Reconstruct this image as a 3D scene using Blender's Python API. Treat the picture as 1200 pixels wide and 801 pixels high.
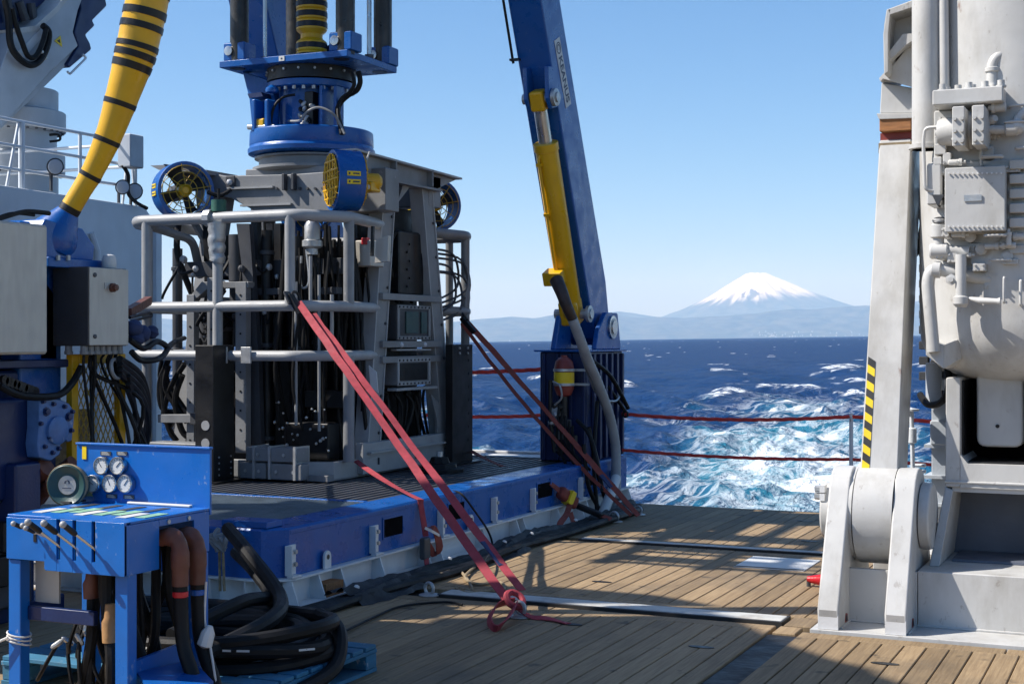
import bpy, math, random
import numpy as np
from mathutils import Vector, Matrix, noise as mnoise

for o in list(bpy.data.objects):
    bpy.data.objects.remove(o, do_unlink=True)
random.seed(7)
SC = bpy.context.scene
COL = SC.collection
V = Vector
R = math.radians
PI = math.pi

# ------------------------------------------------------------------ camera
YAW = R(24.3)
EYE = 1.7
FPX, CX, CY = 1700.0, 600.0, 398.0           # focal length in px of the 1200 x 801 photograph
cam = bpy.data.cameras.new('camera')
cam_o = bpy.data.objects.new('camera', cam)
COL.objects.link(cam_o)
cam_o.location = (0, 0, EYE)
cam_o.rotation_euler = (PI / 2, 0, YAW)
cam.sensor_width = 36
cam.lens = 36 * FPX / 1200
cam.shift_y = (CY - 400.5) / 1200
cam.clip_start = 0.1
cam.clip_end = 300000
SC.camera = cam_o

# ------------------------------------------------------------------ sky, sun, exposure
SUN_DIR = V((-0.88, -0.43, 1.0)).normalized()
SUN_EL = math.asin(SUN_DIR.z)
wd = bpy.data.worlds.new('World')
SC.world = wd
wd.use_nodes = True
wn = wd.node_tree
sky = wn.nodes.new('ShaderNodeTexSky')
sky.sky_type = 'NISHITA'
sky.sun_disc = False
sky.sun_elevation = SUN_EL
sky.sun_rotation = math.atan2(SUN_DIR.x, SUN_DIR.y)
sky.altitude = 0
sky.air_density = 0.8
sky.dust_density = 0.7
sky.ozone_density = 3.5
bg = wn.nodes['Background']
bg.inputs['Strength'].default_value = 0.093
hs = wn.nodes.new('ShaderNodeHueSaturation')
hs.inputs['Saturation'].default_value = 1.22
wn.links.new(sky.outputs[0], hs.inputs['Color'])
tint = wn.nodes.new('ShaderNodeVectorMath')
tint.operation = 'MULTIPLY'
tint.inputs[1].default_value = (0.97, 1.03, 1.09)
wn.links.new(hs.outputs[0], tint.inputs[0])
wn.links.new(tint.outputs[0], bg.inputs['Color'])
sun = bpy.data.lights.new('sun', 'SUN')
sun.energy = 5.0
sun.angle = R(0.53)
sun.color = (1.0, 0.975, 0.94)
sun_o = bpy.data.objects.new('sun', sun)
COL.objects.link(sun_o)
sun_o.rotation_euler = SUN_DIR.to_track_quat('Z', 'Y').to_euler()
vs = SC.view_settings
vs.view_transform = 'Standard'
vs.look = 'None'
vs.gamma = 1
vs.use_curve_mapping = False
vs.exposure = 0.65
SC.cycles.max_bounces = 6
SC.cycles.diffuse_bounces = 3
SC.cycles.glossy_bounces = 3
SC.cycles.volume_bounces = 1
SC.cycles.transmission_bounces = 2

# ------------------------------------------------------------------ survey helpers: photo pixel -> point on a known plane of the ship
SA, CA = math.sin(YAW), math.cos(YAW)
def _ray(px, py):
    l = (px - CX) / FPX
    return V((-SA + l * CA, CA + l * SA, (CY - py) / FPX))
def AT(px, py, d): return V((0, 0, EYE)) + _ray(px, py) * d
def PZ(px, py, z=0.0):
    r = _ray(px, py); return AT(px, py, (z - EYE) / r.z)
def PX(px, py, x):
    r = _ray(px, py); return AT(px, py, x / r.x)
def PY(px, py, y):
    r = _ray(px, py); return AT(px, py, y / r.y)

# ------------------------------------------------------------------ materials
MATS = {}
def node(nt, t, **kw):
    n = nt.nodes.new(t)
    for k, v in kw.items():
        setattr(n, k, v)
    return n
def paint(name, col, rough=0.45, metal=0.0, var=0.12, vscale=3.0, dirt=0.0, dirtcol=(0.05, 0.04, 0.03), dscale=2.0,
          bump=0.0035, bscale=60.0, spec=0.5, rust=0.0, streak=False, rvar=0.12, stretch=(1, 1, 1), scuff=0.0):
    m = bpy.data.materials.new(name)
    m.use_nodes = True
    nt = m.node_tree
    L = nt.links
    p = nt.nodes['Principled BSDF']
    geo = node(nt, 'ShaderNodeNewGeometry')
    mp = node(nt, 'ShaderNodeMapping')
    mp.inputs['Scale'].default_value = stretch
    L.new(geo.outputs['Position'], mp.inputs['Vector'])
    n1 = node(nt, 'ShaderNodeTexNoise')
    n1.inputs['Scale'].default_value = vscale
    n1.inputs['Detail'].default_value = 6
    L.new(mp.outputs[0], n1.inputs['Vector'])
    rmp = node(nt, 'ShaderNodeMapRange')
    rmp.inputs['From Min'].default_value = 0.3
    rmp.inputs['From Max'].default_value = 0.7
    rmp.inputs['To Min'].default_value = 1 - var
    rmp.inputs['To Max'].default_value = 1 + var
    L.new(n1.outputs['Fac'], rmp.inputs['Value'])
    mul = node(nt, 'ShaderNodeVectorMath', operation='SCALE')
    mul.inputs[0].default_value = col
    L.new(rmp.outputs[0], mul.inputs['Scale'])
    cur = mul.outputs[0]
    def layer(cur, scale, lo, hi, amt, c, st=None, detail=8):
        mp2 = node(nt, 'ShaderNodeMapping')
        mp2.inputs['Scale'].default_value = st or (1, 1, 1)
        mp2.inputs['Location'].default_value = (scale * 1.7, scale, 0.3)
        L.new(geo.outputs['Position'], mp2.inputs['Vector'])
        n = node(nt, 'ShaderNodeTexNoise')
        n.inputs['Scale'].default_value = scale
        n.inputs['Detail'].default_value = detail
        n.inputs['Roughness'].default_value = 0.65
        L.new(mp2.outputs[0], n.inputs['Vector'])
        mr = node(nt, 'ShaderNodeMapRange')
        mr.inputs['From Min'].default_value = lo
        mr.inputs['From Max'].default_value = hi
        mr.inputs['To Max'].default_value = amt
        L.new(n.outputs['Fac'], mr.inputs['Value'])
        mx = node(nt, 'ShaderNodeMix', data_type='RGBA')
        L.new(mr.outputs[0], mx.inputs[0])
        L.new(cur, mx.inputs[6])
        mx.inputs[7].default_value = (*c, 1)
        return mx.outputs[2]
    if dirt:
        cur = layer(cur, dscale, 0.48, 0.75, dirt, dirtcol, (1, 1, 0.35) if streak else None)
    if rust:
        cur = layer(cur, 5.0, 0.66, 0.72, rust, (0.16, 0.055, 0.02), (1, 1, 0.5))
    if scuff:
        cur = layer(cur, 22.0, 0.64, 0.70, scuff, (0.5, 0.5, 0.48) if max(col) < 0.45 else (0.16, 0.12, 0.09), (1, 1, 0.6), 4)
    L.new(cur, p.inputs['Base Color'])
    rr = node(nt, 'ShaderNodeMapRange')
    rr.inputs['From Min'].default_value = 0.3
    rr.inputs['From Max'].default_value = 0.7
    rr.inputs['To Min'].default_value = max(0.03, rough - rvar)
    rr.inputs['To Max'].default_value = min(1, rough + rvar)
    n3 = node(nt, 'ShaderNodeTexNoise')
    n3.inputs['Scale'].default_value = vscale * 2.3
    n3.inputs['Detail'].default_value = 5
    L.new(geo.outputs['Position'], n3.inputs['Vector'])
    L.new(n3.outputs['Fac'], rr.inputs['Value'])
    L.new(rr.outputs[0], p.inputs['Roughness'])
    p.inputs['Metallic'].default_value = metal
    p.inputs['Specular IOR Level'].default_value = spec
    if bump:
        n4 = node(nt, 'ShaderNodeTexNoise')
        n4.inputs['Scale'].default_value = bscale
        n4.inputs['Detail'].default_value = 3
        L.new(mp.outputs[0], n4.inputs['Vector'])
        b = node(nt, 'ShaderNodeBump')
        b.inputs['Strength'].default_value = 0.35
        b.inputs['Distance'].default_value = bump
        L.new(n4.outputs['Fac'], b.inputs['Height'])
        L.new(b.outputs[0], p.inputs['Normal'])
    MATS[name] = m
    return m

paint('white', (0.50, 0.495, 0.475), 0.42, var=0.06, dirt=0.55, dirtcol=(0.24, 0.215, 0.17), dscale=3.6, bump=0.006, bscale=11, streak=True, rust=0.6, scuff=0.35)
paint('hull_white', (0.58, 0.61, 0.63), 0.5, var=0.05, dirt=0.25, dirtcol=(0.38, 0.36, 0.32), dscale=1.2, bump=0.004, streak=True)
paint('base_white', (0.68, 0.68, 0.67), 0.5, var=0.07, dirt=0.25, dirtcol=(0.22, 0.2, 0.17), dscale=4, bump=0.003, rust=0.25, streak=True)
paint('crane_grey', (0.40, 0.435, 0.47), 0.5, var=0.06, dirt=0.25, dirtcol=(0.2, 0.2, 0.2), dscale=1.5)
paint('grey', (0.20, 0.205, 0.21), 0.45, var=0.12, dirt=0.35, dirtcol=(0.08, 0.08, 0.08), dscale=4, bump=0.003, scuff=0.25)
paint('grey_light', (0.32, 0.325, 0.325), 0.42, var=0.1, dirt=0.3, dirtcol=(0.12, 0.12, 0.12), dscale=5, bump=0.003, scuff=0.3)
paint('dark_grey', (0.045, 0.048, 0.055), 0.5, var=0.2, dirt=0.2, bump=0.003)
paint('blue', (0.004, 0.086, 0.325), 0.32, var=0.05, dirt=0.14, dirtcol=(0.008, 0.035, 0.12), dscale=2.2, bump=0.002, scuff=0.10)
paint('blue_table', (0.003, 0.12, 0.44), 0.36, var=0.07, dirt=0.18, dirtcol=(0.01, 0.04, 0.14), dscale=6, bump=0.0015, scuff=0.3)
paint('blue_dark', (0.004, 0.018, 0.085), 0.4, var=0.15, dirt=0.3, dirtcol=(0.01, 0.015, 0.04), dscale=3)  # blue darkened to paint in the shade the winch stands in
paint('blue_motor', (0.06, 0.15, 0.36), 0.45, var=0.12, dirt=0.4, dirtcol=(0.02, 0.04, 0.10), dscale=12, scuff=0.4)
paint('blue_pallet', (0.03, 0.15, 0.25), 0.8, var=0.25, dirt=0.5, dirtcol=(0.10, 0.13, 0.14), dscale=12, bump=0.004, scuff=0.5, stretch=(1, 1, 6))
paint('yellow', (0.70, 0.385, 0.006), 0.36, var=0.07, dirt=0.22, dirtcol=(0.25, 0.13, 0.01), dscale=5, bump=0.002, scuff=0.1)
paint('yellow_dull', (0.42, 0.27, 0.025), 0.5, var=0.12, dirt=0.4, dirtcol=(0.08, 0.06, 0.02), dscale=9)
paint('black', (0.008, 0.008, 0.009), 0.42, var=0.3, dirt=0.12, dirtcol=(0.06, 0.06, 0.06), dscale=6, spec=0.4)
paint('rubber', (0.009, 0.009, 0.0095), 0.55, var=0.3, dirt=0.12, dirtcol=(0.05, 0.048, 0.045), dscale=8, bump=0.003, spec=0.22)
paint('slot_shade', (0.003, 0.003, 0.004), 0.9, var=0.0, bump=0, spec=0.05)  # near-black colour standing for the shade inside slots
paint('tarp', (0.010, 0.010, 0.011), 0.6, var=0.4, dirt=0.25, dirtcol=(0.045, 0.04, 0.035), dscale=8, bump=0.02, bscale=14)
paint('gunmetal', (0.045, 0.043, 0.04), 0.38, metal=0.5, var=0.35, vscale=9, dirt=0.4, dirtcol=(0.12, 0.10, 0.08), dscale=7, stretch=(1, 1, 0.3))
paint('steel', (0.55, 0.55, 0.54), 0.3, metal=1.0, var=0.1, bump=0.001)
paint('galv', (0.45, 0.46, 0.46), 0.42, metal=0.6, var=0.15, vscale=12, dirt=0.3, dirtcol=(0.2, 0.16, 0.12))
paint('stainless', (0.46, 0.435, 0.385), 0.42, metal=0.2, var=0.06, vscale=5, dirt=0.2, dirtcol=(0.3, 0.27, 0.22), bump=0.001, stretch=(1, 6, 1))
paint('strap_red', (0.30, 0.032, 0.045), 0.75, var=0.18, vscale=14, dirt=0.3, dirtcol=(0.16, 0.03, 0.03), dscale=9, bump=0.002, bscale=300)
paint('strap_orange', (0.21, 0.040, 0.026), 0.75, var=0.15, vscale=14, dirt=0.3, dirtcol=(0.16, 0.03, 0.02), dscale=9, bump=0.002, bscale=300)
paint('rope_red', (0.60, 0.05, 0.04), 0.8, var=0.2, vscale=20, dirt=0.2, dirtcol=(0.45, 0.2, 0.15), dscale=25)
paint('rope_tan', (0.26, 0.20, 0.12), 0.85, var=0.3, vscale=40)
paint('rope_white', (0.6, 0.58, 0.54), 0.85, var=0.15, vscale=40)
paint('red', (0.50, 0.015, 0.02), 0.3, var=0.08)
paint('red_dull', (0.22, 0.035, 0.025), 0.5, var=0.2, dirt=0.3)
paint('brown_wrap', (0.13, 0.043, 0.025), 0.55, var=0.25, vscale=12, bump=0.004, bscale=40, dirt=0.3)
paint('inner_shade', (0.10, 0.115, 0.15), 0.5, var=0.12, dirt=0.3)  # crane paint darkened to stand for shade inside the open box
paint('dark_brown', (0.04, 0.022, 0.016), 0.55, var=0.35, vscale=12, bump=0.004, bscale=40, dirt=0.3)
paint('tan_wrap', (0.30, 0.16, 0.06), 0.6, var=0.25, vscale=14, bump=0.006, bscale=30)
paint('wood_block', (0.30, 0.13, 0.045), 0.7, var=0.3, vscale=10, stretch=(1, 8, 8), bump=0.004)
paint('wood_plain', (0.28, 0.19, 0.10), 0.8, var=0.3, vscale=10, stretch=(1, 8, 8))
paint('horn_green', (0.018, 0.06, 0.058), 0.4, var=0.15)
paint('label_white', (0.58, 0.58, 0.56), 0.5, var=0.03, bump=0)
paint('label_print', (0.02, 0.03, 0.07), 0.5, var=0.0, bump=0)
paint('label_green', (0.25, 0.45, 0.30), 0.5, var=0.3, vscale=30, bump=0)
paint('hazard_yellow', (0.80, 0.56, 0.01), 0.5, var=0.06, bump=0, dirt=0.15, dscale=12)
paint('hazard_black', (0.025, 0.024, 0.022), 0.5, var=0.1, bump=0)
paint('hose_grey', (0.30, 0.31, 0.32), 0.5, var=0.12, vscale=8, dirt=0.3, dirtcol=(0.13, 0.12, 0.11))
paint('caulk', (0.018, 0.016, 0.014), 0.7, var=0.3)
paint('strip_white', (0.48, 0.48, 0.45), 0.55, var=0.1, dirt=0.7, dirtcol=(0.24, 0.2, 0.15), dscale=7, rust=0.3, stretch=(1, 4, 1))
paint('green_fit', (0.02, 0.10, 0.07), 0.5)
paint('town', (0.42, 0.41, 0.39), 0.7, var=0.1, bump=0)
paint('lamp_glass', (0.5, 0.52, 0.55), 0.1, var=0.05, bump=0)
paint('grating', (0.16, 0.20, 0.23), 0.5, metal=0.3, var=0.2, vscale=6, dirt=0.4, dirtcol=(0.05, 0.07, 0.10))
paint('denim', (0.02, 0.035, 0.10), 0.8, var=0.2)

def deck_material():
    m = bpy.data.materials.new('teak')
    m.use_nodes = True
    nt = m.node_tree; L = nt.links
    p = nt.nodes['Principled BSDF']
    geo = node(nt, 'ShaderNodeNewGeometry')
    oi = node(nt, 'ShaderNodeObjectInfo')
    off = node(nt, 'ShaderNodeVectorMath', operation='SCALE')
    off.inputs[0].default_value = (3.1, 17.0, 0.0)
    L.new(oi.outputs['Random'], off.inputs['Scale'])
    add = node(nt, 'ShaderNodeVectorMath', operation='ADD')
    L.new(geo.outputs['Position'], add.inputs[0]); L.new(off.outputs[0], add.inputs[1])
    mp = node(nt, 'ShaderNodeMapping'); mp.inputs['Scale'].default_value = (38, 1.6, 1)
    L.new(add.outputs[0], mp.inputs['Vector'])
    grain = node(nt, 'ShaderNodeTexNoise'); grain.inputs['Scale'].default_value = 1.6; grain.inputs['Detail'].default_value = 8
    grain.inputs['Roughness'].default_value = 0.65
    L.new(mp.outputs[0], grain.inputs['Vector'])
    cr = node(nt, 'ShaderNodeValToRGB')
    cr.color_ramp.elements[0].position = 0.28; cr.color_ramp.elements[0].color = (0.185, 0.124, 0.068, 1)
    cr.color_ramp.elements[1].position = 0.72; cr.color_ramp.elements[1].color = (0.365, 0.262, 0.148, 1)
    L.new(grain.outputs['Fac'], cr.inputs[0])
    # per plank tone
    mr = node(nt, 'ShaderNodeMapRange'); mr.inputs['To Min'].default_value = 0.74; mr.inputs['To Max'].default_value = 1.16
    L.new(oi.outputs['Random'], mr.inputs['Value'])
    sc = node(nt, 'ShaderNodeVectorMath', operation='SCALE')
    L.new(cr.outputs[0], sc.inputs[0]); L.new(mr.outputs[0], sc.inputs['Scale'])
    # stains and wear with shapes of their own
    st = node(nt, 'ShaderNodeTexNoise'); st.inputs['Scale'].default_value = 1.3; st.inputs['Detail'].default_value = 9; st.inputs['Roughness'].default_value = 0.62
    L.new(geo.outputs['Position'], st.inputs['Vector'])
    sr = node(nt, 'ShaderNodeMapRange'); sr.inputs['From Min'].default_value = 0.50; sr.inputs['From Max'].default_value = 0.72; sr.inputs['To Max'].default_value = 0.55
    L.new(st.outputs['Fac'], sr.inputs['Value'])
    mx = node(nt, 'ShaderNodeMix', data_type='RGBA')
    L.new(sr.outputs[0], mx.inputs[0]); L.new(sc.outputs[0], mx.inputs[6]); mx.inputs[7].default_value = (0.085, 0.072, 0.055, 1)
    sp = node(nt, 'ShaderNodeTexNoise'); sp.inputs['Scale'].default_value = 6.5; sp.inputs['Detail'].default_value = 5
    L.new(geo.outputs['Position'], sp.inputs['Vector'])
    s2 = node(nt, 'ShaderNodeMapRange'); s2.inputs['From Min'].default_value = 0.63; s2.inputs['From Max'].default_value = 0.73; s2.inputs['To Max'].default_value = 0.75
    L.new(sp.outputs['Fac'], s2.inputs['Value'])
    mx2 = node(nt, 'ShaderNodeMix', data_type='RGBA')
    L.new(s2.outputs[0], mx2.inputs[0]); L.new(mx.outputs[2], mx2.inputs[6]); mx2.inputs[7].default_value = (0.045, 0.038, 0.03, 1)
    L.new(mx2.outputs[2], p.inputs['Base Color'])
    p.inputs['Roughness'].default_value = 0.72
    p.inputs['Specular IOR Level'].default_value = 0.3
    b = node(nt, 'ShaderNodeBump'); b.inputs['Strength'].default_value = 0.5; b.inputs['Distance'].default_value = 0.004
    L.new(grain.outputs['Fac'], b.inputs['Height']); L.new(b.outputs[0], p.inputs['Normal'])
    MATS['teak'] = m
deck_material()

# ------------------------------------------------------------------ mesh collector
ORG = {}
class MB:
    def __init__(s):
        s.v = []; s.f = []; s.sm = []
    def add(s, vs, fs, smooth=False):
        b = len(s.v)
        s.v.extend([tuple(x) for x in vs])
        s.f.extend([tuple(b + i for i in q) for q in fs])
        s.sm.extend([smooth] * len(fs))
        return s
    def box(s, x0, x1, y0, y1, z0, z1):
        vs = [(x, y, z) for z in (z0, z1) for y in (y0, y1) for x in (x0, x1)]
        return s.add(vs, [(0, 2, 3, 1), (4, 5, 7, 6), (0, 1, 5, 4), (2, 6, 7, 3), (0, 4, 6, 2), (1, 3, 7, 5)])
    def obox(s, c, size, ax, ay=None, az=None):
        c = V(c); ax = V(ax).normalized()
        if az is None: az = V((0, 0, 1))
        az = V(az)
        ay = az.cross(ax)
        if ay.length < 1e-5: ay = V((0, 1, 0)).cross(ax)
        ay.normalize(); az = ax.cross(ay).normalized()
        hx, hy, hz = [q / 2 for q in size]
        vs = [c + ax * x * hx + ay * y * hy + az * z * hz for z in (-1, 1) for y in (-1, 1) for x in (-1, 1)]
        return s.add(vs, [(0, 2, 3, 1), (4, 5, 7, 6), (0, 1, 5, 4), (2, 6, 7, 3), (0, 4, 6, 2), (1, 3, 7, 5)])
    def beam(s, p0, p1, w, h, up=(0, 0, 1)):
        p0 = V(p0); p1 = V(p1)
        return s.obox((p0 + p1) / 2, ((p1 - p0).length, w, h), p1 - p0, az=up)
    def tube(s, pts, r, n=8, caps=True, closed=False, smooth=True):
        pts = [V(p) for p in pts]
        k = len(pts)
        rs = r if isinstance(r, (list, tuple)) else [r] * k
        base = len(s.v)
        prev = None
        for i, p in enumerate(pts):
            if closed: t = pts[(i + 1) % k] - pts[i - 1]
            else: t = pts[min(i + 1, k - 1)] - pts[max(i - 1, 0)]
            if t.length < 1e-9: t = V((0, 0, 1))
            t.normalize()
            if prev is None:
                a = V((0, 0, 1)) if abs(t.z) < 0.9 else V((1, 0, 0))
                nrm = (a - t * a.dot(t)).normalized()
            else:
                nrm = prev - t * prev.dot(t)
                if nrm.length < 1e-6: nrm = V((1, 0, 0)) - t * t.x
                nrm.normalize()
            prev = nrm
            bn = t.cross(nrm)
            for j in range(n):
                q = 2 * PI * j / n
                s.v.append(tuple(p + (nrm * math.cos(q) + bn * math.sin(q)) * rs[i]))
        m = k if closed else k - 1
        for i in range(m):
            for j in range(n):
                a0 = base + i * n + j; a1 = base + i * n + (j + 1) % n
                b0 = base + ((i + 1) % k) * n + j; b1 = base + ((i + 1) % k) * n + (j + 1) % n
                s.f.append((a0, a1, b1, b0)); s.sm.append(smooth)
        if caps and not closed:
            s.f.append(tuple(base + j for j in reversed(range(n)))); s.sm.append(False)
            s.f.append(tuple(base + (k - 1) * n + j for j in range(n))); s.sm.append(False)
        return s
    def cyl(s, p0, p1, r0, r1=None, n=20):
        return s.tube([p0, p1], [r0, r0 if r1 is None else r1], n)
    def lathe(s, org, axis, prof, n=28, smooth=False, caps=True):
        org = V(org); t = V(axis).normalized()
        a = V((0, 0, 1)) if abs(t.z) < 0.9 else V((1, 0, 0))
        u = (a - t * a.dot(t)).normalized(); w = t.cross(u)
        base = len(s.v)
        for r, h in prof:
            for j in range(n):
                q = 2 * PI * j / n
                s.v.append(tuple(org + t * h + (u * math.cos(q) + w * math.sin(q)) * max(r, 1e-4)))
        for i in range(len(prof) - 1):
            for j in range(n):
                s.f.append((base + i * n + j, base + i * n + (j + 1) % n, base + (i + 1) * n + (j + 1) % n, base + (i + 1) * n + j)); s.sm.append(smooth)
        if caps:
            s.f.append(tuple(base + j for j in reversed(range(n)))); s.sm.append(False)
            s.f.append(tuple(base + (len(prof) - 1) * n + j for j in range(n))); s.sm.append(False)
        return s
    def prism(s, pts, vec):
        pts = [V(p) for p in pts]; vec = V(vec); k = len(pts)
        vs = pts + [p + vec for p in pts]
        nrm = V((0, 0, 0))
        for i in range(k): nrm += pts[i].cross(pts[(i + 1) % k])
        fs = [tuple(range(k)), tuple(reversed(range(k, 2 * k)))]
        fs += [(i, k + i, k + (i + 1) % k, (i + 1) % k) for i in range(k)]
        if nrm.dot(vec) > 0: fs = [tuple(reversed(q)) for q in fs]
        return s.add(vs, fs)
    def torus(s, c, axis, Rr, r, n=32, m=8):
        c = V(c); t = V(axis).normalized()
        a = V((0, 0, 1)) if abs(t.z) < 0.9 else V((1, 0, 0))
        u = (a - t * a.dot(t)).normalized(); w = t.cross(u)
        return s.tube([c + (u * math.cos(2 * PI * i / n) + w * math.sin(2 * PI * i / n)) * Rr for i in range(n)], r, m, closed=True)
    def ball(s, c, r, n=12, m=8, sz=1.0):
        prof = [(r * math.sin(PI * i / m), -r * sz * math.cos(PI * i / m)) for i in range(m + 1)]
        return s.lathe(c, (0, 0, 1), prof, n, True, False)
    def build(s, name, mat, parent=None, bevel=0.0, label=None, cat=None, group=None, kind=None, seg=1):
        me = bpy.data.meshes.new(name)
        A = np.array(s.v, dtype=float)
        lo, hi = A.min(0), A.max(0)
        org = V(((lo[0] + hi[0]) / 2, (lo[1] + hi[1]) / 2, lo[2]))
        A -= np.array(org)
        me.from_pydata(A.tolist(), [], s.f)
        me.polygons.foreach_set('use_smooth', [True] * len(s.f))
        me.materials.append(MATS[mat] if isinstance(mat, str) else mat)
        me.update()
        me.set_sharp_from_angle(angle=R(34))
        o = bpy.data.objects.new(name, me)
        COL.objects.link(o)
        ORG[o.name] = org
        if parent is not None:
            o.parent = parent
            o.location = org - ORG[parent.name]
        else:
            o.location = org
        if bevel:
            b = o.modifiers.new('bevel', 'BEVEL')
            b.width = bevel; b.segments = seg; b.limit_method = 'ANGLE'; b.angle_limit = R(40); b.harden_normals = True
        tag(o, label, cat, group, kind)
        return o
def tag(o, label=None, cat=None, group=None, kind=None):
    if label: o['label'] = label
    if cat: o['category'] = cat
    if group: o['group'] = group
    if kind: o['kind'] = kind
    return o
def thing(name, loc, label, cat, group=None):
    e = bpy.data.objects.new(name, None)
    COL.objects.link(e)
    e.empty_display_size = 0.2
    e.location = loc
    ORG[e.name] = V(loc)
    return tag(e, label, cat, group)
def dup(o, delta, parent=None):
    c = o.copy(); COL.objects.link(c)
    if parent is not None:
        c.parent = parent; c.location = o.location.copy()
    else:
        c.location = o.location + V(delta)
    ORG[c.name] = ORG[o.name] + V(delta)
    for ch in list(o.children):
        dup(ch, delta, c)
    return c
def arc(p0, p1, p2, n=10):
    p0, p1, p2 = V(p0), V(p1), V(p2)
    return [(1 - t) ** 2 * p0 + 2 * t * (1 - t) * p1 + t * t * p2 for t in [i / n for i in range(n + 1)]]
def smooth_path(pts, n=6):
    pts = [V(p) for p in pts]; out = []
    for i in range(len(pts) - 1):
        a = pts[max(i - 1, 0)]; b = pts[i]; c = pts[i + 1]; d = pts[min(i + 2, len(pts) - 1)]
        for k in range(n):
            t = k / n
            out.append(0.5 * ((2 * b) + (c - a) * t + (2 * a - 5 * b + 4 * c - d) * t * t + (3 * b - a - 3 * c + d) * t ** 3))
    out.append(pts[-1]); return out
def fillet(pts, r, n=5):
    pts = [V(p) for p in pts]; out = [pts[0]]
    for i in range(1, len(pts) - 1):
        a, b, c = pts[i - 1], pts[i], pts[i + 1]
        ra = min(r, (a - b).length * 0.45); rc = min(r, (c - b).length * 0.45)
        out += arc(b + (a - b).normalized() * ra, b, b + (c - b).normalized() * rc, n)
    out.append(pts[-1]); return out

# ================================================================== THE SETTING
# ship heels a little: sea and land lie on a plane tilted against the deck
SEA_Z = -3.0
def sea_z(l, d): return SEA_Z + 0.0147 * l - 0.0010 * d
def ld2xy(l, d): return (-SA * d + CA * l, CA * d + SA * l)

def grid_object(name, X, Y, Z, mat, attrs=None, **kw):
    n, m = X.shape
    vs = np.stack([X.ravel(), Y.ravel(), Z.ravel()], 1)
    idx = np.arange(n * m).reshape(n, m)
    q = np.stack([idx[:-1, :-1], idx[:-1, 1:], idx[1:, 1:], idx[1:, :-1]], -1).reshape(-1, 4)
    me = bpy.data.meshes.new(name)
    me.vertices.add(n * m); me.vertices.foreach_set('co', vs.ravel().astype(np.float32))
    me.loops.add(q.size); me.loops.foreach_set('vertex_index', q.ravel().astype(np.int32))
    me.polygons.add(len(q))
    me.polygons.foreach_set('loop_start', np.arange(0, q.size, 4, dtype=np.int32))
    me.polygons.foreach_set('loop_total', np.full(len(q), 4, dtype=np.int32))
    me.update(calc_edges=True)
    me.polygons.foreach_set('use_smooth', np.ones(len(q), dtype=bool))
    for k, a in (attrs or {}).items():
        at = me.attributes.new(k, 'FLOAT', 'POINT')
        at.data.foreach_set('value', a.ravel().astype(np.float32))
    me.materials.append(mat)
    o = bpy.data.objects.new(name, me)
    COL.objects.link(o); ORG[o.name] = V((0, 0, 0))
    return tag(o, **kw)

def vnoise(x, y, seed=0):
    xi = np.floor(x).astype(np.int64); yi = np.floor(y).astype(np.int64)
    fx = x - xi; fy = y - yi
    fx = fx * fx * (3 - 2 * fx); fy = fy * fy * (3 - 2 * fy)
    def h(a, b):
        n = (a * 374761393 + b * 668265263 + seed * 1442695041) & 0x7fffffff
        n = ((n ^ (n >> 13)) * 1274126177) & 0x7fffffff
        return ((n ^ (n >> 16)) & 0xffff) / 65535.0
    return (h(xi, yi) * (1 - fx) + h(xi + 1, yi) * fx) * (1 - fy) + (h(xi, yi + 1) * (1 - fx) + h(xi + 1, yi + 1) * fx) * fy
def fbm(x, y, o=5, seed=0, g=0.5):
    t = 0; a = 1; s = 0
    for i in range(o):
        t = t + a * vnoise(x * 2 ** i + 17.3 * i, y * 2 ** i - 9.1 * i, seed + i); s += a; a *= g
    return t / s

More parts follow.
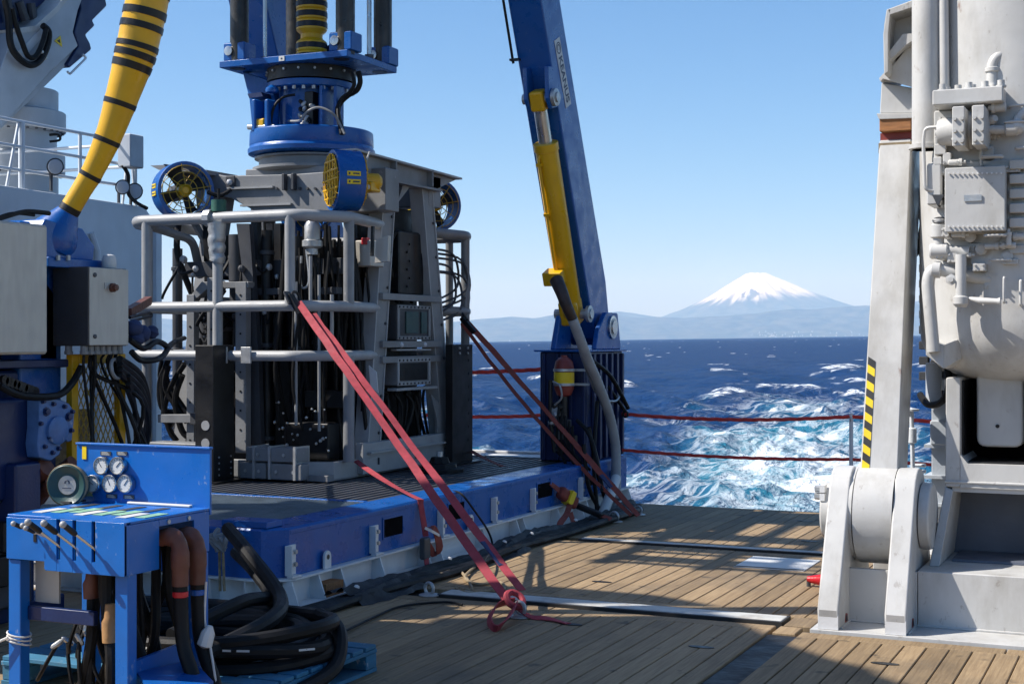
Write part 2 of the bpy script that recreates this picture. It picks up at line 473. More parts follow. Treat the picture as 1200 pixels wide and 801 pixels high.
def sea_material():
    m = bpy.data.materials.new('sea_water'); m.use_nodes = True
    nt = m.node_tree; L = nt.links; p = nt.nodes['Principled BSDF']
    geo = node(nt, 'ShaderNodeNewGeometry')
    wk = node(nt, 'ShaderNodeAttribute', attribute_name='wake')
    cr = node(nt, 'ShaderNodeAttribute', attribute_name='crest')
    def noise(scale, stretch, detail=8, rough=0.6, dist=0.0, rot=0.0):
        mp = node(nt, 'ShaderNodeMapping'); mp.inputs['Scale'].default_value = stretch; mp.inputs['Rotation'].default_value = (0, 0, rot)
        L.new(geo.outputs['Position'], mp.inputs['Vector'])
        n = node(nt, 'ShaderNodeTexNoise'); n.inputs['Scale'].default_value = scale; n.inputs['Detail'].default_value = detail
        n.inputs['Roughness'].default_value = rough; n.inputs['Distortion'].default_value = dist
        L.new(mp.outputs[0], n.inputs['Vector']); return n.outputs['Fac']
    def math_(op, a, b=None, c=None):
        n = node(nt, 'ShaderNodeMath', operation=op)
        for i, q in enumerate((a, b, c)):
            if q is None: continue
            if isinstance(q, (int, float)): n.inputs[i].default_value = q
            else: L.new(q, n.inputs[i])
        return n.outputs[0]
    def rng(v, a, b, c=0.0, d=1.0):
        n = node(nt, 'ShaderNodeMapRange', interpolation_type='SMOOTHSTEP')
        n.inputs['From Min'].default_value = a; n.inputs['From Max'].default_value = b
        n.inputs['To Min'].default_value = c; n.inputs['To Max'].default_value = d
        L.new(v, n.inputs['Value']); return n.outputs[0]
    W = wk.outputs['Fac']
    nb = noise(0.26, (1, 0.5, 1), 12, 0.66, 1.0, 0.25)
    nl = noise(0.33, (1, 0.5, 1), 9, 0.6, 2.2, 0.25)
    web = rng(math_('ABSOLUTE', math_('SUBTRACT', nl, 0.5)), 0.0, 0.075, 1.0, 0.0)
    patch = rng(math_('ADD', nb, math_('MULTIPLY', W, 0.40)), 0.74, 0.96)
    webm = math_('MULTIPLY', web, rng(W, 0.12, 0.6))
    fine = noise(3.2, (1, 0.7, 1), 6, 0.7)
    foam = math_('MAXIMUM', patch, math_('MULTIPLY', webm, 0.42))
    crest = math_('MULTIPLY', cr.outputs['Fac'], rng(noise(0.8, (1, 1, 1), 6, 0.7), 0.42, 0.58))
    foam = math_('MAXIMUM', foam, crest)
    foam = math_('MULTIPLY', foam, rng(fine, 0.22, 0.5, 0.6, 1.0))
    foam = math_('MINIMUM', foam, 1.0)
    # water body: deep blue, turquoise where the screws churn air into it
    turq = rng(math_('ADD', W, math_('MULTIPLY', math_('SUBTRACT', noise(0.10, (1, 0.5, 1), 6), 0.5), 1.1)), 0.25, 0.95)
    c1 = node(nt, 'ShaderNodeMix', data_type='RGBA'); L.new(turq, c1.inputs[0])
    c1.inputs[6].default_value = (0.002, 0.027, 0.105, 1); c1.inputs[7].default_value = (0.02, 0.17, 0.25, 1)
    c2 = node(nt, 'ShaderNodeMix', data_type='RGBA'); L.new(foam, c2.inputs[0]); L.new(c1.outputs[2], c2.inputs[6])
    c2.inputs[7].default_value = (0.82, 0.86, 0.88, 1)
    b = None
    for (sc_, dist_, st_) in ((0.07, 2.6, 0.9), (0.28, 1.0, 1.0), (1.3, 0.26, 1.0)):
        bb = node(nt, 'ShaderNodeBump'); bb.inputs['Strength'].default_value = st_; bb.inputs['Distance'].default_value = dist_
        L.new(noise(sc_, (1, 0.8, 1), 6, 0.65, 0.5, 0.4), bb.inputs['Height'])
        if b is not None: L.new(b.outputs[0], bb.inputs['Normal'])
        b = bb
    dif = node(nt, 'ShaderNodeBsdfDiffuse'); L.new(c2.outputs[2], dif.inputs['Color']); L.new(b.outputs[0], dif.inputs['Normal'])
    glo = node(nt, 'ShaderNodeBsdfGlossy'); glo.inputs['Roughness'].default_value = 0.18; L.new(b.outputs[0], glo.inputs['Normal'])
    fr = node(nt, 'ShaderNodeFresnel'); fr.inputs['IOR'].default_value = 1.33; L.new(b.outputs[0], fr.inputs['Normal'])
    # a wind-roughened sea never reaches mirror reflectance at grazing angles
    fac = math_('MULTIPLY', math_('MINIMUM', fr.outputs[0], 0.24), math_('SUBTRACT', 1.0, foam))
    mxs = node(nt, 'ShaderNodeMixShader'); L.new(fac, mxs.inputs[0]); L.new(dif.outputs[0], mxs.inputs[1]); L.new(glo.outputs[0], mxs.inputs[2])
    L.new(mxs.outputs[0], nt.nodes['Material Output'].inputs['Surface'])
    nt.nodes.remove(p)
    return m

def make_sea():
    rows_px = np.concatenate([np.linspace(260, 4.0, 460), np.geomspace(3.9, 0.07, 90)])      # pixels below the horizon
    d = 4.7 * FPX / rows_px
    ta = np.concatenate([np.linspace(-1.4, -0.42, 60)[:-1], np.linspace(-0.42, 0.42, 760), np.linspace(0.42, 1.4, 60)[1:]])
    D, T = np.meshgrid(d, ta, indexing='ij')
    Lt = D * T
    X, Y = ld2xy(Lt, D)
    rs = np.random.RandomState(4)
    Z = np.zeros_like(X); DX = np.zeros_like(X); DY = np.zeros_like(X)
    cell = np.maximum(np.gradient(d)[:, None] * np.ones_like(X), D * 0.0012)
    wind = R(205)
    slope = np.zeros_like(X)
    for i in range(64):
        lam = 0.9 * (20 / 0.9) ** (rs.rand() ** 1.0)
        th = wind + rs.randn() * 0.55
        k = 2 * PI / lam
        A = 0.0150 * lam ** 0.62
        ph = rs.rand() * 2 * PI
        att = np.clip((lam / np.maximum(cell, 1e-3) - 2.0) / 2.0, 0, 1)
        arg = k * (X * math.cos(th) + Y * math.sin(th)) + ph
        Z += A * att * np.sin(arg)
        DX -= 0.7 * A * att * math.cos(th) * np.cos(arg) * -1
        DY -= 0.7 * A * att * math.sin(th) * np.cos(arg) * -1
    # long patches make the sea uneven (gusts)
    gust = 0.6 + 0.8 * fbm(X / 60, Y / 60, 3, 5)
    Z *= gust
    # stern wash: churned and higher
    prof = np.array([[30, -8.0, 5.5], [40, -9.2, 5.6], [55, -12.6, 5.2], [77, -18.4, 6.6], [109, -26.4, 6.2], [130, -30.5, 4.0], [200, -44, 3.0]])
    cxw = np.interp(Y, prof[:, 0], prof[:, 1]); hw = np.interp(Y, prof[:, 0], prof[:, 2])
    u = np.abs(X - cxw) / hw
    fade = np.interp(Y, [30, 44, 54, 75, 100, 122, 145], [1.0, 1.0, 0.84, 0.62, 0.44, 0.24, 0.0])
    u = np.maximum(u + 0.9 * (fbm(X / 5, Y / 9, 4, 55) - 0.5), 0.0)
    wake = np.clip(1.12 - u ** 1.6 * 0.80, 0, 1) ** 1.2 * fade
    wake = wake * (0.45 + 1.0 * fbm(X / 4, Y / 12, 4, 9))
    edge = np.exp(-((u - 0.95) / 0.14) ** 2) * np.interp(Y, [30, 80, 105, 128, 150], [0.2, 0.25, 0.4, 0.2, 0.0]) * (X < cxw)
    side = np.clip(fbm(X / 9, Y / 8, 5, 31) - 0.50, 0, 1) * 3.0 * np.clip(6.0 - u, 0, 1) * np.interp(Y, [30, 120, 170], [1, 0.6, 0])
    wake = np.clip(np.maximum(np.maximum(wake, edge), side), 0, 1)
    Z += wake * (0.9 * (fbm(X / 2.2, Y / 2.6, 5, 12) - 0.45)) + 0.35 * np.exp(-((u - 0.9) / 0.3) ** 2) * np.interp(Y, [30, 70, 120, 150], [0, 0.2, 1, 0]) * (X < cxw)
    cs = Z / 0.36
    crest = np.clip((cs - 0.86 + 0.5 * (fbm(X / 9, Y / 9, 3, 77) - 0.5)) / 0.22, 0, 1) * (fbm(X / 22, Y / 22, 3, 41) > 0.56)
    far = np.clip((fbm(X / 3.5, Y / 9, 4, 21) - 0.785) / 0.03, 0, 1) * np.clip((D - 120) / 100, 0, 1) * np.clip((6000 - D) / 3000, 0, 1)
    crest = np.maximum(crest, far * 0.9)
    calm = np.clip((4000 - D) / 3000, 0, 1)
    Zs = sea_z(Lt, D) + Z * calm
    return grid_object('sea', X + DX * calm, Y + DY * calm, Zs, sea_material(), {'wake': wake, 'crest': crest}, kind='structure')
make_sea()

def land_material(name, snow=False):
    m = bpy.data.materials.new(name); m.use_nodes = True
    nt = m.node_tree; L = nt.links; p = nt.nodes['Principled BSDF']
    geo = node(nt, 'ShaderNodeNewGeometry')
    n = node(nt, 'ShaderNodeTexNoise'); n.inputs['Scale'].default_value = 0.0022; n.inputs['Detail'].default_value = 9
    L.new(geo.outputs['Position'], n.inputs['Vector'])
    cr = node(nt, 'ShaderNodeValToRGB')
    cr.color_ramp.elements[0].position = 0.35; cr.color_ramp.elements[0].color = (0.010, 0.018, 0.014, 1)
    cr.color_ramp.elements[1].position = 0.7; cr.color_ramp.elements[1].color = (0.10, 0.095, 0.07, 1)
    L.new(n.outputs['Fac'], cr.inputs[0])
    out = cr.outputs[0]
    if snow:
        at = node(nt, 'ShaderNodeAttribute', attribute_name='snow')
        mx = node(nt, 'ShaderNodeMix', data_type='RGBA')
        L.new(at.outputs['Fac'], mx.inputs[0]); L.new(out, mx.inputs[6]); mx.inputs[7].default_value = (0.95, 0.94, 0.93, 1)
        out = mx.outputs[2]
    L.new(out, p.inputs['Base Color'])
    p.inputs['Roughness'].default_value = 0.9
    p.inputs['Specular IOR Level'].default_value = 0.1
    return m

def hy(px): return 399.7 - 0.0147 * (px - 600)      # horizon row of the heeled sea

def make_ridge(name, d0, depth, sky_pts, seed, rough):
    px = np.linspace(-500, 1700, 620)
    top = np.interp(px, [q[0] for q in sky_pts], [q[1] for q in sky_pts])
    h = (hy(px) - top) / FPX * d0
    ts = np.linspace(-1, 1, 34)
    T, P = np.meshgrid(ts, px, indexing='ij')
    Hh = np.interp(P, px, h)
    D = d0 + T * depth
    Lt = (P - CX) / FPX * d0 * (D / d0) ** 0.5
    x = Lt / 1000; y = D / 1000
    shape = np.clip(1 - np.abs(T) ** 1.25, 0, 1)
    nz = fbm(x * 0.55, y * 0.8, 6, seed)
    Z = Hh * shape * (1 - rough * (1 - np.abs(np.sin(PI * (nz * 3.2))) ) * np.clip(np.abs(T) * 3, 0, 1)) * (0.985 + 0.03 * fbm(x * 2, y * 2, 4, seed + 3))
    Z = np.where(shape <= 0, -40, Z)
    X, Y = ld2xy(Lt, D)
    return grid_object(name, X, Y, sea_z(Lt, D) + Z, land_material(name + '_cover'), kind='structure')
make_ridge('coastal_hills', 50000, 5200, [(60, 372), (180, 371), (230, 376), (300, 372), (420, 379), (520, 378), (545, 375), (575, 372), (600, 370.5), (625, 372), (650, 368), (672, 366), (690, 367), (720, 368),
           (745, 371), (770, 370.5), (800, 371.5), (850, 369.5), (880, 367), (905, 363), (930, 361.5), (960, 360.5), (985, 358.5), (1015, 357), (1050, 357), (1085, 354.5), (1150, 357), (1330, 364)], 3, 0.30)
make_ridge('inland_hills', 59000, 5000, [(60, 376), (300, 381), (560, 382), (660, 371), (700, 366), (725, 364.0), (742, 366.5), (765, 370), (800, 374), (870, 372), (985, 364), (1040, 356), (1085, 351), (1200, 356), (1330, 368)], 8, 0.25)

def make_fuji():
    d0 = 68000.0; K = 0.85
    c_l = (885 - CX) / FPX * d0
    r = np.concatenate([np.linspace(0, 600, 6), np.linspace(700, 16000, 110)])
    th = np.linspace(0, 2 * PI, 260)
    Rr, Th = np.meshgrid(r, th, indexing='ij')
    base = np.interp(Rr, [0, 380, 520, 1000, 1700, 2600, 3500, 4700, 6500, 9000, 16000], [3440, 3500, 3560, 3300, 2960, 2480, 2080, 1620, 1080, 560, -80])
    east = 1 + 0.16 * np.clip(np.cos(Th), -1, 1)                 # the right flank runs out more gently
    base = np.interp(Rr / east, [0, 380, 520, 1000, 1700, 2600, 3500, 4700, 6500, 9000, 16000], [3440, 3500, 3560, 3300, 2960, 2480, 2080, 1620, 1080, 560, -80])
    gul = fbm(Th * 6, Rr / 3600, 5, 2) - 0.5
    gul = gul * (1 - np.abs(Th - PI) / PI * 0) 
    Z = base + gul * 330 * np.clip(Rr / 2600, 0, 1) * np.clip(1.6 - Rr / 9000, 0, 1)
    Lt = c_l + K * Rr * np.cos(Th); D = d0 + K * Rr * np.sin(Th)
    X, Y = ld2xy(Lt, D)
    line = 1980 + 1050 * (fbm(Th * 16, Rr / 2200, 5, 6, 0.6) - 0.5) + 170 * np.cos(Th)
    scar = ((Th - 4.45) ** 2 / 0.03 + (Rr - 2750) ** 2 / 520 ** 2) < 1.0
    snow = np.clip((Z - line) / 480, 0, 1) * np.where(scar & (fbm(Th * 16, Rr / 900, 4, 3) > 0.42), 0.1, 1.0)
    rock = fbm(Th * 26, Rr / 2400, 4, 15)
    snow = snow * np.clip(1.0 - np.clip((rock - 0.60) / 0.06, 0, 1) * 0.22, 0, 1)
    return grid_object('snow_capped_mountain', X, Y, sea_z(Lt, D) + K * Z, land_material('volcano_cover', True), {'snow': snow}, kind='structure')
make_fuji()

def make_town():
    mb = MB(); rs = random.Random(5)
    for i in range(170):
        px = rs.choice([rs.gauss(935, 28), rs.gauss(985, 25), rs.uniform(560, 1080), rs.gauss(905, 16)])
        d = 44900 + rs.random() * 900
        l = (px - CX) / FPX * d
        x, y = ld2xy(l, d)
        up = abs(rs.gauss(0, 1)) * 70 if 860 < px < 1010 else abs(rs.gauss(0, 1)) * 22
        z = sea_z(l, d) + 2 + up + (d - 44900) * 0.03
        w = rs.uniform(10, 26); h = rs.uniform(6, 16)
        mb.box(x - w, x + w, y - 10, y + 10, z - 40, z + h)
    mb.build('shore_town', 'town', kind='stuff', label='pale far-off buildings of a town along the shore below the hills', cat='town')
make_town()

# the air between ship and land
def make_haze():
    mb = MB()
    vs = []
    for zt in (-60.0, 3900.0):
        for d in (-3000.0, 99000.0):
            for l in (-62000.0, 62000.0):
                x, y = ld2xy(l, d); vs.append((x, y, sea_z(l, d) + zt))
    mb.add(vs, [(0, 2, 3, 1), (4, 5, 7, 6), (0, 1, 5, 4), (2, 6, 7, 3), (0, 4, 6, 2), (1, 3, 7, 5)])
    m = bpy.data.materials.new('haze_air'); m.use_nodes = True
    nt = m.node_tree
    nt.nodes.remove(nt.nodes['Principled BSDF'])
    pv = nt.nodes.new('ShaderNodeVolumePrincipled')
    pv.inputs['Color'].default_value = (0.42, 0.68, 1.0, 1)
    pv.inputs['Absorption Color'].default_value = (1, 1, 1, 1)
    pv.inputs['Density'].default_value = HAZE
    pv.inputs['Anisotropy'].default_value = 0.0
    nt.links.new(pv.outputs[0], nt.nodes['Material Output'].inputs['Volume'])
    mb.build('haze', m, kind='stuff')
HAZE = 2.5e-5
make_haze()

# ------------------------------------------------------------------ deck
def make_deck():
    mb = MB().box(-11.5, 9.0, -6.0, 14.32, -0.5, -0.03)
    deck = mb.build('deck', 'caulk', kind='structure')
    # stern face of the hull below the deck
    hull = MB().box(-11.6, 9.1, -6.0, 14.30, -4.5, -0.52)
    hull.build('hull', 'hull_white', deck)
    W = 0.1195; G = 0.0065
    meshes = {}
    n_obj = [0]
    rest = MB()
    def plank(x0, x1, y0, y1, single=True):
        if y1 - y0 < 0.05 or x1 - x0 < 0.02: return
        zt = random.uniform(-0.0012, 0.0008)
        if not single:
            rest.box(x0 + G / 2, x1 - G / 2, y0 + 0.002, y1 - 0.002, -0.04, zt); return
        key = (round(x1 - x0, 4), round(y1 - y0, 3))
        if key not in meshes:
            hx = (x1 - x0 - G) / 2; hy_ = (y1 - y0) / 2 - 0.002; c = 0.004
            vs = [(sx * hx, sy * hy_, -0.04) for sy in (-1, 1) for sx in (-1, 1)]
            vs += [(sx * hx, sy * hy_, -c) for sy in (-1, 1) for sx in (-1, 1)]
            vs += [(sx * (hx - c), sy * (hy_ - c), 0) for sy in (-1, 1) for sx in (-1, 1)]
            fs = [(8, 9, 11, 10)]
            for b in (0, 4):
                fs += [(b, b + 1, b + 5, b + 4), (b + 1, b + 3, b + 7, b + 5), (b + 3, b + 2, b + 6, b + 7), (b + 2, b, b + 4, b + 6)]
            me = bpy.data.meshes.new('plank'); me.from_pydata(vs, [], fs); me.materials.append(MATS['teak']); me.update()
            meshes[key] = me
        o = bpy.data.objects.new('plank', meshes[key]); COL.objects.link(o)
        o.parent = deck
        o.location = V(((x0 + x1) / 2, (y0 + y1) / 2, zt)) - ORG['deck']
        n_obj[0] += 1
    def run(xa, xb, ya, yb, single=True, cuts=()):
        n = max(1, round((xb - xa) / W)); w = (xb - xa) / n
        for i in range(n):
            x0 = xa + i * w
            ys = [ya] + [c for c in cuts if ya < c < yb] + [yb]
            for a, b in zip(ys[:-1], ys[1:]): plank(x0, x0 + w, a, b, single)
    # foreground, either side of the dark tray
    run(-4.95, -2.12, 6.2, 8.40)
    run(-4.95, -2.12, -6.0, 6.2, False)
    run(-1.94, 0.25, 5.6, 8.27)
    run(-1.94, 9.0, -6.0, 5.6, False); run(0.25, 9.0, 5.6, 8.27, False)
    # margin boards across the ends
    for xa, xb in ((-4.95, -3.55), (-3.55, -2.12)): plank(xa, xb, 8.40, 8.53)
    for xa, xb in ((-1.94, -0.8), (-0.8, 0.25)): plank(xa, xb, 8.27, 8.40)
    plank(-2.10, -1.96, 8.32, 8.53)
    # between the two white rails
    for xa, xb in ((-4.95, -3.7), (-3.7, -2.34)): plank(xa, xb, 8.84, 8.96)
    run(-4.95, -3.06, 8.96, 11.42)
    run(-3.06, -2.34, 8.96, 10.50)
    run(-2.34, -1.92, 8.84, 11.42)
    plank(-3.06, -2.34, 10.50, 10.60); plank(-3.06, -2.34, 11.18, 11.28)
    plank(-3.06, -2.97, 10.60, 11.18); plank(-2.43, -2.34, 10.60, 11.18)
    plank(-3.06, -2.34, 11.29, 11.42)
    plank(-2.09, -1.92, 8.56, 8.84)
    # aft, to the stern edge
    run(-4.95, -1.92, 11.60, 14.16)
    for xa, xb in ((-4.95, -3.4), (-3.4, -1.92)): plank(xa, xb, 14.17, 14.31)
    run(-1.92, 0.6, 10.75, 14.16); plank(-1.92, 0.6, 14.17, 14.31)
    run(0.6, 9.0, 10.75, 14.31, False); run(1.6, 9.0, 8.27, 10.75, False)
    run(-11.4, -4.95, -6.0, 14.31, False)
    o = rest.build('planking', 'teak', deck, kind='stuff')
    # steel tray with grime between the plank fields
    MB().box(-2.115, -1.945, -6.0, 8.31, -0.031, -0.012).build('drain_channel', 'tarp', deck)
    # sockets for lashing set in the planking
    for (x, y) in ((-3.25, 8.05), (-2.35, 7.75), (-1.35, 7.75), (-3.62, 9.55), (-3.1, 13.55), (-2.75, 12.2), (-2.3, 13.6)):
        s = MB()
        s.prism([(x + 0.075 * math.cos(q) , y + 0.028 * math.sin(q), 0.0012) for q in [2 * PI * i / 14 for i in range(14)]], (0, 0, 0.0025))
        s.build('lashing_socket', 'black', deck)
make_deck()

def rail_strip(x0, x1, y0, y1, label):
    t = thing('deck_rail', ((x0 + x1) / 2, (y0 + y1) / 2, 0), label, 'rail')
    MB().box(x0, x1, y0, y1, -0.035, 0.012).build('bed_plate', 'caulk', t)
    MB().box(x0 + 0.01, x1 - 0.01, y0 + 0.035, y1 - 0.03, -0.03, 0.017).build('top_bar', 'strip_white', t, bevel=0.008)
    MB().box(x0, x1, y0 + 0.004, y0 + 0.02, -0.03, 0.016).build('side_bar', 'dark_grey', t, bevel=0.003)
rail_strip(-4.42, -2.10, 8.57, 8.80, 'white painted steel rail across the deck beside the knotted red strap')
rail_strip(-4.55, -1.95, 11.44, 11.585, 'faint white steel rail across the aft deck, farther from the camera')
h = thing('deck_hatch', (-2.7, 10.9, 0), 'flush white hatch plate set in the planks before the crane foot', 'hatch')
MB().box(-2.965, -2.435, 10.605, 11.175, -0.03, 0.004).build('hatch_plate', 'label_white', h, bevel=0.003)
MB().box(-2.96, -2.44, 10.61, 10.625, 0.0045, 0.009).build('hatch_lip', 'dark_grey', h)

# ------------------------------------------------------------------ deckhouse and railing on the far side
dh = thing('deckhouse', (-13.0, 6, 0), 'white steel deckhouse side wall behind the yellow umbilical and cabinets', 'deckhouse')
wall_pts = [(-11.5, -6, 0), (-11.5, 14.75, 0), (-11.5, 14.75, 3.10), (-11.5, 14.45, 3.34), (-11.5, 11.5, 3.38), (-11.5, -6, 3.42)]
MB().prism(wall_pts, (-0.12, 0, 0)).build('wall', 'hull_white', dh, bevel=0.01)
MB().box(-20, -11.62, -6, 14.4, 3.0, 3.30).build('upper_deck', 'hull_white', dh)
MB().box(-11.5, -11.44, 14.60, 14.72, 0, 3.1).build('corner_pillar', 'hull_white', dh, bevel=0.01)
MB().tube([(-11.47, 13.55, 0.0), (-11.47, 13.55, 2.75), (-11.47, 13.45, 2.95)], 0.035, 8).build('drain_pipe', 'hull_white', dh)
rl = thing('upper_deck_railing', (-11.6, 13, 3.36), 'thin white pipe railing on the upper deck above the deckhouse wall', 'railing')
ys = [6.0, 8.0, 10.0, 11.3, 12.45, 13.4, 14.4]
for y in ys:
    MB().cyl((-11.6, y, 3.3), (-11.6, y, 4.12), 0.035 if y in (12.45,) else 0.022, n=8).build('post', 'hull_white', rl)
for z in (3.58, 3.84, 4.12):
    MB().tube([(-11.6, 4.0, z), (-11.6, 14.4, z)] + ([(-11.6, 14.4, z), (-14.5, 14.4, z)] if z > 3.6 else []), 0.02, 8).build('rail', 'hull_white', rl)
MB().tube([(-11.6, 12.2, 3.3), (-11.6, 12.4, 4.1)], 0.018, 6).build('brace', 'hull_white', rl)
MB().tube(fillet([(-11.6, 14.15, 3.3), (-11.6, 14.25, 3.95), (-11.6, 14.33, 3.95), (-11.6, 14.4, 3.3)], 0.08), 0.018, 6).build('brace', 'hull_white', rl)
for (px, py, w, hgt, name, lab) in ((147, 178, 0.26, 0.40, 'switch_box', 'small grey switch box fixed to the upper deck railing'),):
    c = PX(px, py, -11.55)
    b = MB().box(c.x - 0.02, c.x + 0.18, c.y - w / 2, c.y + w / 2, c.z - hgt / 2, c.z + hgt / 2).build(name, 'crane_grey', bevel=0.015, label=lab, cat='box')
def floodlight(px, py, lab, s=1.0):
    c = PX(px, py, -11.52)
    t = thing('floodlight', c, lab, 'floodlight', 'floodlights on the railing')
    MB().lathe(c, (0.8, -0.5, -0.2), [(0.03 * s, -0.12 * s), (0.07 * s, -0.11 * s), (0.115 * s, 0.0), (0.125 * s, 0.03 * s), (0.11 * s, 0.035 * s)], 18).build('housing', 'dark_grey', t)
    MB().lathe(c, (0.8, -0.5, -0.2), [(0.105 * s, 0.036 * s), (0.10 * s, 0.045 * s), (0.02, 0.055 * s)], 18).build('lens', 'lamp_glass', t)
    MB().tube([c + V((-0.05, 0, -0.28)), c + V((-0.05, 0, -0.02))], 0.02, 6).build('stem', 'dark_grey', t)
floodlight(157, 224, 'round black floodlight at the outer end of the upper railing', 0.85)
floodlight(143, 219, 'square-backed floodlight just left of the round one on the railing', 0.75)
floodlight(64, 195, 'caged deck lamp beside the grey crane pedestal', 0.8)
MB().tube(smooth_path([PX(143, 193, -11.5), PX(150, 205, -11.5), PX(150, 225, -11.5), PX(158, 236, -11.5), PX(172, 244, -11.3)]), 0.025, 6).build('floodlight_cable', 'rubber', label='black cable hanging from the railing boxes down to the wall top', cat='cable')

# ------------------------------------------------------------------ far deck crane, upper left
def make_deck_crane():
    c = PX(20, 220, -14.0)
    t = thing('deck_crane', (c.x - 0.6, c.y, 3.3), 'grey-white deck crane with raised boom on a round pedestal, upper left corner', 'crane')
    ax, ay = -14.3, PX(22, 200, -14.3).y
    r = 0.52
    MB().lathe((ax, ay, 0), (0, 0, 1), [(r, 3.3), (r, 3.95), (r + 0.09, 3.96), (r + 0.09, 4.22), (r - 0.02, 4.24), (r - 0.02, 4.52), (r + 0.10, 4.54), (r + 0.10, 4.80), (r, 4.82), (r, 5.1)], 40).build('pedestal', 'crane_grey', t, bevel=0.01)
    for k in range(30):
        q = 2 * PI * k / 30
        for z in (4.27, 4.83):
            p = V((ax + (r + 0.055) * math.cos(q), ay + (r + 0.055) * math.sin(q), z - 0.33 if z < 4.5 else z - 0.31))
            if math.cos(q) * 0.9 - math.sin(q) * 0.5 > -0.3:
                MB().cyl(p, p + V((0, 0, 0.04)), 0.022, n=6).build('bolt', 'dark_grey', t)
    X0 = -13.7
    out = [(-60, 175), (-60, 35), (0, 82), (17, 38), (40, 34), (66, 12), (84, -12), (98, -4), (92, 12), (86, 38), (92, 54), (60, 84), (14, 136), (0, 150)]
    MB().prism([PX(a, b, X0) for a, b in out], (-0.75, 0, 0)).build('boom', 'crane_grey', t, bevel=0.015)
    MB().prism([PX(a, b, X0 - 0.1) for a, b in [(0, 152), (14, 138), (64, 90), (92, 62), (90, 54), (50, 92), (2, 142)]], (-0.45, 0, 0)).build('luffing_cylinder', 'crane_grey', t)
    MB().prism([PX(a, b, X0 - 0.05) for a, b in [(92, -20), (120, -20), (126, 7), (109, 24), (112, 30), (101, 41), (106, 50), (108, 58), (82, 80), (78, 76), (92, 54), (87, 38), (95, 10)]], (-0.6, 0, 0)).build('boom_head', 'blue_dark', t, bevel=0.02)
    MB().prism([PX(a, b, X0 - 0.3) for a, b in [(-60, -30), (62, -30), (60, -4), (28, 20), (20, 28), (12, 58), (-60, 60)]], (-0.9, 0, 0)).build('machinery_house', 'blue_dark', t)
    MB().prism([PX(a, b, X0 + 0.01) for a, b in [(22, 60), (48, 34), (53, 40), (28, 68)]], (-0.05, 0, 0)).build('panel_rib', 'hull_white', t)
    MB().tube(smooth_path([PX(a, b, X0 + 0.1) for a, b in [(4, -8), (10, 20), (12, 50), (20, 66), (34, 76), (46, 72), (55, 55), (57, 38), (50, 30)]]), 0.045, 8).build('hydraulic_hose', 'rubber', t)
    MB().tube(smooth_path([PX(a, b, X0 + 0.12) for a, b in [(14, 10), (19, 30), (26, 50), (33, 66), (42, 66), (50, 50), (54, 34)]]), 0.035, 8).build('hydraulic_hose', 'rubber', t)
    MB().tube([PX(48, 60, X0 + 0.1), PX(54, 69, X0 + 0.1)], 0.03, 6).build('hose_clip', 'galv', t)
    tri = [PX(64, 48, X0 + 0.012), PX(71, 42, X0 + 0.012), PX(73, 55, X0 + 0.012)]
    MB().prism(tri, (-0.008, 0, 0)).build('warning_sign', 'hazard_yellow', t)
    MB().prism([PX(67, 48, X0 + 0.016), PX(70, 46, X0 + 0.016), PX(71, 51, X0 + 0.016)], (-0.006, 0, 0)).build('warning_mark', 'hazard_black', t)
    MB().tube(fillet([PX(97, 64, X0), PX(101, 68, X0), PX(82, 87, X0), PX(79, 84, X0)], 0.03), 0.018, 6).build('hand_rail', 'hull_white', t)
    MB().tube(smooth_path([PX(58, 158, X0 + 0.2), PX(68, 158, X0 + 0.3), PX(70, 164, X0 + 0.3), PX(58, 166, X0 + 0.2)]), 0.018, 6).build('cable_loop', 'rubber', t)
    for (p, q) in (((36, 4), (40, 30)), ((22, 2), (30, 24)), ((8, 0), (12, 26))):
        MB().tube([PX(*p, X0 - 0.2), PX(*q, X0 - 0.2)], 0.06, 8).build('valve', 'dark_grey', t)
    MB().prism([PX(a, b, X0 + 0.02) for a, b in [(18, 34), (42, 30), (66, 8), (82, -12), (86, -8), (68, 14), (44, 36), (20, 40)]], (-0.78, 0, 0)).build('boom_lit_edge', 'white', t)  # upper edge painted white as sunlit, against sides greyed for shade
make_deck_crane()

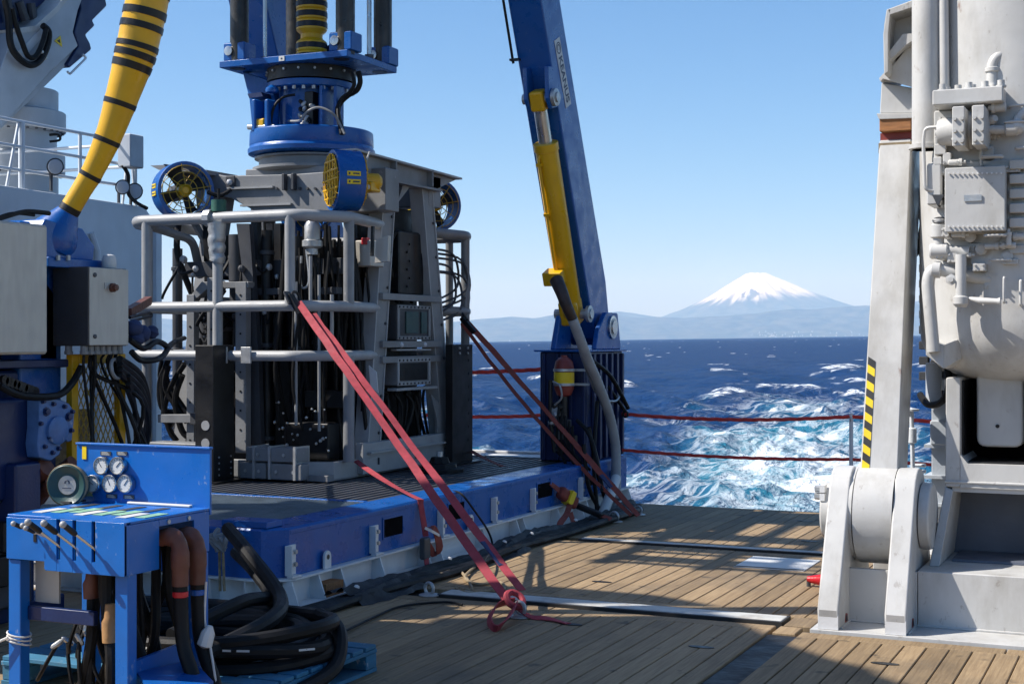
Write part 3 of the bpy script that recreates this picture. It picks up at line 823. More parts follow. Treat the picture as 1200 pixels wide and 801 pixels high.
# ================================================================== LAUNCH SKID
def make_skid():
    t = thing('launch_skid', (-7.4, 11, 0), 'long blue launch platform bolted on a white steel base, under the vehicle', 'platform')
    XR, XL, Y0, Y1 = -5.11, -9.75, 7.72, 14.2
    # white base
    MB().box(XL, -5.12, Y0 + 0.08, Y1 - 0.05, 0.0, 0.165).build('base_web', 'base_white', t)
    MB().prism([(XL, Y0 - 0.03, 0.167), (-5.17, Y0 - 0.03, 0.167), (-5.05, Y0 + 0.12, 0.167), (-5.05, Y1, 0.167), (XL, Y1, 0.167)], (0, 0, 0.017)).build('base_flange', 'base_white', t, bevel=0.004)
    MB().box(XL, -5.0, Y0, Y1 - 0.03, 0.0, 0.012).build('bottom_flange', 'base_white', t)
    g = None
    for y in (7.80, 8.12, 8.40, 8.93, 9.62, 9.82, 10.62, 11.28, 11.42, 12.2, 12.75, 12.92, 13.7, 14.1):
        pts = [(-5.2, y, 0.012), (-5.0, y, 0.012), (-5.055, y, 0.166), (-5.2, y, 0.166)]
        MB().prism(pts, (0, 0.014, 0)).build('gusset', 'base_white', t)
    for x in (-5.35, -5.62, -5.95, -6.6, -7.4):
        MB().prism([(x, Y0 + 0.1, 0.012), (x, Y0 + 0.0, 0.012), (x, Y0 - 0.02, 0.166), (x, Y0 + 0.1, 0.166)], (0.014, 0, 0)).build('gusset', 'base_white', t)
    MB().box(-5.19, -5.02, 8.16, 8.38, 0.0, 0.10).build('timber_wedge', 'wood_block', t)
    # blue pontoon with chamfered near corner
    def ring(i, z): return [(XL + i, Y0 + i, z), (XR - 0.12 - i * 0.5, Y0 + i, z), (XR - i, Y0 + 0.14 + i * 0.5, z), (XR - i, Y1 - i, z), (XL + i, Y1 - i, z)]
    mb = MB()
    lv = [(0.0, 0.186), (0.0, 0.487), (0.012, 0.50), (0.30, 0.50), (0.315, 0.47)]
    b = [ring(*q) for q in lv]
    vs = [p for rr in b for p in rr]; fs = []
    for k in range(len(lv) - 1):
        for i in range(5): fs.append((k * 5 + i, k * 5 + (i + 1) % 5, (k + 1) * 5 + (i + 1) % 5, (k + 1) * 5 + i))
    fs.append(tuple(range(len(vs) - 5, len(vs))))
    mb.add(vs, fs)
    mb.build('pontoon', 'blue', t)
    MB().box(XR - 0.02, XR + 0.004, Y0 + 0.15, Y1 - 0.02, 0.455, 0.487).build('edge_strip', 'blue', t, bevel=0.006)
    MB().box(-5.55, -5.2, Y0 + 0.02, Y0 + 0.2, 0.501, 0.545).build('corner_block', 'blue', t, bevel=0.006)
    MB().box(-6.05, -5.72, Y0 - 0.03, Y0 - 0.001, 0.19, 0.46).build('front_panel', 'blue', t, bevel=0.006)
    # slots in the side: framed black plates standing for the shade inside
    for a, bb in ((9.08, 9.36), (10.10, 10.38), (11.86, 12.2), (13.05, 13.3)):
        MB().box(XR - 0.01, XR + 0.0035, a, bb, 0.285, 0.415).build('slot', 'slot_shade', t)
        fr = MB()
        fr.box(XR, XR + 0.007, a - 0.014, a, 0.271, 0.429); fr.box(XR, XR + 0.007, bb, bb + 0.014, 0.271, 0.429)
        fr.box(XR, XR + 0.007, a, bb, 0.415, 0.429); fr.box(XR, XR + 0.007, a, bb, 0.271, 0.285)
        fr.build('slot_frame', 'blue', t)
    # white angle brackets with bolts
    for y in (7.86, 8.93, 9.97, 10.94, 11.75, 12.89, 13.79):
        br = MB().box(XR + 0.001, XR + 0.016, y - 0.055, y + 0.055, 0.20, 0.392).box(XR + 0.016, XR + 0.060, y - 0.055, y + 0.055, 0.185, 0.20)
        br.box(XR + 0.012, XR + 0.055, y - 0.055, y - 0.043, 0.20, 0.392)
        o = br.build('bracket', 'base_white', t, bevel=0.003)
        for dz in (0.265, 0.345):
            for dy in (-0.015, 0.035):
                MB().cyl((XR + 0.016, y + dy, dz), (XR + 0.034, y + dy, dz), 0.015, n=6).build('bolt', 'galv', o)
    # lifting lugs
    for y in (8.27, 10.45, 12.5):
        n = 12; hole = 0.013
        outer = [(y - 0.042, 0.185)] + [(y - 0.042 * math.cos(PI * i / n), 0.262 + 0.042 * math.sin(PI * i / n)) for i in range(n + 1)] + [(y + 0.042, 0.185)]
        o = MB().prism([(-5.09, a, b) for a, b in outer], (0.018, 0, 0)).build('lug', 'base_white', t, bevel=0.003)
        MB().cyl((-5.0725, y, 0.262), (-5.0705, y, 0.262), 0.017, n=14).build('lug_hole', 'black', o)
    # grating: bars running fore and aft, in two fields
    gr = MB()
    for i in range(118):
        x = XR - 0.33 - i * 0.036
        gr.box(x - 0.006, x + 0.006, Y0 + 0.32, 9.35, 0.472, 0.498)
    for k in range(14): gr.box(XR - 4.55, XR - 0.32, Y0 + 0.36 + k * 0.10, Y0 + 0.37 + k * 0.10, 0.472, 0.490)
    gr.build('grating', 'grating', t, kind='stuff')
    gr = MB()
    for i in range(46):
        x = XR - 0.34 - i * 0.09
        gr.box(x - 0.02, x + 0.02, 9.42, 13.8, 0.472, 0.496)
    gr.build('tread_bars', 'dark_grey', t, kind='stuff')
    MB().box(XL + 0.32, XR - 0.32, 9.355, 9.415, 0.472, 0.502).build('cross_bar', 'blue', t, bevel=0.004)
    # far coaming and light aft deck strip
    MB().box(-9.7, -5.75, 13.9, 14.0, 0.50, 0.53).build('aft_strip', 'base_white', t, bevel=0.004)
    MB().box(-9.7, -5.75, 13.55, 13.88, 0.498, 0.506).build('aft_plate', 'base_white', t)
    return t
make_skid()

cl = thing('corner_lock', PZ(515, 556, 0.5), 'black stepped rubber lock cone on the platform behind the vehicle base', 'lock')
p = PZ(515, 552, 0.5)
MB().lathe(p, (0, 0, 1), [(0.24, 0.0), (0.24, 0.03), (0.17, 0.04), (0.16, 0.07), (0.10, 0.08), (0.08, 0.13), (0.04, 0.135)], 8).build('cone', 'rubber', cl)
MB().cyl(p + V((0, 0, 0.13)), p + V((0, 0, 0.18)), 0.03, n=8).build('pin', 'galv', cl)
def guide_plate(x0, x1, y0, y1, z0, z1, lab, holes):
    t = thing('guide_post', ((x0 + x1) / 2, (y0 + y1) / 2, z0), lab, 'guide post')
    MB().box(x0, x1, y0, y1, z0 + 0.01, z1).build('plate', 'black', t, bevel=0.006)
    MB().box(x0 - 0.08, x1 + 0.08, y0 - 0.06, y1 + 0.06, z0, z0 + 0.012).build('foot', 'black', t)
    for (p, q, r, m) in holes: MB().cyl(p, q, r, n=16).build('bolt' if r < 0.03 else 'hole_cap', m, t)
guide_plate(-7.48, -7.29, 10.06, 10.36, 0.50, 1.655, 'tall black guide plate at the vehicle front, next to the blue console',
            [((-7.37, 10.062, z), (-7.37, 10.055, z), 0.042, 'grey_light') for z in (0.98, 0.83)] +
            [((-7.288, 10.10 + dy, 0.56 + k * 0.05), (-7.28, 10.10 + dy, 0.56 + k * 0.05), 0.008, 'galv') for k in range(4) for dy in (0.03, 0.2)] +
            [((-7.42 + dx, 10.062, 0.62 + k * 0.04), (-7.42 + dx, 10.052, 0.62 + k * 0.04), 0.008, 'galv') for k in range(3) for dx in (0.0, 0.08)])
guide_plate(-6.33, -6.25, 12.46, 12.90, 0.50, 1.655, 'dark guide plate with bolt holes at the vehicle right rear corner',
            [((-6.251, 12.82, 1.50 - k * 0.13), (-6.246, 12.82, 1.50 - k * 0.13), 0.016, 'black') for k in range(7)] +
            [((-6.251, 12.60 + dy, 1.57 + dz), (-6.238, 12.60 + dy, 1.57 + dz), 0.012, 'galv') for dy in (0, 0.18) for dz in (0, 0.05)])

# ================================================================== THE VEHICLE
RX, RY = -7.45, 11.85
def make_vehicle():
    t = thing('underwater_vehicle', (RX, RY, 0.5), 'grey steel framed underwater vehicle with bumper rails and thrusters on the blue platform', 'underwater vehicle')
    # ---- bumper rails
    def plan(z, full):
        p = [(-6.50, 11.50), (-6.35, 10.70), (-6.64, 10.30), (-8.28, 10.30), (-8.52, 10.62), (-8.45, 11.4)] if not full else None
        return [V((a, b, z)) for a, b in p]
    for z, r in ((2.745, 0.050), (1.985, 0.046), (1.565, 0.044)):
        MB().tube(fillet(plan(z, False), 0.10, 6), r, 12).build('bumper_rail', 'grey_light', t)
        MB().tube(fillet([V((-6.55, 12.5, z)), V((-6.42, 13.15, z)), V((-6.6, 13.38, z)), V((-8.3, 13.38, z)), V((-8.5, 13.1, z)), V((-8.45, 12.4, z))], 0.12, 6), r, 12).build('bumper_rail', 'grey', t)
    MB().tube(fillet([V((-8.15, 10.30, 2.70)), V((-8.2, 11.0, 2.62)), V((-8.3, 11.25, 2.3))], 0.12), 0.04, 10).build('rail_stay', 'grey', t)
    for x, y, z0, z1, r in ((-8.17, 10.30, 1.985, 2.745, 0.048), (-7.42, 10.30, 1.10, 2.745, 0.044), (-6.69, 10.30, 1.985, 2.745, 0.044), (-6.37, 10.72, 1.985, 2.745, 0.046),
                            (-6.37, 10.72, 0.66, 1.565, 0.048), (-8.45, 10.65, 0.66, 1.985, 0.044), (-6.44, 13.12, 0.66, 2.745, 0.044), (-6.75, 13.38, 1.0, 2.745, 0.04), (-8.3, 13.38, 0.66, 2.745, 0.044)):
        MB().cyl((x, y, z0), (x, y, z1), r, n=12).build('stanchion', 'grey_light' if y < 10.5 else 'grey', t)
    # plastic wrapping on one stanchion, green coupling above
    rr = random.Random(3)
    pts = [V((-7.42 + rr.uniform(-.008, .008), 10.29, 2.70 - i * 0.03)) for i in range(12)]
    MB().tube(pts, [0.078 - 0.0012 * i + rr.uniform(-0.005, 0.005) for i in range(12)], 12).build('plastic_wrap', 'galv', t)
    MB().tube([(-7.47, 10.29, 2.745), (-7.53, 10.29, 2.745)], 0.075, 10).build('plastic_wrap', 'galv', t)
    MB().cyl((-7.43, 10.33, 2.80), (-7.43, 10.33, 2.90), 0.065, n=12).build('coupling', 'green_fit', t)
    MB().cyl((-7.43, 10.33, 2.90), (-7.43, 10.33, 3.0), 0.012, n=8).build('cable', 'rubber', t)
    # ---- base tray
    MB().box(-8.42, -6.42, 10.46, 13.0, 0.505, 0.56).build('base_tray', 'grey', t, bevel=0.005)
    MB().prism([(-8.42, 10.44, 0.52), (-6.70, 10.44, 0.52), (-6.42, 10.56, 0.52), (-6.40, 12.95, 0.52), (-6.47, 12.95, 0.52), (-6.48, 10.62, 0.52), (-6.72, 10.52, 0.52), (-8.42, 10.52, 0.52)], (0, 0, 0.145)).build('base_rim', 'grey_light', t, bevel=0.004)
    MB().box(-6.44, -6.36, 10.95, 12.98, 0.53, 0.80).build('side_sill', 'grey_light', t, bevel=0.006)
    MB().box(-6.42, -6.32, 11.02, 12.98, 0.705, 0.722).build('sill_flange', 'grey_light', t)
    for y in (11.2, 11.9, 12.5): MB().box(-6.359, -6.345, y, y + 0.012, 0.60, 0.66).build('sill_rib', 'dark_grey', t)
    # ballast blocks on the front step
    for x0, x1, z0, z1 in ((-7.245, -6.97, 0.515, 0.655), (-6.95, -6.615, 0.515, 0.655), (-7.18, -6.66, 0.665, 0.79), (-8.2, -7.55, 0.665, 0.80)):
        o = MB().box(x0, x1, 10.36, 10.56, z0, z1).build('ballast_block', 'grey', t, bevel=0.012)
        for k in (0.25, 0.75): MB().cyl((x0 + (x1 - x0) * k, 10.361, (z0 + z1) / 2), (x0 + (x1 - x0) * k, 10.35, (z0 + z1) / 2), 0.014, n=8).build('bolt', 'galv', o)
    for x in (-7.09, -6.93, -6.68): MB().box(x - 0.012, x + 0.012, 10.348, 10.57, 0.52, 0.80).build('ballast_strap', 'galv', t)
    # ---- trapezoid side frames
    for side, X in ((1, -6.41), (-1, -8.48)):
        for yb, yt in ((11.17, 11.60), (12.66, 12.32)):
            p0 = V((X, yb, 0.56)); p1 = V((X + (-0.06 if side > 0 else 0.10), yt, 3.16))
            MB().beam(p0, p1, 0.20, 0.025, up=(1, 0, 0)).build('leg_web', 'grey', t)
            for s in (-1, 1):
                off = V((0, s * 0.105, 0))
                MB().beam(p0 + off + V((-side * 0.05, 0, 0)), p1 + off + V((-side * 0.05, 0, 0)), 0.018, 0.14, up=(1, 0, 0)).build('leg_flange', 'grey_light' if side > 0 else 'grey', t)
            for k in range(7):
                q = p0.lerp(p1, 0.12 + k * 0.125)
                if side > 0: MB().cyl(q + V((0.012, 0.07, 0)), q + V((0.026, 0.07, 0)), 0.014, n=6).build('bolt', 'dark_grey', t)
        for z in (1.49, 1.63, 2.06): MB().box(X - 0.03, X + 0.02, 11.35, 12.5, z, z + 0.06).build('cross_member', 'grey', t, bevel=0.004)
        MB().box(X - 0.02, X + 0.01, 11.35, 12.55, 0.56, 0.60).build('cross_member', 'grey', t)
    # gusset plates on the near right frame
    MB().prism([PX(a, b, -6.385) for a, b in [(505, 462), (520, 478), (531, 505), (533, 525), (513, 525), (512, 490)]], (-0.02, 0, 0)).build('gusset', 'grey', t)
    # white deflector sheets
    MB().prism([PY(a, b, 10.95) for a, b in [(432, 428), (441, 436), (443, 460), (434, 452)]], (0, 0.01, 0)).build('white_sheet', 'label_white', t)
    MB().prism([PY(a, b, 11.0) for a, b in [(441, 280), (455, 276), (454, 306), (439, 308)]], (0, 0.05, 0)).build('white_case', 'stainless', t)
    # ---- electronics boxes in the right frame
    for (z0, z1, glass) in ((1.70, 2.02, True), (1.28, 1.53, True)):
        o = MB().box(-6.62, -6.40, 11.62, 12.27, z0, z1).build('electronics_box', 'dark_grey' if z0 > 1.5 else 'grey', t, bevel=0.012)
        fr = MB()
        fr.box(-6.40, -6.388, 11.62, 12.27, z1 - 0.035, z1); fr.box(-6.40, -6.388, 11.62, 12.27, z0, z0 + 0.035)
        fr.box(-6.40, -6.388, 11.62, 11.66, z0 + 0.035, z1 - 0.035); fr.box(-6.40, -6.388, 12.23, 12.27, z0 + 0.035, z1 - 0.035)
        fr.build('cover_frame', 'grey' if z0 > 1.5 else 'grey_light', o, bevel=0.003)
        if z0 > 1.5:
            MB().box(-6.398, -6.386, 11.78, 12.02, z0 + 0.06, z1 - 0.06).build('window', 'horn_green', o, bevel=0.003)
            MB().box(-6.398, -6.386, 12.08, 12.19, z0 + 0.06, z1 - 0.06).build('window', 'horn_green', o, bevel=0.003)
        else:
            MB().box(-6.398, -6.392, 11.68, 12.21, z0 + 0.045, z1 - 0.045).build('window', 'black', o, bevel=0.003)
        for k in range(9):
            for z in (z0 + 0.017, z1 - 0.017):
                MB().cyl((-6.388, 11.65 + k * 0.073, z), (-6.378, 11.65 + k * 0.073, z), 0.009, n=6).build('bolt', 'dark_grey', o)
    for y in (11.70, 12.16): MB().ball((-6.40, y, 1.655), 0.028, 10, 6).build('lamp', 'lamp_glass', t)
    MB().box(-6.46, -6.40, 11.62, 12.30, 1.60, 1.615).build('lamp_shelf', 'grey_light', t)
    MB().box(-6.46, -6.36, 11.55, 12.36, 1.235, 1.26).build('shelf', 'grey_light', t, bevel=0.003)
    o = MB().box(-6.95, -6.50, 11.85, 12.35, 2.12, 2.72).build('electronics_pod', 'black', t, bevel=0.02)
    for k in range(6): MB().cyl((-6.50, 12.0 + 0.05 * (k % 2), 2.2 + k * 0.08), (-6.488, 12.0 + 0.05 * (k % 2), 2.2 + k * 0.08), 0.012, n=6).build('bolt', 'black', o)
    MB().box(-6.80, -6.66, 11.36, 12.5, 0.7, 2.95).build('dark_backing', 'black', t)  # black backing added so the frame bay reads as dark interior
    # ---- top frame and hub
    MB().prism([PY(a, b, 11.25) for a, b in [(238, 199), (262, 206), (345, 204), (452, 196), (452, 246), (395, 250), (345, 250), (300, 248), (270, 232), (240, 228)]], (0, 0.25, 0)).build('front_beam', 'grey', t, bevel=0.008)
    MB().prism([PY(a, b, 11.1) for a, b in [(176, 194), (198, 193), (242, 199), (242, 204), (186, 199)]], (0, 0.5, 0)).build('wing_plate', 'grey', t)
    MB().prism([PY(a, b, 11.27) for a, b in [(226, 200), (246, 200), (262, 222), (250, 300), (236, 300)]], (0, 0.2, 0)).build('shoulder_plate', 'grey', t, bevel=0.005)
    wedge = [(-6.45, 10.90, 3.335), (-6.45, 12.92, 3.29), (-6.45, 12.45, 3.14), (-6.45, 11.45, 3.16), (-6.45, 11.1, 3.17)]
    MB().prism(wedge, (-0.02, 0, 0)).build('side_wedge', 'grey', t)
    MB().prism([V(p) + V((0.06, 0, 0)) for p in [(-6.45, 10.88, 3.337), (-6.45, 12.95, 3.292), (-6.45, 12.95, 3.31), (-6.45, 10.88, 3.355)]], (-0.2, 0, 0)).build('wedge_flange', 'grey_light', t)
    MB().box(-6.55, -6.38, 11.45, 12.5, 3.13, 3.15).build('wedge_flange', 'grey', t)
    for y in (11.60, 12.32): MB().box(-6.45, -6.39, y - 0.01, y + 0.01, 3.16, 3.32).build('stiffener', 'grey', t)
    MB().prism([(-6.45, 11.83, 3.13), (-6.45, 11.97, 3.13), (-6.45, 11.72, 2.95)], (-0.02, 0, 0)).build('gusset', 'grey', t)
    MB().prism([(-8.5, 10.95, 3.33), (-8.5, 12.9, 3.30), (-8.5, 12.45, 3.14), (-8.5, 11.3, 3.14)], (0.03, 0, 0)).build('side_wedge', 'grey', t)
    MB().box(-8.45, -6.45, 12.35, 12.6, 2.98, 3.28).build('rear_beam', 'grey', t, bevel=0.008)
    MB().box(-7.9, -6.95, 11.4, 12.4, 3.0, 3.30).build('hub_box', 'grey', t, bevel=0.01)
    MB().lathe((RX, RY, 0), (0, 0, 1), [(0.52, 3.28), (0.56, 3.30), (0.56, 3.325), (0.50, 3.33), (0.50, 3.40), (0.54, 3.41), (0.54, 3.425)], 48).build('hub_collar', 'grey', t)
    for px0, px1, py in ((267, 321, 221), (283, 342, 241)):
        a, b = PY(px0, py, 11.24), PY(px1, py - 2, 11.24)
        MB().beam(a, b, 0.05, 0.018).build('beam_rib', 'grey_light', t)
    a = PY(271, 214, 11.245); MB().box(a.x - 0.05, a.x + 0.05, a.y - 0.02, a.y, a.z - 0.06, a.z + 0.06).build('lamp_box', 'dark_grey', t, bevel=0.005)
    MB().ball(a + V((0, -0.025, 0)), 0.03, 10, 6).build('lamp', 'lamp_glass', t)
    for k in range(12):
        a = PY(325 + k * 9, 221, 11.245); MB().cyl(a, a + V((0, -0.02, 0)), 0.013, n=6).build('bolt', 'dark_grey', t)
    for dx in (0, 0.1):
        a = PY(334, 212, 11.245); MB().box(a.x + dx, a.x + dx + 0.03, a.y - 0.06, a.y, a.z - 0.09, a.z + 0.06).build('pad_eye', 'dark_grey', t, bevel=0.006)
    # ---- left uprights and arch plate
    for px, w, y0, y1, Y in ((226, 0.085, 345, 530, 10.75), (251, 0.10, 325, 405, 10.62), (285, 0.115, 330, 530, 10.75), (250, 0.07, 330, 530, 11.2)):
        a, b = PY(px, y0, Y), PY(px, y1, Y)
        o = MB().box(a.x - w / 2, a.x + w / 2, Y - 0.04, Y + 0.04, max(b.z, 0.56), a.z).build('upright', 'grey', t, bevel=0.005)
        for k in range(8): MB().cyl((a.x, Y - 0.041, a.z - 0.12 - k * 0.17), (a.x, Y - 0.045, a.z - 0.12 - k * 0.17), 0.01, n=8).build('hole', 'black', o)
    MB().prism([PY(a, b, 10.72) for a, b in [(221, 349), (236, 330), (291, 330), (291, 337), (243, 338), (231, 349)]], (0, 0.1, 0)).build('arch_plate', 'grey', t, bevel=0.004)
    MB().prism([PY(a, b, 10.8) for a, b in [(277, 262), (292, 262), (303, 420), (306, 520), (291, 520), (290, 400), (283, 310)]], (0, 0.06, 0)).build('inner_plate', 'dark_grey', t)
    a, b = PY(187, 490, 10.7), PY(232, 490, 10.7)
    MB().beam(a, b, 0.06, 0.075).build('bracket_arm', 'grey', t, bevel=0.004)
    MB().box(b.x - 0.03, b.x + 0.05, 10.62, 10.70, b.z - 0.05, b.z + 0.05).build('bracket_block', 'dark_grey', t, bevel=0.005)
    # rail clamp plates on the lower rail
    for x in (-7.33, -7.09):
        MB().box(x - 0.05, x + 0.05, 10.235, 10.255, 1.50, 1.64).build('clamp_plate', 'galv', t, bevel=0.004)
    # lattice strip
    for k in range(9):
        z = 0.7 + k * 0.13
        x0 = PY(236, 430, 10.9).x
        for d in (0, 1):
            MB().beam((x0 + d * 0.07, 10.9, z), (x0 + 0.07 - d * 0.07, 10.9, z + 0.12), 0.015, 0.012, up=(0, 1, 0)).build('lattice_bar', 'dark_grey', t)
    # ---- inner machinery: pressure tubes, manifolds, hose curtains
    rr = random.Random(12)
    for px, Y, r, z0, z1, m in ((313, 10.95, 0.055, 0.62, 2.68, 'black'), (350, 11.0, 0.075, 0.62, 2.62, 'black'), (305, 11.3, 0.09, 0.62, 2.62, 'black'),
                                (372, 11.1, 0.06, 0.9, 2.45, 'dark_grey'), (232, 11.6, 0.08, 0.6, 2.1, 'black'), (262, 11.5, 0.10, 0.6, 2.0, 'black'), (208, 11.7, 0.05, 0.6, 2.6, 'dark_grey')):
        p = PY(px, 400, Y)
        o = MB().cyl((p.x, Y, z0), (p.x, Y, z1), r, n=16).build('pressure_tube', m, t)
        for z in (z0 + 0.2, (z0 + z1) / 2, z1 - 0.2): MB().lathe((p.x, Y, z), (0, 0, 1), [(r + 0.001, -0.02), (r + 0.012, -0.015), (r + 0.012, 0.015), (r + 0.001, 0.02)], 16).build('clamp_ring', 'dark_grey', o)
    for px, y0, y1, r in ((347, 330, 498, 0.014), (374, 322, 505, 0.013), (364, 300, 356, 0.016), (389, 345, 420, 0.017)):
        MB().tube([PY(px, y0, 10.75), PY(px, y1, 10.75)], r, 8).build('steel_pipe', 'grey_light', t)
    MB().tube(smooth_path([PY(359, 292, 10.8), PY(362, 330, 10.8), PY(353, 335, 10.8), PY(353, 300, 10.8)]), 0.012, 6).build('steel_pipe', 'galv', t)
    a = PY(366, 262, 10.8)
    MB().lathe(a, (0, 0, -1), [(0.05, -0.02), (0.07, 0.02), (0.07, 0.14), (0.09, 0.15), (0.09, 0.20), (0.05, 0.22), (0.05, 0.27)], 16).build('cable_gland', 'galv', t)
    for k in range(150):                                          # hose curtain
        x = rr.uniform(-7.15, -6.52); y = rr.uniform(10.75, 11.45)
        z1 = rr.uniform(2.35, 2.72); z0 = rr.uniform(0.65, 1.3)
        w = rr.uniform(-0.12, 0.12)
        pts = smooth_path([(x, y, z1), (x + w * 0.4, y + rr.uniform(-.05, .05), (z1 * 2 + z0) / 3), (x + w, y + rr.uniform(-.08, .08), (z1 + 2 * z0) / 3), (x + w * 0.6 + rr.uniform(-.1, .1), y + 0.08, z0)], 4)
        if k < 70: MB().tube(pts, rr.uniform(0.010, 0.022), 6).build('hose', 'rubber', t)
    for k in range(40):                                           # hoses in the right frame bay
        y = rr.uniform(11.5, 12.5); x = rr.uniform(-6.75, -6.5)
        z1 = rr.choice([1.25, 1.2, 2.7]); z0 = 0.72 if z1 < 2 else 2.05
        pts = smooth_path([(x, y, z1), (x + rr.uniform(-.05, .05), y + rr.uniform(-.1, .1), (z0 + z1) / 2 + 0.1), (x, y + rr.uniform(-.15, .15), z0)], 5)
        MB().tube(pts, rr.uniform(0.012, 0.024), 6).build('hose', 'rubber', t)
    for k in range(34):                                           # small manifolds and cans, mostly dark
        x = rr.uniform(-8.2, -6.7); y = rr.uniform(10.9, 12.8); z = rr.uniform(0.62, 2.3)
        s = V((rr.uniform(0.06, 0.22), rr.uniform(0.06, 0.22), rr.uniform(0.06, 0.3)))
        if rr.random() < 0.6: MB().box(x - s.x, x + s.x, y - s.y, y + s.y, z, z + s.z).build('manifold', rr.choice(['black', 'dark_grey', 'black']), t, bevel=0.01)
        else: MB().cyl((x, y, z), (x, y, z + s.z + 0.15), s.x * 0.6, n=14).build('canister', rr.choice(['black', 'dark_grey', 'gunmetal']), t)
    MB().box(-7.15, -6.75, 11.2, 12.6, 0.56, 2.55).build('valve_pack', 'black', t, bevel=0.02)
    MB().box(-7.95, -7.45, 11.9, 12.9, 0.56, 2.2).build('power_unit', 'black', t, bevel=0.02)
    MB().box(-7.08, -6.62, 10.80, 11.0, 0.66, 0.98).build('manifold', 'black', t, bevel=0.02)
    MB().box(-6.98, -6.60, 11.52, 12.5, 0.72, 1.24).build('valve_pack', 'black', t, bevel=0.02)
    MB().box(-7.42, -6.60, 11.46, 11.56, 0.56, 2.60).build('dark_backing', 'black', t)  # black backing behind the hoses, stands for the dark interior
    MB().box(-8.05, -7.55, 11.35, 11.8, 0.56, 1.55).build('pump_unit', 'black', t, bevel=0.03)
    for k in range(26):
        a = V((rr.uniform(-7.2, -6.6), 10.79, rr.uniform(0.70, 1.15)))
        MB().ball(a, rr.uniform(0.008, 0.018), 8, 5).build('fitting', rr.choice(['galv', 'steel', 'steel']), t)
    for k in range(30):                                           # fittings and jumpers high in the left bay
        a = V((rr.uniform(-8.25, -7.2), rr.uniform(10.7, 11.4), rr.uniform(1.9, 2.45)))
        MB().ball(a, rr.uniform(0.02, 0.045), 8, 5).build('fitting', rr.choice(['black', 'dark_grey', 'galv']), t)
        b = a + V((rr.uniform(-.3, .3), rr.uniform(-.1, .1), rr.uniform(-.45, .1)))
        MB().tube(arc(a, (a + b) / 2 + V((rr.uniform(-.1, .1), -0.1, -0.15)), b, 8), rr.uniform(0.008, 0.018), 6).build('hose', 'rubber', t)
    for k in range(8):                                            # loops at the outer left, seen against the sea
        a = PY(rr.uniform(188, 225), rr.uniform(395, 440), 10.9); b = PY(rr.uniform(195, 232), rr.uniform(480, 520), 11.0)
        MB().tube(smooth_path([a, a.lerp(b, 0.3) + V((-0.12, 0, -0.05)), a.lerp(b, 0.7) + V((-0.05 + rr.uniform(-.1, .1), 0, -0.1)), b], 6), rr.uniform(0.018, 0.03), 8).build('hose', 'rubber', t)
    for k in range(6):                                            # hose loops at the right rear
        y = 12.75 + rr.random() * 0.35; z = 2.05 + rr.random() * 0.4
        MB().tube(smooth_path([(-6.5, 12.5, z + 0.15), (-6.42, y, z + 0.1), (-6.42, y + 0.08, z - 0.2), (-6.5, 12.6, z - 0.35)], 6), 0.012, 6).build('hose', 'dark_grey', t)
    MB().box(-8.3, -6.6, 11.0, 11.06, 2.28, 2.42).build('cross_beam', 'dark_grey', t, bevel=0.005)
    MB().box(-7.7, -6.6, 10.9, 11.0, 2.10, 2.16).build('cross_beam', 'dark_grey', t, bevel=0.005)
    for px, y0, y1 in ((244, 258, 345), (300, 256, 330), (318, 262, 340), (327, 262, 410)):
        MB().beam(PY(px, y0, 11.2), PY(px + 2, y1, 11.2), 0.07, 0.07, up=(0, 1, 0)).build('strut', 'black', t)
    MB().beam(PX(413, 283, -6.7), PX(440, 268, -6.7), 0.05, 0.05).build('strut', 'black', t)
    a = PY(427, 295, 11.2)
    MB().box(a.x - 0.09, a.x + 0.09, 11.15, 11.4, a.z - 0.13, a.z + 0.10).build('sonar_case', 'stainless', t, bevel=0.01)
    MB().box(a.x - 0.0, a.x + 0.06, 11.14, 11.2, a.z + 0.06, a.z + 0.12).build('red_plug', 'red', t, bevel=0.006)
    # black straps hanging on the front corner
    MB().beam(PY(437, 265, 10.9), PY(436, 300, 10.9), 0.02, 0.03, up=(0, 1, 0)).build('strap', 'black', t)

    # ---- thrusters
    def thruster(c, ax, motor_side, lab):
        c = V(c); ax = V(ax).normalized()
        Ro, Ri, ln = 0.262, 0.232, 0.245
        root = MB().lathe(c, ax, [(Ri, -ln / 2), (Ro, -ln / 2 + 0.01), (Ro + 0.004, ln / 2 - 0.01), (Ro, ln / 2), (Ri, ln / 2), (Ri, -ln / 2)], 40, True, False).build('thruster', 'blue', t)
        root['label'] = lab
        for s in (1, -1):
            g = MB()
            o = c + ax * s * (ln / 2 + 0.012)
            for q in (0.225, 0.165, 0.10, 0.05): g.torus(o, ax, q, 0.0042, 32, 5)
            u = V((0, 0, 1)) - ax * ax.z; u.normalize(); w = ax.cross(u)
            for k in range(8):
                d = u * math.cos(PI * k / 4 + 0.2) + w * math.sin(PI * k / 4 + 0.2)
                g.tube([o + d * 0.05, o + d * 0.232, o + d * 0.255 - ax * s * 0.03], 0.0042, 5)
            if motor_side == 2:
                for h_ in (-0.16, -0.08, 0.0, 0.08, 0.16):
                    hw2 = math.sqrt(0.23 ** 2 - h_ ** 2)
                    g.tube([o + u * h_ - w * hw2, o + u * h_ + w * hw2], 0.010, 6)
                    g.tube([o + w * h_ - u * hw2, o + w * h_ + u * hw2], 0.010, 6)
            g.build('grille', 'yellow_dull' if motor_side < 2 else 'yellow', root)
        pr = MB()
        u = V((0, 0, 1)) - ax * ax.z; u.normalize(); w = ax.cross(u)
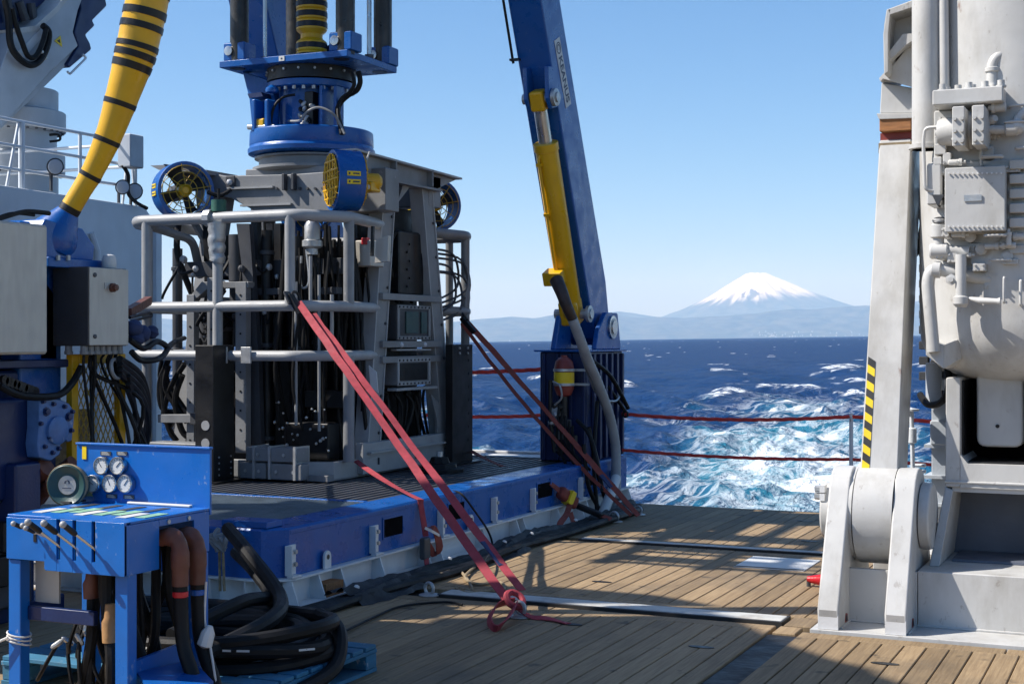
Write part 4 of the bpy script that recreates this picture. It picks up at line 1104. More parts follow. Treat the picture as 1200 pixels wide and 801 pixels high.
        for k in range(4):
            q = PI / 2 * k + 0.5
            d = u * math.cos(q) + w * math.sin(q); e = ax.cross(d)
            a0, a1 = c + d * 0.05, c + d * 0.215
            pr.prism([a0 - e * 0.035 + ax * 0.02, a1 - e * 0.085 + ax * 0.045, a1 + e * 0.05 - ax * 0.03, a0 + e * 0.03 - ax * 0.02], ax * 0.012)
        pr.build('propeller', 'gunmetal', root, bevel=0.003)
        MB().lathe(c, ax, [(0.02, -0.12), (0.05, -0.09), (0.065, 0.0), (0.06, 0.08), (0.03, 0.11)], 18, True).build('hub', 'yellow', root)
        mo = c - ax * (ln / 2 + 0.03)
        MB().lathe(mo, -ax, [(0.06, -0.1), (0.075, 0.0), (0.075, 0.14), (0.05, 0.17), (0.02, 0.18)], 18).build('motor', 'yellow' if motor_side else 'dark_grey', root)
        for k in (0, 1): 
            lc = c + ax * 0 + V((0.0, 0, 0.035 - 0.07 * k))
            side_dir = V((-ax.y, ax.x, 0)).normalized()
            if side_dir.dot(V((0.41, -0.91, 0))) < 0: side_dir = -side_dir
            a = lc + side_dir * (Ro + 0.003)
            pl = MB().obox(a, (0.12, 0.006, 0.04), ax).build('name_plate', 'hazard_yellow', root)
            MB().obox(a + side_dir * 0.004 - ax * 0.02, (0.055, 0.003, 0.012), ax).build('print', 'label_print', pl)
            MB().obox(a + side_dir * 0.004 + ax * 0.04, (0.014, 0.003, 0.018), ax).build('print', 'label_print', pl)
        return root
    thruster((-8.28, 10.95, 3.07), (0.80, -0.60, 0.0), 0, 'blue ducted thruster with wire grille at the left front shoulder')
    thruster((-6.50, 10.88, 3.08), (-0.68, -0.73, 0.0), 2, 'blue ducted thruster with bright yellow grille at the right front shoulder')
    thruster((-6.80, 13.10, 3.06), (0.80, -0.60, 0.0), 1, 'blue ducted thruster behind the right frame leg')
    thruster((-8.20, 12.95, 3.06), (-0.8, 0.5, 0.0), 0, 'blue ducted thruster at the hidden left rear shoulder')
    # yellow motor block and mounts of the right front thruster
    a, b = PY(415, 215, 11.05), PY(442, 225, 11.05)
    MB().box(a.x, b.x, 10.95, 11.12, b.z, a.z).build('motor_block', 'yellow', t, bevel=0.012)
    MB().cyl(PY(431, 219, 10.94), PY(431, 219, 10.955), 0.022, n=10).build('motor_plug', 'label_white', t)
    MB().prism([PY(a, b, 10.9) for a, b in [(404, 182), (416, 184), (420, 206), (410, 212)]], (0, 0.12, 0)).build('motor_bracket', 'yellow', t)
    MB().tube(smooth_path([PY(433, 178, 11.0), PY(428, 190, 10.9), PY(418, 202, 10.85), PY(417, 214, 10.9)]), 0.008, 6).build('cable', 'grey_light', t)
    MB().tube(smooth_path([(-8.0, 10.95, 3.05), (-7.9, 11.0, 3.02), (-7.85, 11.1, 3.08)]), 0.02, 6).build('cable', 'rubber', t)
    MB().tube(smooth_path([(-8.35, 11.0, 2.85), (-8.3, 10.9, 2.5), (-8.2, 11.0, 2.1)]), 0.03, 8).build('cable', 'rubber', t)
    MB().beam((-8.28, 11.1, 2.82), (-8.2, 11.3, 2.5), 0.05, 0.05).build('thruster_mount', 'grey', t)
    return t
make_vehicle()

# ================================================================== LAUNCH GANTRY (blue) AND DOCKING HEAD
def make_gantry():
    t = thing('launch_gantry', (-6.9, 13.8, 0.5), 'tall leaning blue gantry legs with yellow hydraulic cylinder standing on the platform', 'gantry')
    def leg(x0, x1, hid):
        # side profile in the YZ plane: leans forward going up
        pr = [(13.88, 1.72), (13.70, 2.05), (12.44, 4.87), (11.10, 8.05), (11.56, 8.2), (12.89, 5.0), (14.16, 2.31), (14.26, 1.92), (14.20, 1.70), (14.05, 1.64)]
        o = MB().prism([(x0, a, b) for a, b in pr], (x1 - x0, 0, 0)).build('leg', 'blue', t, bevel=0.015)
        return o
    lg = leg(-5.66, -5.32, False)
    leg(-8.75, -8.30, True)
    # weld line and cable clips along the inner edge
    for (z, y) in ((4.35, 12.62),): MB().box(-5.70, -5.60, y - 0.06, y - 0.01, z, z + 0.02).build('clip', 'black', lg)
    MB().tube([(-5.675, 12.60, 4.33), (-5.675, 11.4, 7.2)], 0.014, 6).build('cable', 'rubber', lg)
    MB().box(-8.9, -5.25, 10.9, 11.7, 7.9, 8.6).build('top_beam', 'blue', t, bevel=0.03)
    MB().lathe((-7.45, 11.3, 8.6), (1, 0, 0), [(0.2, -0.12), (0.75, -0.12), (0.75, -0.06), (0.66, 0.0), (0.75, 0.06), (0.75, 0.12), (0.2, 0.12)], 40).build('sheave', 'blue', t)
    # added slats, rails and block above the view, placed to shade the aft deck
    for k in range(13):
        y0 = 7.85 + k * 0.15
        if k in (3, 9): continue
        MB().box(-9.35 + 0.12 * (k % 2), -7.55 - 0.2 * (k % 3), y0, y0 + (0.135 if k % 4 else 0.09), 6.0, 6.03).build('shade_slat', 'galv', t)  # gaps between slats dapple the added shade
    for x in (-9.2, -8.4, -7.9): MB().box(x, x + 0.07, 7.8, 11.6, 5.88, 5.995).build('shade_bearer', 'blue', t)
    for x in (-9.2, -8.5, -7.7): MB().cyl((x, 7.85, 6.0), (x, 7.85, 7.05), 0.022, n=8).build('shade_post', 'yellow', t)
    for z in (6.55, 7.05): MB().tube([(-9.2, 7.85, z), (-7.6, 7.85, z)], 0.022, 8).build('shade_rail', 'yellow', t)
    MB().box(-8.2, -6.7, 10.85, 11.5, 5.7, 6.5).build('shade_block', 'blue', t, bevel=0.02)  # unseen block added for its shadow on the aft deck
    # ears that carry the leg and the cylinder foot
    for x in (-5.72, -5.28):
        MB().prism([(x, 13.62, 1.60), (x, 13.70, 1.80), (x, 13.92, 1.98), (x, 14.26, 1.98), (x, 14.36, 1.60)], (0.055, 0, 0)).build('ear', 'blue', t, bevel=0.012)
    MB().prism([(-5.62, 13.36, 1.60), (-5.60, 13.46, 1.94), (-5.60, 13.72, 1.98), (-5.62, 13.80, 1.60)], (0.06, 0, 0)).build('ear', 'blue', t, bevel=0.012)
    MB().cyl((-5.80, 14.08, 1.83), (-5.20, 14.08, 1.83), 0.09, n=20).build('pivot_pin', 'galv', t)
    MB().lathe((-5.224, 14.08, 1.83), (1, 0, 0), [(0.12, 0), (0.12, 0.02), (0.07, 0.022), (0.07, 0.035)], 20).build('pin_cap', 'steel', t)
    # post: deep box with upright ribs
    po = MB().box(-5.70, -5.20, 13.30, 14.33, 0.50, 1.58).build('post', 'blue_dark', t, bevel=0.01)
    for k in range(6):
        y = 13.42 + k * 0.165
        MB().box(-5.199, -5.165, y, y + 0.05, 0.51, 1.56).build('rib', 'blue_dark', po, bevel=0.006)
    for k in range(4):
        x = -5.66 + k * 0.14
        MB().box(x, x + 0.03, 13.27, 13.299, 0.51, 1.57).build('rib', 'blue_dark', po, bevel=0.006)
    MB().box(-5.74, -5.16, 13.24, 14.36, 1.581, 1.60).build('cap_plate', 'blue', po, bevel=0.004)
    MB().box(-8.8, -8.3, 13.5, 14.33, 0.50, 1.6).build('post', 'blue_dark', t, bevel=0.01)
    # lower blue face of the pontoon end under the post
    MB().prism([PX(a, b, -5.10) for a, b in [(645, 560), (690, 549), (728, 541), (728, 548), (690, 558), (646, 571)]], (-0.05, 0, 0)).build('end_block', 'blue', t)
    # ---- yellow cylinder
    p_top = V((-5.46, 12.715, 4.00)); p_bot = V((-5.46, 13.56, 1.93))
    ax = (p_top - p_bot).normalized()
    for x in (-5.58, -5.36):
        MB().prism([(x, 12.60, 4.28), (x, 12.62, 3.98), (x, 12.70, 3.89), (x, 12.82, 3.92), (x, 13.0, 4.05), (x, 12.78, 4.30)], (0.045, 0, 0)).build('cylinder_ear', 'blue', t, bevel=0.008)
    cy = MB().lathe(p_bot, ax, [(0.09, 0.0), (0.112, 0.04), (0.112, 1.72), (0.122, 1.725), (0.122, 1.80), (0.06, 1.805)], 28).build('cylinder_barrel', 'yellow', t)
    MB().cyl(p_bot + ax * 1.80, p_top, 0.068, n=20).build('piston_rod', 'steel', t)
    MB().obox(p_top - ax * 0.02, (0.20, 0.15, 0.16), ax).build('rod_eye', 'yellow', t, bevel=0.03, seg=2)
    MB().cyl((-5.62, p_top.y, p_top.z), (-5.27, p_top.y, p_top.z), 0.05, n=16).build('pin', 'galv', t)
    MB().lathe((-5.31, p_top.y, p_top.z), (1, 0, 0), [(0.085, 0), (0.085, 0.035), (0.05, 0.04), (0.05, 0.055)], 18).build('pin_cap', 'galv', t)
    MB().obox(p_bot + ax * 0.06, (0.26, 0.20, 0.20), ax).build('cylinder_foot', 'yellow', t, bevel=0.03, seg=2)
    MB().cyl((-5.64, p_bot.y, p_bot.z + 0.03), (-5.27, p_bot.y, p_bot.z + 0.03), 0.05, n=16).build('pin', 'galv', t)
    MB().lathe((-5.29, p_bot.y, p_bot.z + 0.03), (1, 0, 0), [(0.085, 0), (0.085, 0.03), (0.05, 0.035), (0.05, 0.05)], 18).build('pin_cap', 'galv', t)
    side = V((-0.05, -0.118, -0.03))
    MB().tube([p_bot + ax * 0.25 + side, p_bot + ax * 1.65 + side, p_bot + ax * 1.70 + side * 0.7], 0.014, 6).build('pressure_pipe', 'yellow', cy)
    for k in (0.5, 1.1, 1.6): MB().obox(p_bot + ax * k + side * 0.95, (0.03, 0.06, 0.05), ax).build('pipe_clip', 'yellow', cy)
    mb_ = p_bot + ax * 0.42 + V((-0.06, -0.15, 0))
    MB().obox(mb_, (0.14, 0.20, 0.16), ax).build('port_block', 'yellow', cy, bevel=0.01)
    # ---- name panel on the outer face
    fw = (V((-5.32, 13.10, 4.02)) - V((-5.32, 12.84, 4.54)))           # reading direction, down the leg
    fd = fw.normalized(); up_ = V((1, 0, 0)).cross(fd)
    if up_.y < 0: up_ = -up_
    c0 = V((-5.3185, 12.965, 4.275))
    hl, hw_ = 0.335, 0.072
    pl = MB().prism([c0 - fd * hl - up_ * hw_, c0 - fd * hl + up_ * hw_, c0 + fd * hl + up_ * hw_, c0 + fd * hl - up_ * hw_], (0.004, 0, 0)).build('name_panel', 'label_white', t)
    cu = bpy.data.curves.new('txt', 'FONT'); cu.body = 'KEANUS'; cu.size = 0.122; cu.offset = 0.0035; cu.align_x = 'LEFT'; cu.align_y = 'CENTER'; cu.space_character = 1.0
    to = bpy.data.objects.new('txt', cu); COL.objects.link(to)
    dg = bpy.context.evaluated_depsgraph_get()
    me = bpy.data.meshes.new_from_object(to.evaluated_get(dg)); bpy.data.objects.remove(to, do_unlink=True)
    # text x runs down the leg, text y towards the outer edge
    vs = [c0 + V((0.0055, 0, 0)) + fd * (v.co.x - 0.165) + up_ * v.co.y * 1.0 for v in me.vertices]
    mb = MB(); fs = [tuple(p.vertices) for p in me.polygons]
    mb.add(vs, fs); mb.build('lettering', 'label_print', pl)
    lo = MB()
    cc = c0 + V((0.0055, 0, 0)) - fd * 0.245
    n = 24
    for r0, r1, a0, a1 in ((0.058, 0.046, 0.0, 2 * PI), (0.036, 0.024, 0.6, 5.2)):
        ring = []
        for i in range(n + 1):
            q = a0 + (a1 - a0) * i / n
            d = fd * math.cos(q) + up_ * math.sin(q)
            ring.append((cc + d * r0, cc + d * r1))
        vs = [p for pr_ in ring for p in pr_]
        lo.add(vs, [(2 * i, 2 * i + 1, 2 * i + 3, 2 * i + 2) for i in range(n)])
    lo.build('emblem', 'label_print', pl)
    # ---- fittings around the post: accumulator bottle, valves, cable loops
    return t
make_gantry()

def make_accumulator():
    c = PY(661, 440, 13.16)
    t = thing('accumulator_bottle', (c.x, c.y, c.z - 0.22), 'dull red accumulator bottle with yellow band strapped to the blue post', 'bottle')
    MB().lathe((c.x, c.y, c.z), (0, 0, 1), [(0.02, -0.21), (0.07, -0.19), (0.095, -0.13), (0.098, 0.08), (0.085, 0.14), (0.05, 0.175), (0.03, 0.185), (0.03, 0.2)], 24, True).build('bottle', 'red_dull', t)
    MB().lathe((c.x, c.y, c.z), (0, 0, 1), [(0.0995, -0.09), (0.1005, -0.085), (0.1005, 0.03), (0.0995, 0.035)], 24, True, False).build('band', 'hazard_yellow', t)
    for dz in (0.055, -0.085):
        MB().lathe((c.x, c.y, c.z + dz), (0, 0, 1), [(0.101, -0.014), (0.107, -0.012), (0.107, 0.012), (0.101, 0.014)], 24, False, False).build('clamp', 'galv', t)
        MB().box(c.x - 0.02, c.x + 0.24, c.y + 0.06, c.y + 0.07, c.z + dz - 0.012, c.z + dz + 0.012).build('clamp_arm', 'galv', t)
    rr = random.Random(8)
    for k in range(9):
        a = PY(648 + rr.uniform(-2, 26), 470 + k * 7 + rr.uniform(-6, 6), 13.12)
        if k % 2: MB().box(a.x - 0.05, a.x + 0.05, a.y - 0.03, a.y + 0.05, a.z - 0.04, a.z + 0.04).build('valve_body', rr.choice(['black', 'dark_grey', 'galv']), t, bevel=0.008)
        else: MB().lathe(a, (rr.uniform(-1, 1), -0.4, rr.uniform(-.5, .5)), [(0.02, -0.06), (0.035, -0.05), (0.035, 0.03), (0.02, 0.05)], 10).build('fitting', rr.choice(['black', 'galv', 'dark_grey']), t)
    MB().cyl((c.x, c.y, c.z - 0.20), (c.x, c.y, c.z - 0.48), 0.035, n=12).build('neck', 'black', t)
    MB().tube(fillet([PY(645, 445, 13.1), PY(645, 490, 13.1), PY(650, 530, 13.1)], 0.05), 0.022, 8).build('pipe', 'black', t)
    MB().tube(smooth_path([PY(648, 447, 13.05), PY(656, 452, 12.98), PY(658, 466, 13.0), PY(650, 474, 13.05)]), 0.010, 6).build('small_hose', 'grey_light', t)
    for k in range(5):
        a = PY(655 + k * 4, 475 + k * 6, 13.1); b = PY(668 + k * 6, 545 + rr.uniform(-8, 20), 13.05)
        MB().tube(smooth_path([a, a.lerp(b, 0.4) + V((-0.04, -0.05, -0.1)), b], 6), 0.014, 6).build('hose', 'rubber', t)
    MB().tube(smooth_path([PY(676, 492, 13.1), PY(690, 508, 13.05), PY(700, 540, 13.0), PY(706, 575, 12.9)]), 0.02, 8).build('hose', 'rubber', t)
make_accumulator()

def make_big_hose():
    t = thing('hydraulic_hose', PZ(724, 600, 0.0), 'thick grey hydraulic hose running down the blue post to the deck', 'hose')
    top = [PX(652, 328, -5.30), PX(658, 342, -5.22), PX(664, 358, -5.16), PX(672, 376, -5.12)]
    MB().tube(smooth_path(top, 5), [0.066 - 0.0012 * i for i in range(16)], 14).build('wrapped_end', 'dark_brown', t)
    path = [PX(671, 374, -5.12), PX(680, 398, -5.08), PX(690, 424, -5.06), PX(702, 452, -5.05), PX(714, 486, -5.05), PX(721, 520, -5.04), PX(722, 556, -5.02), PX(722, 585, -4.98)]
    pth = smooth_path(path, 12)
    MB().tube(pth, [0.048 + 0.003 * (i % 2) for i in range(len(pth))], 12).build('hose_body', 'hose_grey', t)
    MB().tube(smooth_path([PX(722, 560, -4.98), PX(717, 575, -4.95), PX(711, 590, -4.94), PX(706, 604, -4.94)], 6), 0.05, 12).build('white_pipe_end', 'label_white', t)
    # black lines tied beside it
    for k, (a, b, c) in enumerate((((690, 420), (715, 440), (736, 478)), ((690, 500), (702, 560), (716, 604)), ((684, 520), (690, 570), (708, 606)), ((700, 470), (696, 540), (700, 600)))):
        MB().tube(smooth_path([PX(*a, -5.1), PX(*b, -5.05), PX(*c, -5.0)], 8), 0.022, 8).build('control_line', 'rubber', t)
    MB().tube(smooth_path([PX(678, 405, -5.14), PX(684, 425, -5.12), PX(700, 462, -5.12), PX(720, 470, -5.12), PX(728, 460, -5.14)], 8), 0.012, 6).build('small_cable', 'galv', t)
make_big_hose()

def make_docking_head():
    t = thing('docking_head', (RX, RY, 3.43), 'blue round docking head with square plate and dark tubes, clamped on top of the vehicle', 'docking head')
    C = V((RX, RY, 0))
    MB().lathe(C, (0, 0, 1), [(0.50, 3.43), (0.55, 3.445), (0.60, 3.455), (0.605, 3.50), (0.59, 3.515), (0.585, 3.53), (0.59, 3.54), (0.585, 3.665), (0.57, 3.675), (0.30, 3.68)], 64).build('flange_ring', 'blue', t, bevel=0.004)
    MB().lathe(C, (0, 0, 1), [(0.30, 3.67), (0.30, 4.06), (0.41, 4.065), (0.42, 4.075), (0.42, 4.13), (0.30, 4.14)], 48).build('drum', 'blue', t, bevel=0.004)
    MB().lathe(C, (0, 0, 1), [(0.35, 4.14), (0.425, 4.142), (0.425, 4.262), (0.3, 4.264)], 60).build('slew_bearing', 'black', t)
    for k in range(26):
        q = 2 * PI * k / 26
        p = C + V((0.385 * math.cos(q), 0.385 * math.sin(q), 4.064))
        if math.sin(q) < 0.5: MB().cyl(p, p - V((0, 0, 0.03)), 0.018, n=6).build('bolt', 'galv', t)
    for k in range(18):
        q = 2 * PI * k / 18 + 0.1
        p = C + V((0.422 * math.cos(q), 0.422 * math.sin(q), 4.22))
        if math.sin(q) < 0.3: MB().cyl(p, p + V((0.02 * math.cos(q), 0.02 * math.sin(q), 0)), 0.012, n=6).build('bolt', 'galv', t)
    # square plate
    x0, x1, y0, y1 = -8.16, -6.76, 11.35, 12.28
    MB().prism([(x0, y0, 4.265), (x1 - 0.0, y0, 4.265), (x1, y1, 4.265), (x0, y1, 4.265)], (0, 0, 0.062)).build('top_plate', 'blue', t, bevel=0.006)
    for (x, y) in ((x0 + 0.14, y0 + 0.10), (x1 - 0.12, y0 + 0.10), (x1 - 0.12, y1 - 0.12), (x0 + 0.4, y1 - 0.12)):
        MB().cyl((x, y, 4.264), (x, y, 4.2615), 0.075, n=20).build('plate_hole', 'black', t)
    a = PY(330, 65, y0 - 0.004)
    lp = MB().box(a.x - 0.03, a.x + 0.03, y0 - 0.006, y0 - 0.001, 4.275, 4.322).build('name_plate', 'label_white', t)
    MB().box(a.x - 0.008, a.x + 0.008, y0 - 0.008, y0 - 0.0065, 4.29, 4.305).build('print', 'label_print', lp)
    # tubes in sockets
    for i, (x, y, r) in enumerate(((-8.0, 11.45, 0.088), (-6.78 - 0.06, 11.45, 0.088), (-8.02 + 0.1, 12.5 - 0.2, 0.098), (-6.86, 12.18, 0.088))):
        tu = MB().cyl((x, y, 4.3), (x, y, 8.3), r, n=24).build('tube', 'gunmetal', t)
        if i != 2:
            MB().box(x - 0.13, x + 0.11, y - 0.08, y + 0.12, 4.328, 4.50).build('socket', 'blue', tu, bevel=0.012)
            MB().lathe((x - 0.06, y - 0.081, 4.42), (0, -1, 0), [(0.045, 0), (0.045, 0.02), (0.03, 0.022)], 16).build('socket_pin', 'steel', tu)
    for (x, y, r) in ((-7.78, 11.55, 0.018), (-6.82, 11.85, 0.022)):
        MB().cyl((x, y, 4.33), (x, y, 8.0), r, n=10).build('tie_rod', 'steel', t)
        MB().cyl((x, y, 4.33), (x, y, 4.37), r * 2.2, n=6).build('nut', 'dark_grey', t)
    MB().prism([PY(a, b, 11.9) for a, b in [(376, 62), (392, 46), (398, 62)]], (0, 0.04, 0)).build('brace', 'blue_dark', t)
    # latch brackets with yellow pads
    MB().prism([PY(a, b, 11.6) for a, b in [(284, 84), (318, 95), (322, 118), (320, 155), (296, 158), (292, 116)]], (0, 0.10, 0)).build('gusset', 'blue', t, bevel=0.006)
    MB().prism([PY(a, b, 11.45) for a, b in [(290, 110), (306, 108), (308, 113), (292, 115)]], (0, 0.3, 0)).build('bracket_cap', 'blue_dark', t)
    for px in (296, 311):
        a, b = PY(px - 2, 116, 11.36), PY(px + 3, 154, 11.36)
        MB().box(a.x, b.x, 11.36, 11.55, b.z, a.z).build('latch_ear', 'blue', t, bevel=0.015)
    a, b = PY(299, 139, 11.38), PY(309, 160, 11.38)
    MB().box(a.x, b.x, 11.38, 11.52, b.z, a.z).build('latch_pad', 'yellow', t, bevel=0.015)
    MB().cyl(PY(291, 149, 11.4), PY(322, 149, 11.4), 0.025, n=10).build('latch_pin', 'galv', t)
    a = PY(319, 106, 11.45)
    MB().lathe((a.x, a.y, a.z), (0, 0, 1), [(0.06, -0.02), (0.065, 0.0), (0.06, 0.02), (0.02, 0.05)], 16).build('sensor', 'blue', t)
    for px in (298,):
        a = PY(px, 157, 11.6); MB().cyl((a.x, a.y, 3.67), (a.x, a.y, 3.71), 0.03, n=8).build('stud', 'black', t)
    # hoses and valve cluster on the drum
    def D(px, py, y=11.50): return PY(px, py, y)
    MB().tube(smooth_path([D(319, 154, 11.45), D(318, 140, 11.42), D(322, 124, 11.42), D(332, 114, 11.45), D(346, 111, 11.5)]), 0.012, 8).build('hose', 'rubber', t)
    MB().tube(smooth_path([D(338, 142), D(352, 141, 11.42), D(360, 131, 11.4), D(374, 126, 11.42), D(390, 133, 11.45), D(398, 145, 11.5), D(404, 157, 11.5)]), 0.012, 8).build('hose', 'grey', t)
    MB().tube(smooth_path([D(420, 84, 11.7), D(422, 96, 11.7), D(418, 106, 11.7), D(408, 112, 11.7), D(398, 122, 11.65), D(396, 134, 11.6), D(402, 157, 11.55)]), 0.026, 8).build('hose', 'rubber', t)
    MB().tube(smooth_path([D(412, 84, 11.6), D(415, 98, 11.6), D(410, 108, 11.6), D(400, 116, 11.6), D(396, 130, 11.55), D(400, 157, 11.5)]), 0.018, 8).build('hose', 'rubber', t)
    rr = random.Random(4)
    for k in range(14):
        a = D(352 + rr.uniform(0, 18), 118 + rr.uniform(0, 34), 11.53)
        MB().lathe(a, (rr.uniform(-1, 1), -0.6, rr.uniform(-1, 1)), [(0.008, -0.03), (0.02, -0.02), (0.02, 0.02), (0.01, 0.035)], 8).build('valve_fitting', rr.choice(['galv', 'black', 'galv', 'dark_grey']), t)
    a, b = D(358, 108, 11.56), D(368, 150, 11.56)
    MB().box(a.x, b.x, 11.54, 11.7, b.z, a.z).build('valve_block', 'black', t, bevel=0.006)
    for px in (335, 346, 378, 390):
        a = D(px, 120, 11.58); MB().box(a.x - 0.015, a.x + 0.015, 11.55 if 340 < px < 385 else 11.62, 11.75, 3.68, 4.06).build('stiffener', 'blue', t)
make_docking_head()

def segmented_umbilical(name, pts, rs, bands, lab):
    """yellow bend restrictor of tapered shells with black bands"""
    t = thing(name, pts[0], lab, 'umbilical')
    n = len(pts) - 1
    path = smooth_path(pts, 8)
    rad = np.interp(np.linspace(0, n, len(path)), range(n + 1), rs)
    # cumulative length
    L = [0]
    for a, b in zip(path[:-1], path[1:]): L.append(L[-1] + (b - a).length)
    L = np.array(L) / L[-1]
    P = np.array([list(p) for p in path])
    def at_(u): return V([np.interp(u, L, P[:, k]) for k in range(3)]), float(np.interp(u, L, rad))
    us = [0.0] + [b[0] for b in bands] + [1.0]
    for i in range(len(us) - 1):
        a, b = us[i], us[i + 1]
        m = max(5, int((b - a) * 60))
        ps = [at_(a + (b - a) * k / m) for k in range(m + 1)]
        MB().tube([p for p, r in ps], [r * (1.03 if k == 0 or k == m else 1.0) for k, (p, r) in enumerate(ps)], 28).build('shell', 'yellow', t)
    for (u, w) in bands:
        ps = [at_(min(1, max(0, u + w * k / 6))) for k in (-3, -2.9, 0, 2.9, 3)]
        MB().tube([p for p, r in ps], [ps[0][1] * 1.0] + [ps[k][1] * 1.045 for k in (1, 2, 3)] + [ps[4][1] * 1.0], 28).build('band', 'black', t)
    return t, at_
pix = [(79, 250, 12), (96, 222, 12), (109, 200, 12.8), (128, 158, 15.5), (143, 114, 19), (158, 66, 23.5), (165, 36, 24.2), (171, 8, 24.5), (178, -34, 24.5), (188, -110, 24.5), (196, -220, 24.5)]
DU = 9.0
t_, at_ = segmented_umbilical('umbilical', [AT(a, b, DU) for a, b, r in pix], [r * DU / FPX for a, b, r in pix],
    [(0.012, 0.016), (0.1045, 0.011), (0.197, 0.012), (0.291, 0.013), (0.385, 0.018), (0.412, 0.016), (0.434, 0.013), (0.482, 0.016), (0.515, 0.018), (0.57, 0.03), (0.63, 0.03), (0.7, 0.03), (0.8, 0.03)],
    'thick yellow umbilical with black bands curving up from a blue bell mouth')
for k, u in enumerate((0.42, 0.46)):
    p, r = at_(u); MB().tube([p, p + V((0.004, 0.01, 0.03))], r * 0.985, 24).build('neck', 'yellow', t_)
cu_ = thing('umbilical', (RX + 0.0, 11.82, 4.33), 'short yellow and black banded umbilical standing on the docking head plate', 'umbilical')
zb = 4.33
for k in range(20):
    big = k % 5 != 2
    z0 = zb + k * 0.1
    if big:
        MB().lathe((RX + 0.03, 11.8, 0), (0, 0, 1), [(0.135, z0), (0.147, z0 + 0.012), (0.147, z0 + 0.092), (0.14, z0 + 0.1)], 28).build('shell', 'yellow', cu_)
        MB().lathe((RX + 0.03, 11.8, 0), (0, 0, 1), [(0.1472, z0 + 0.028), (0.1515, z0 + 0.032), (0.1515, z0 + 0.075), (0.1472, z0 + 0.08)], 28, False, False).build('band', 'black', cu_)
    else:
        MB().lathe((RX + 0.03, 11.8, 0), (0, 0, 1), [(0.140, z0), (0.105, z0 + 0.03), (0.105, z0 + 0.07), (0.140, z0 + 0.1)], 28).build('neck', 'yellow', cu_)

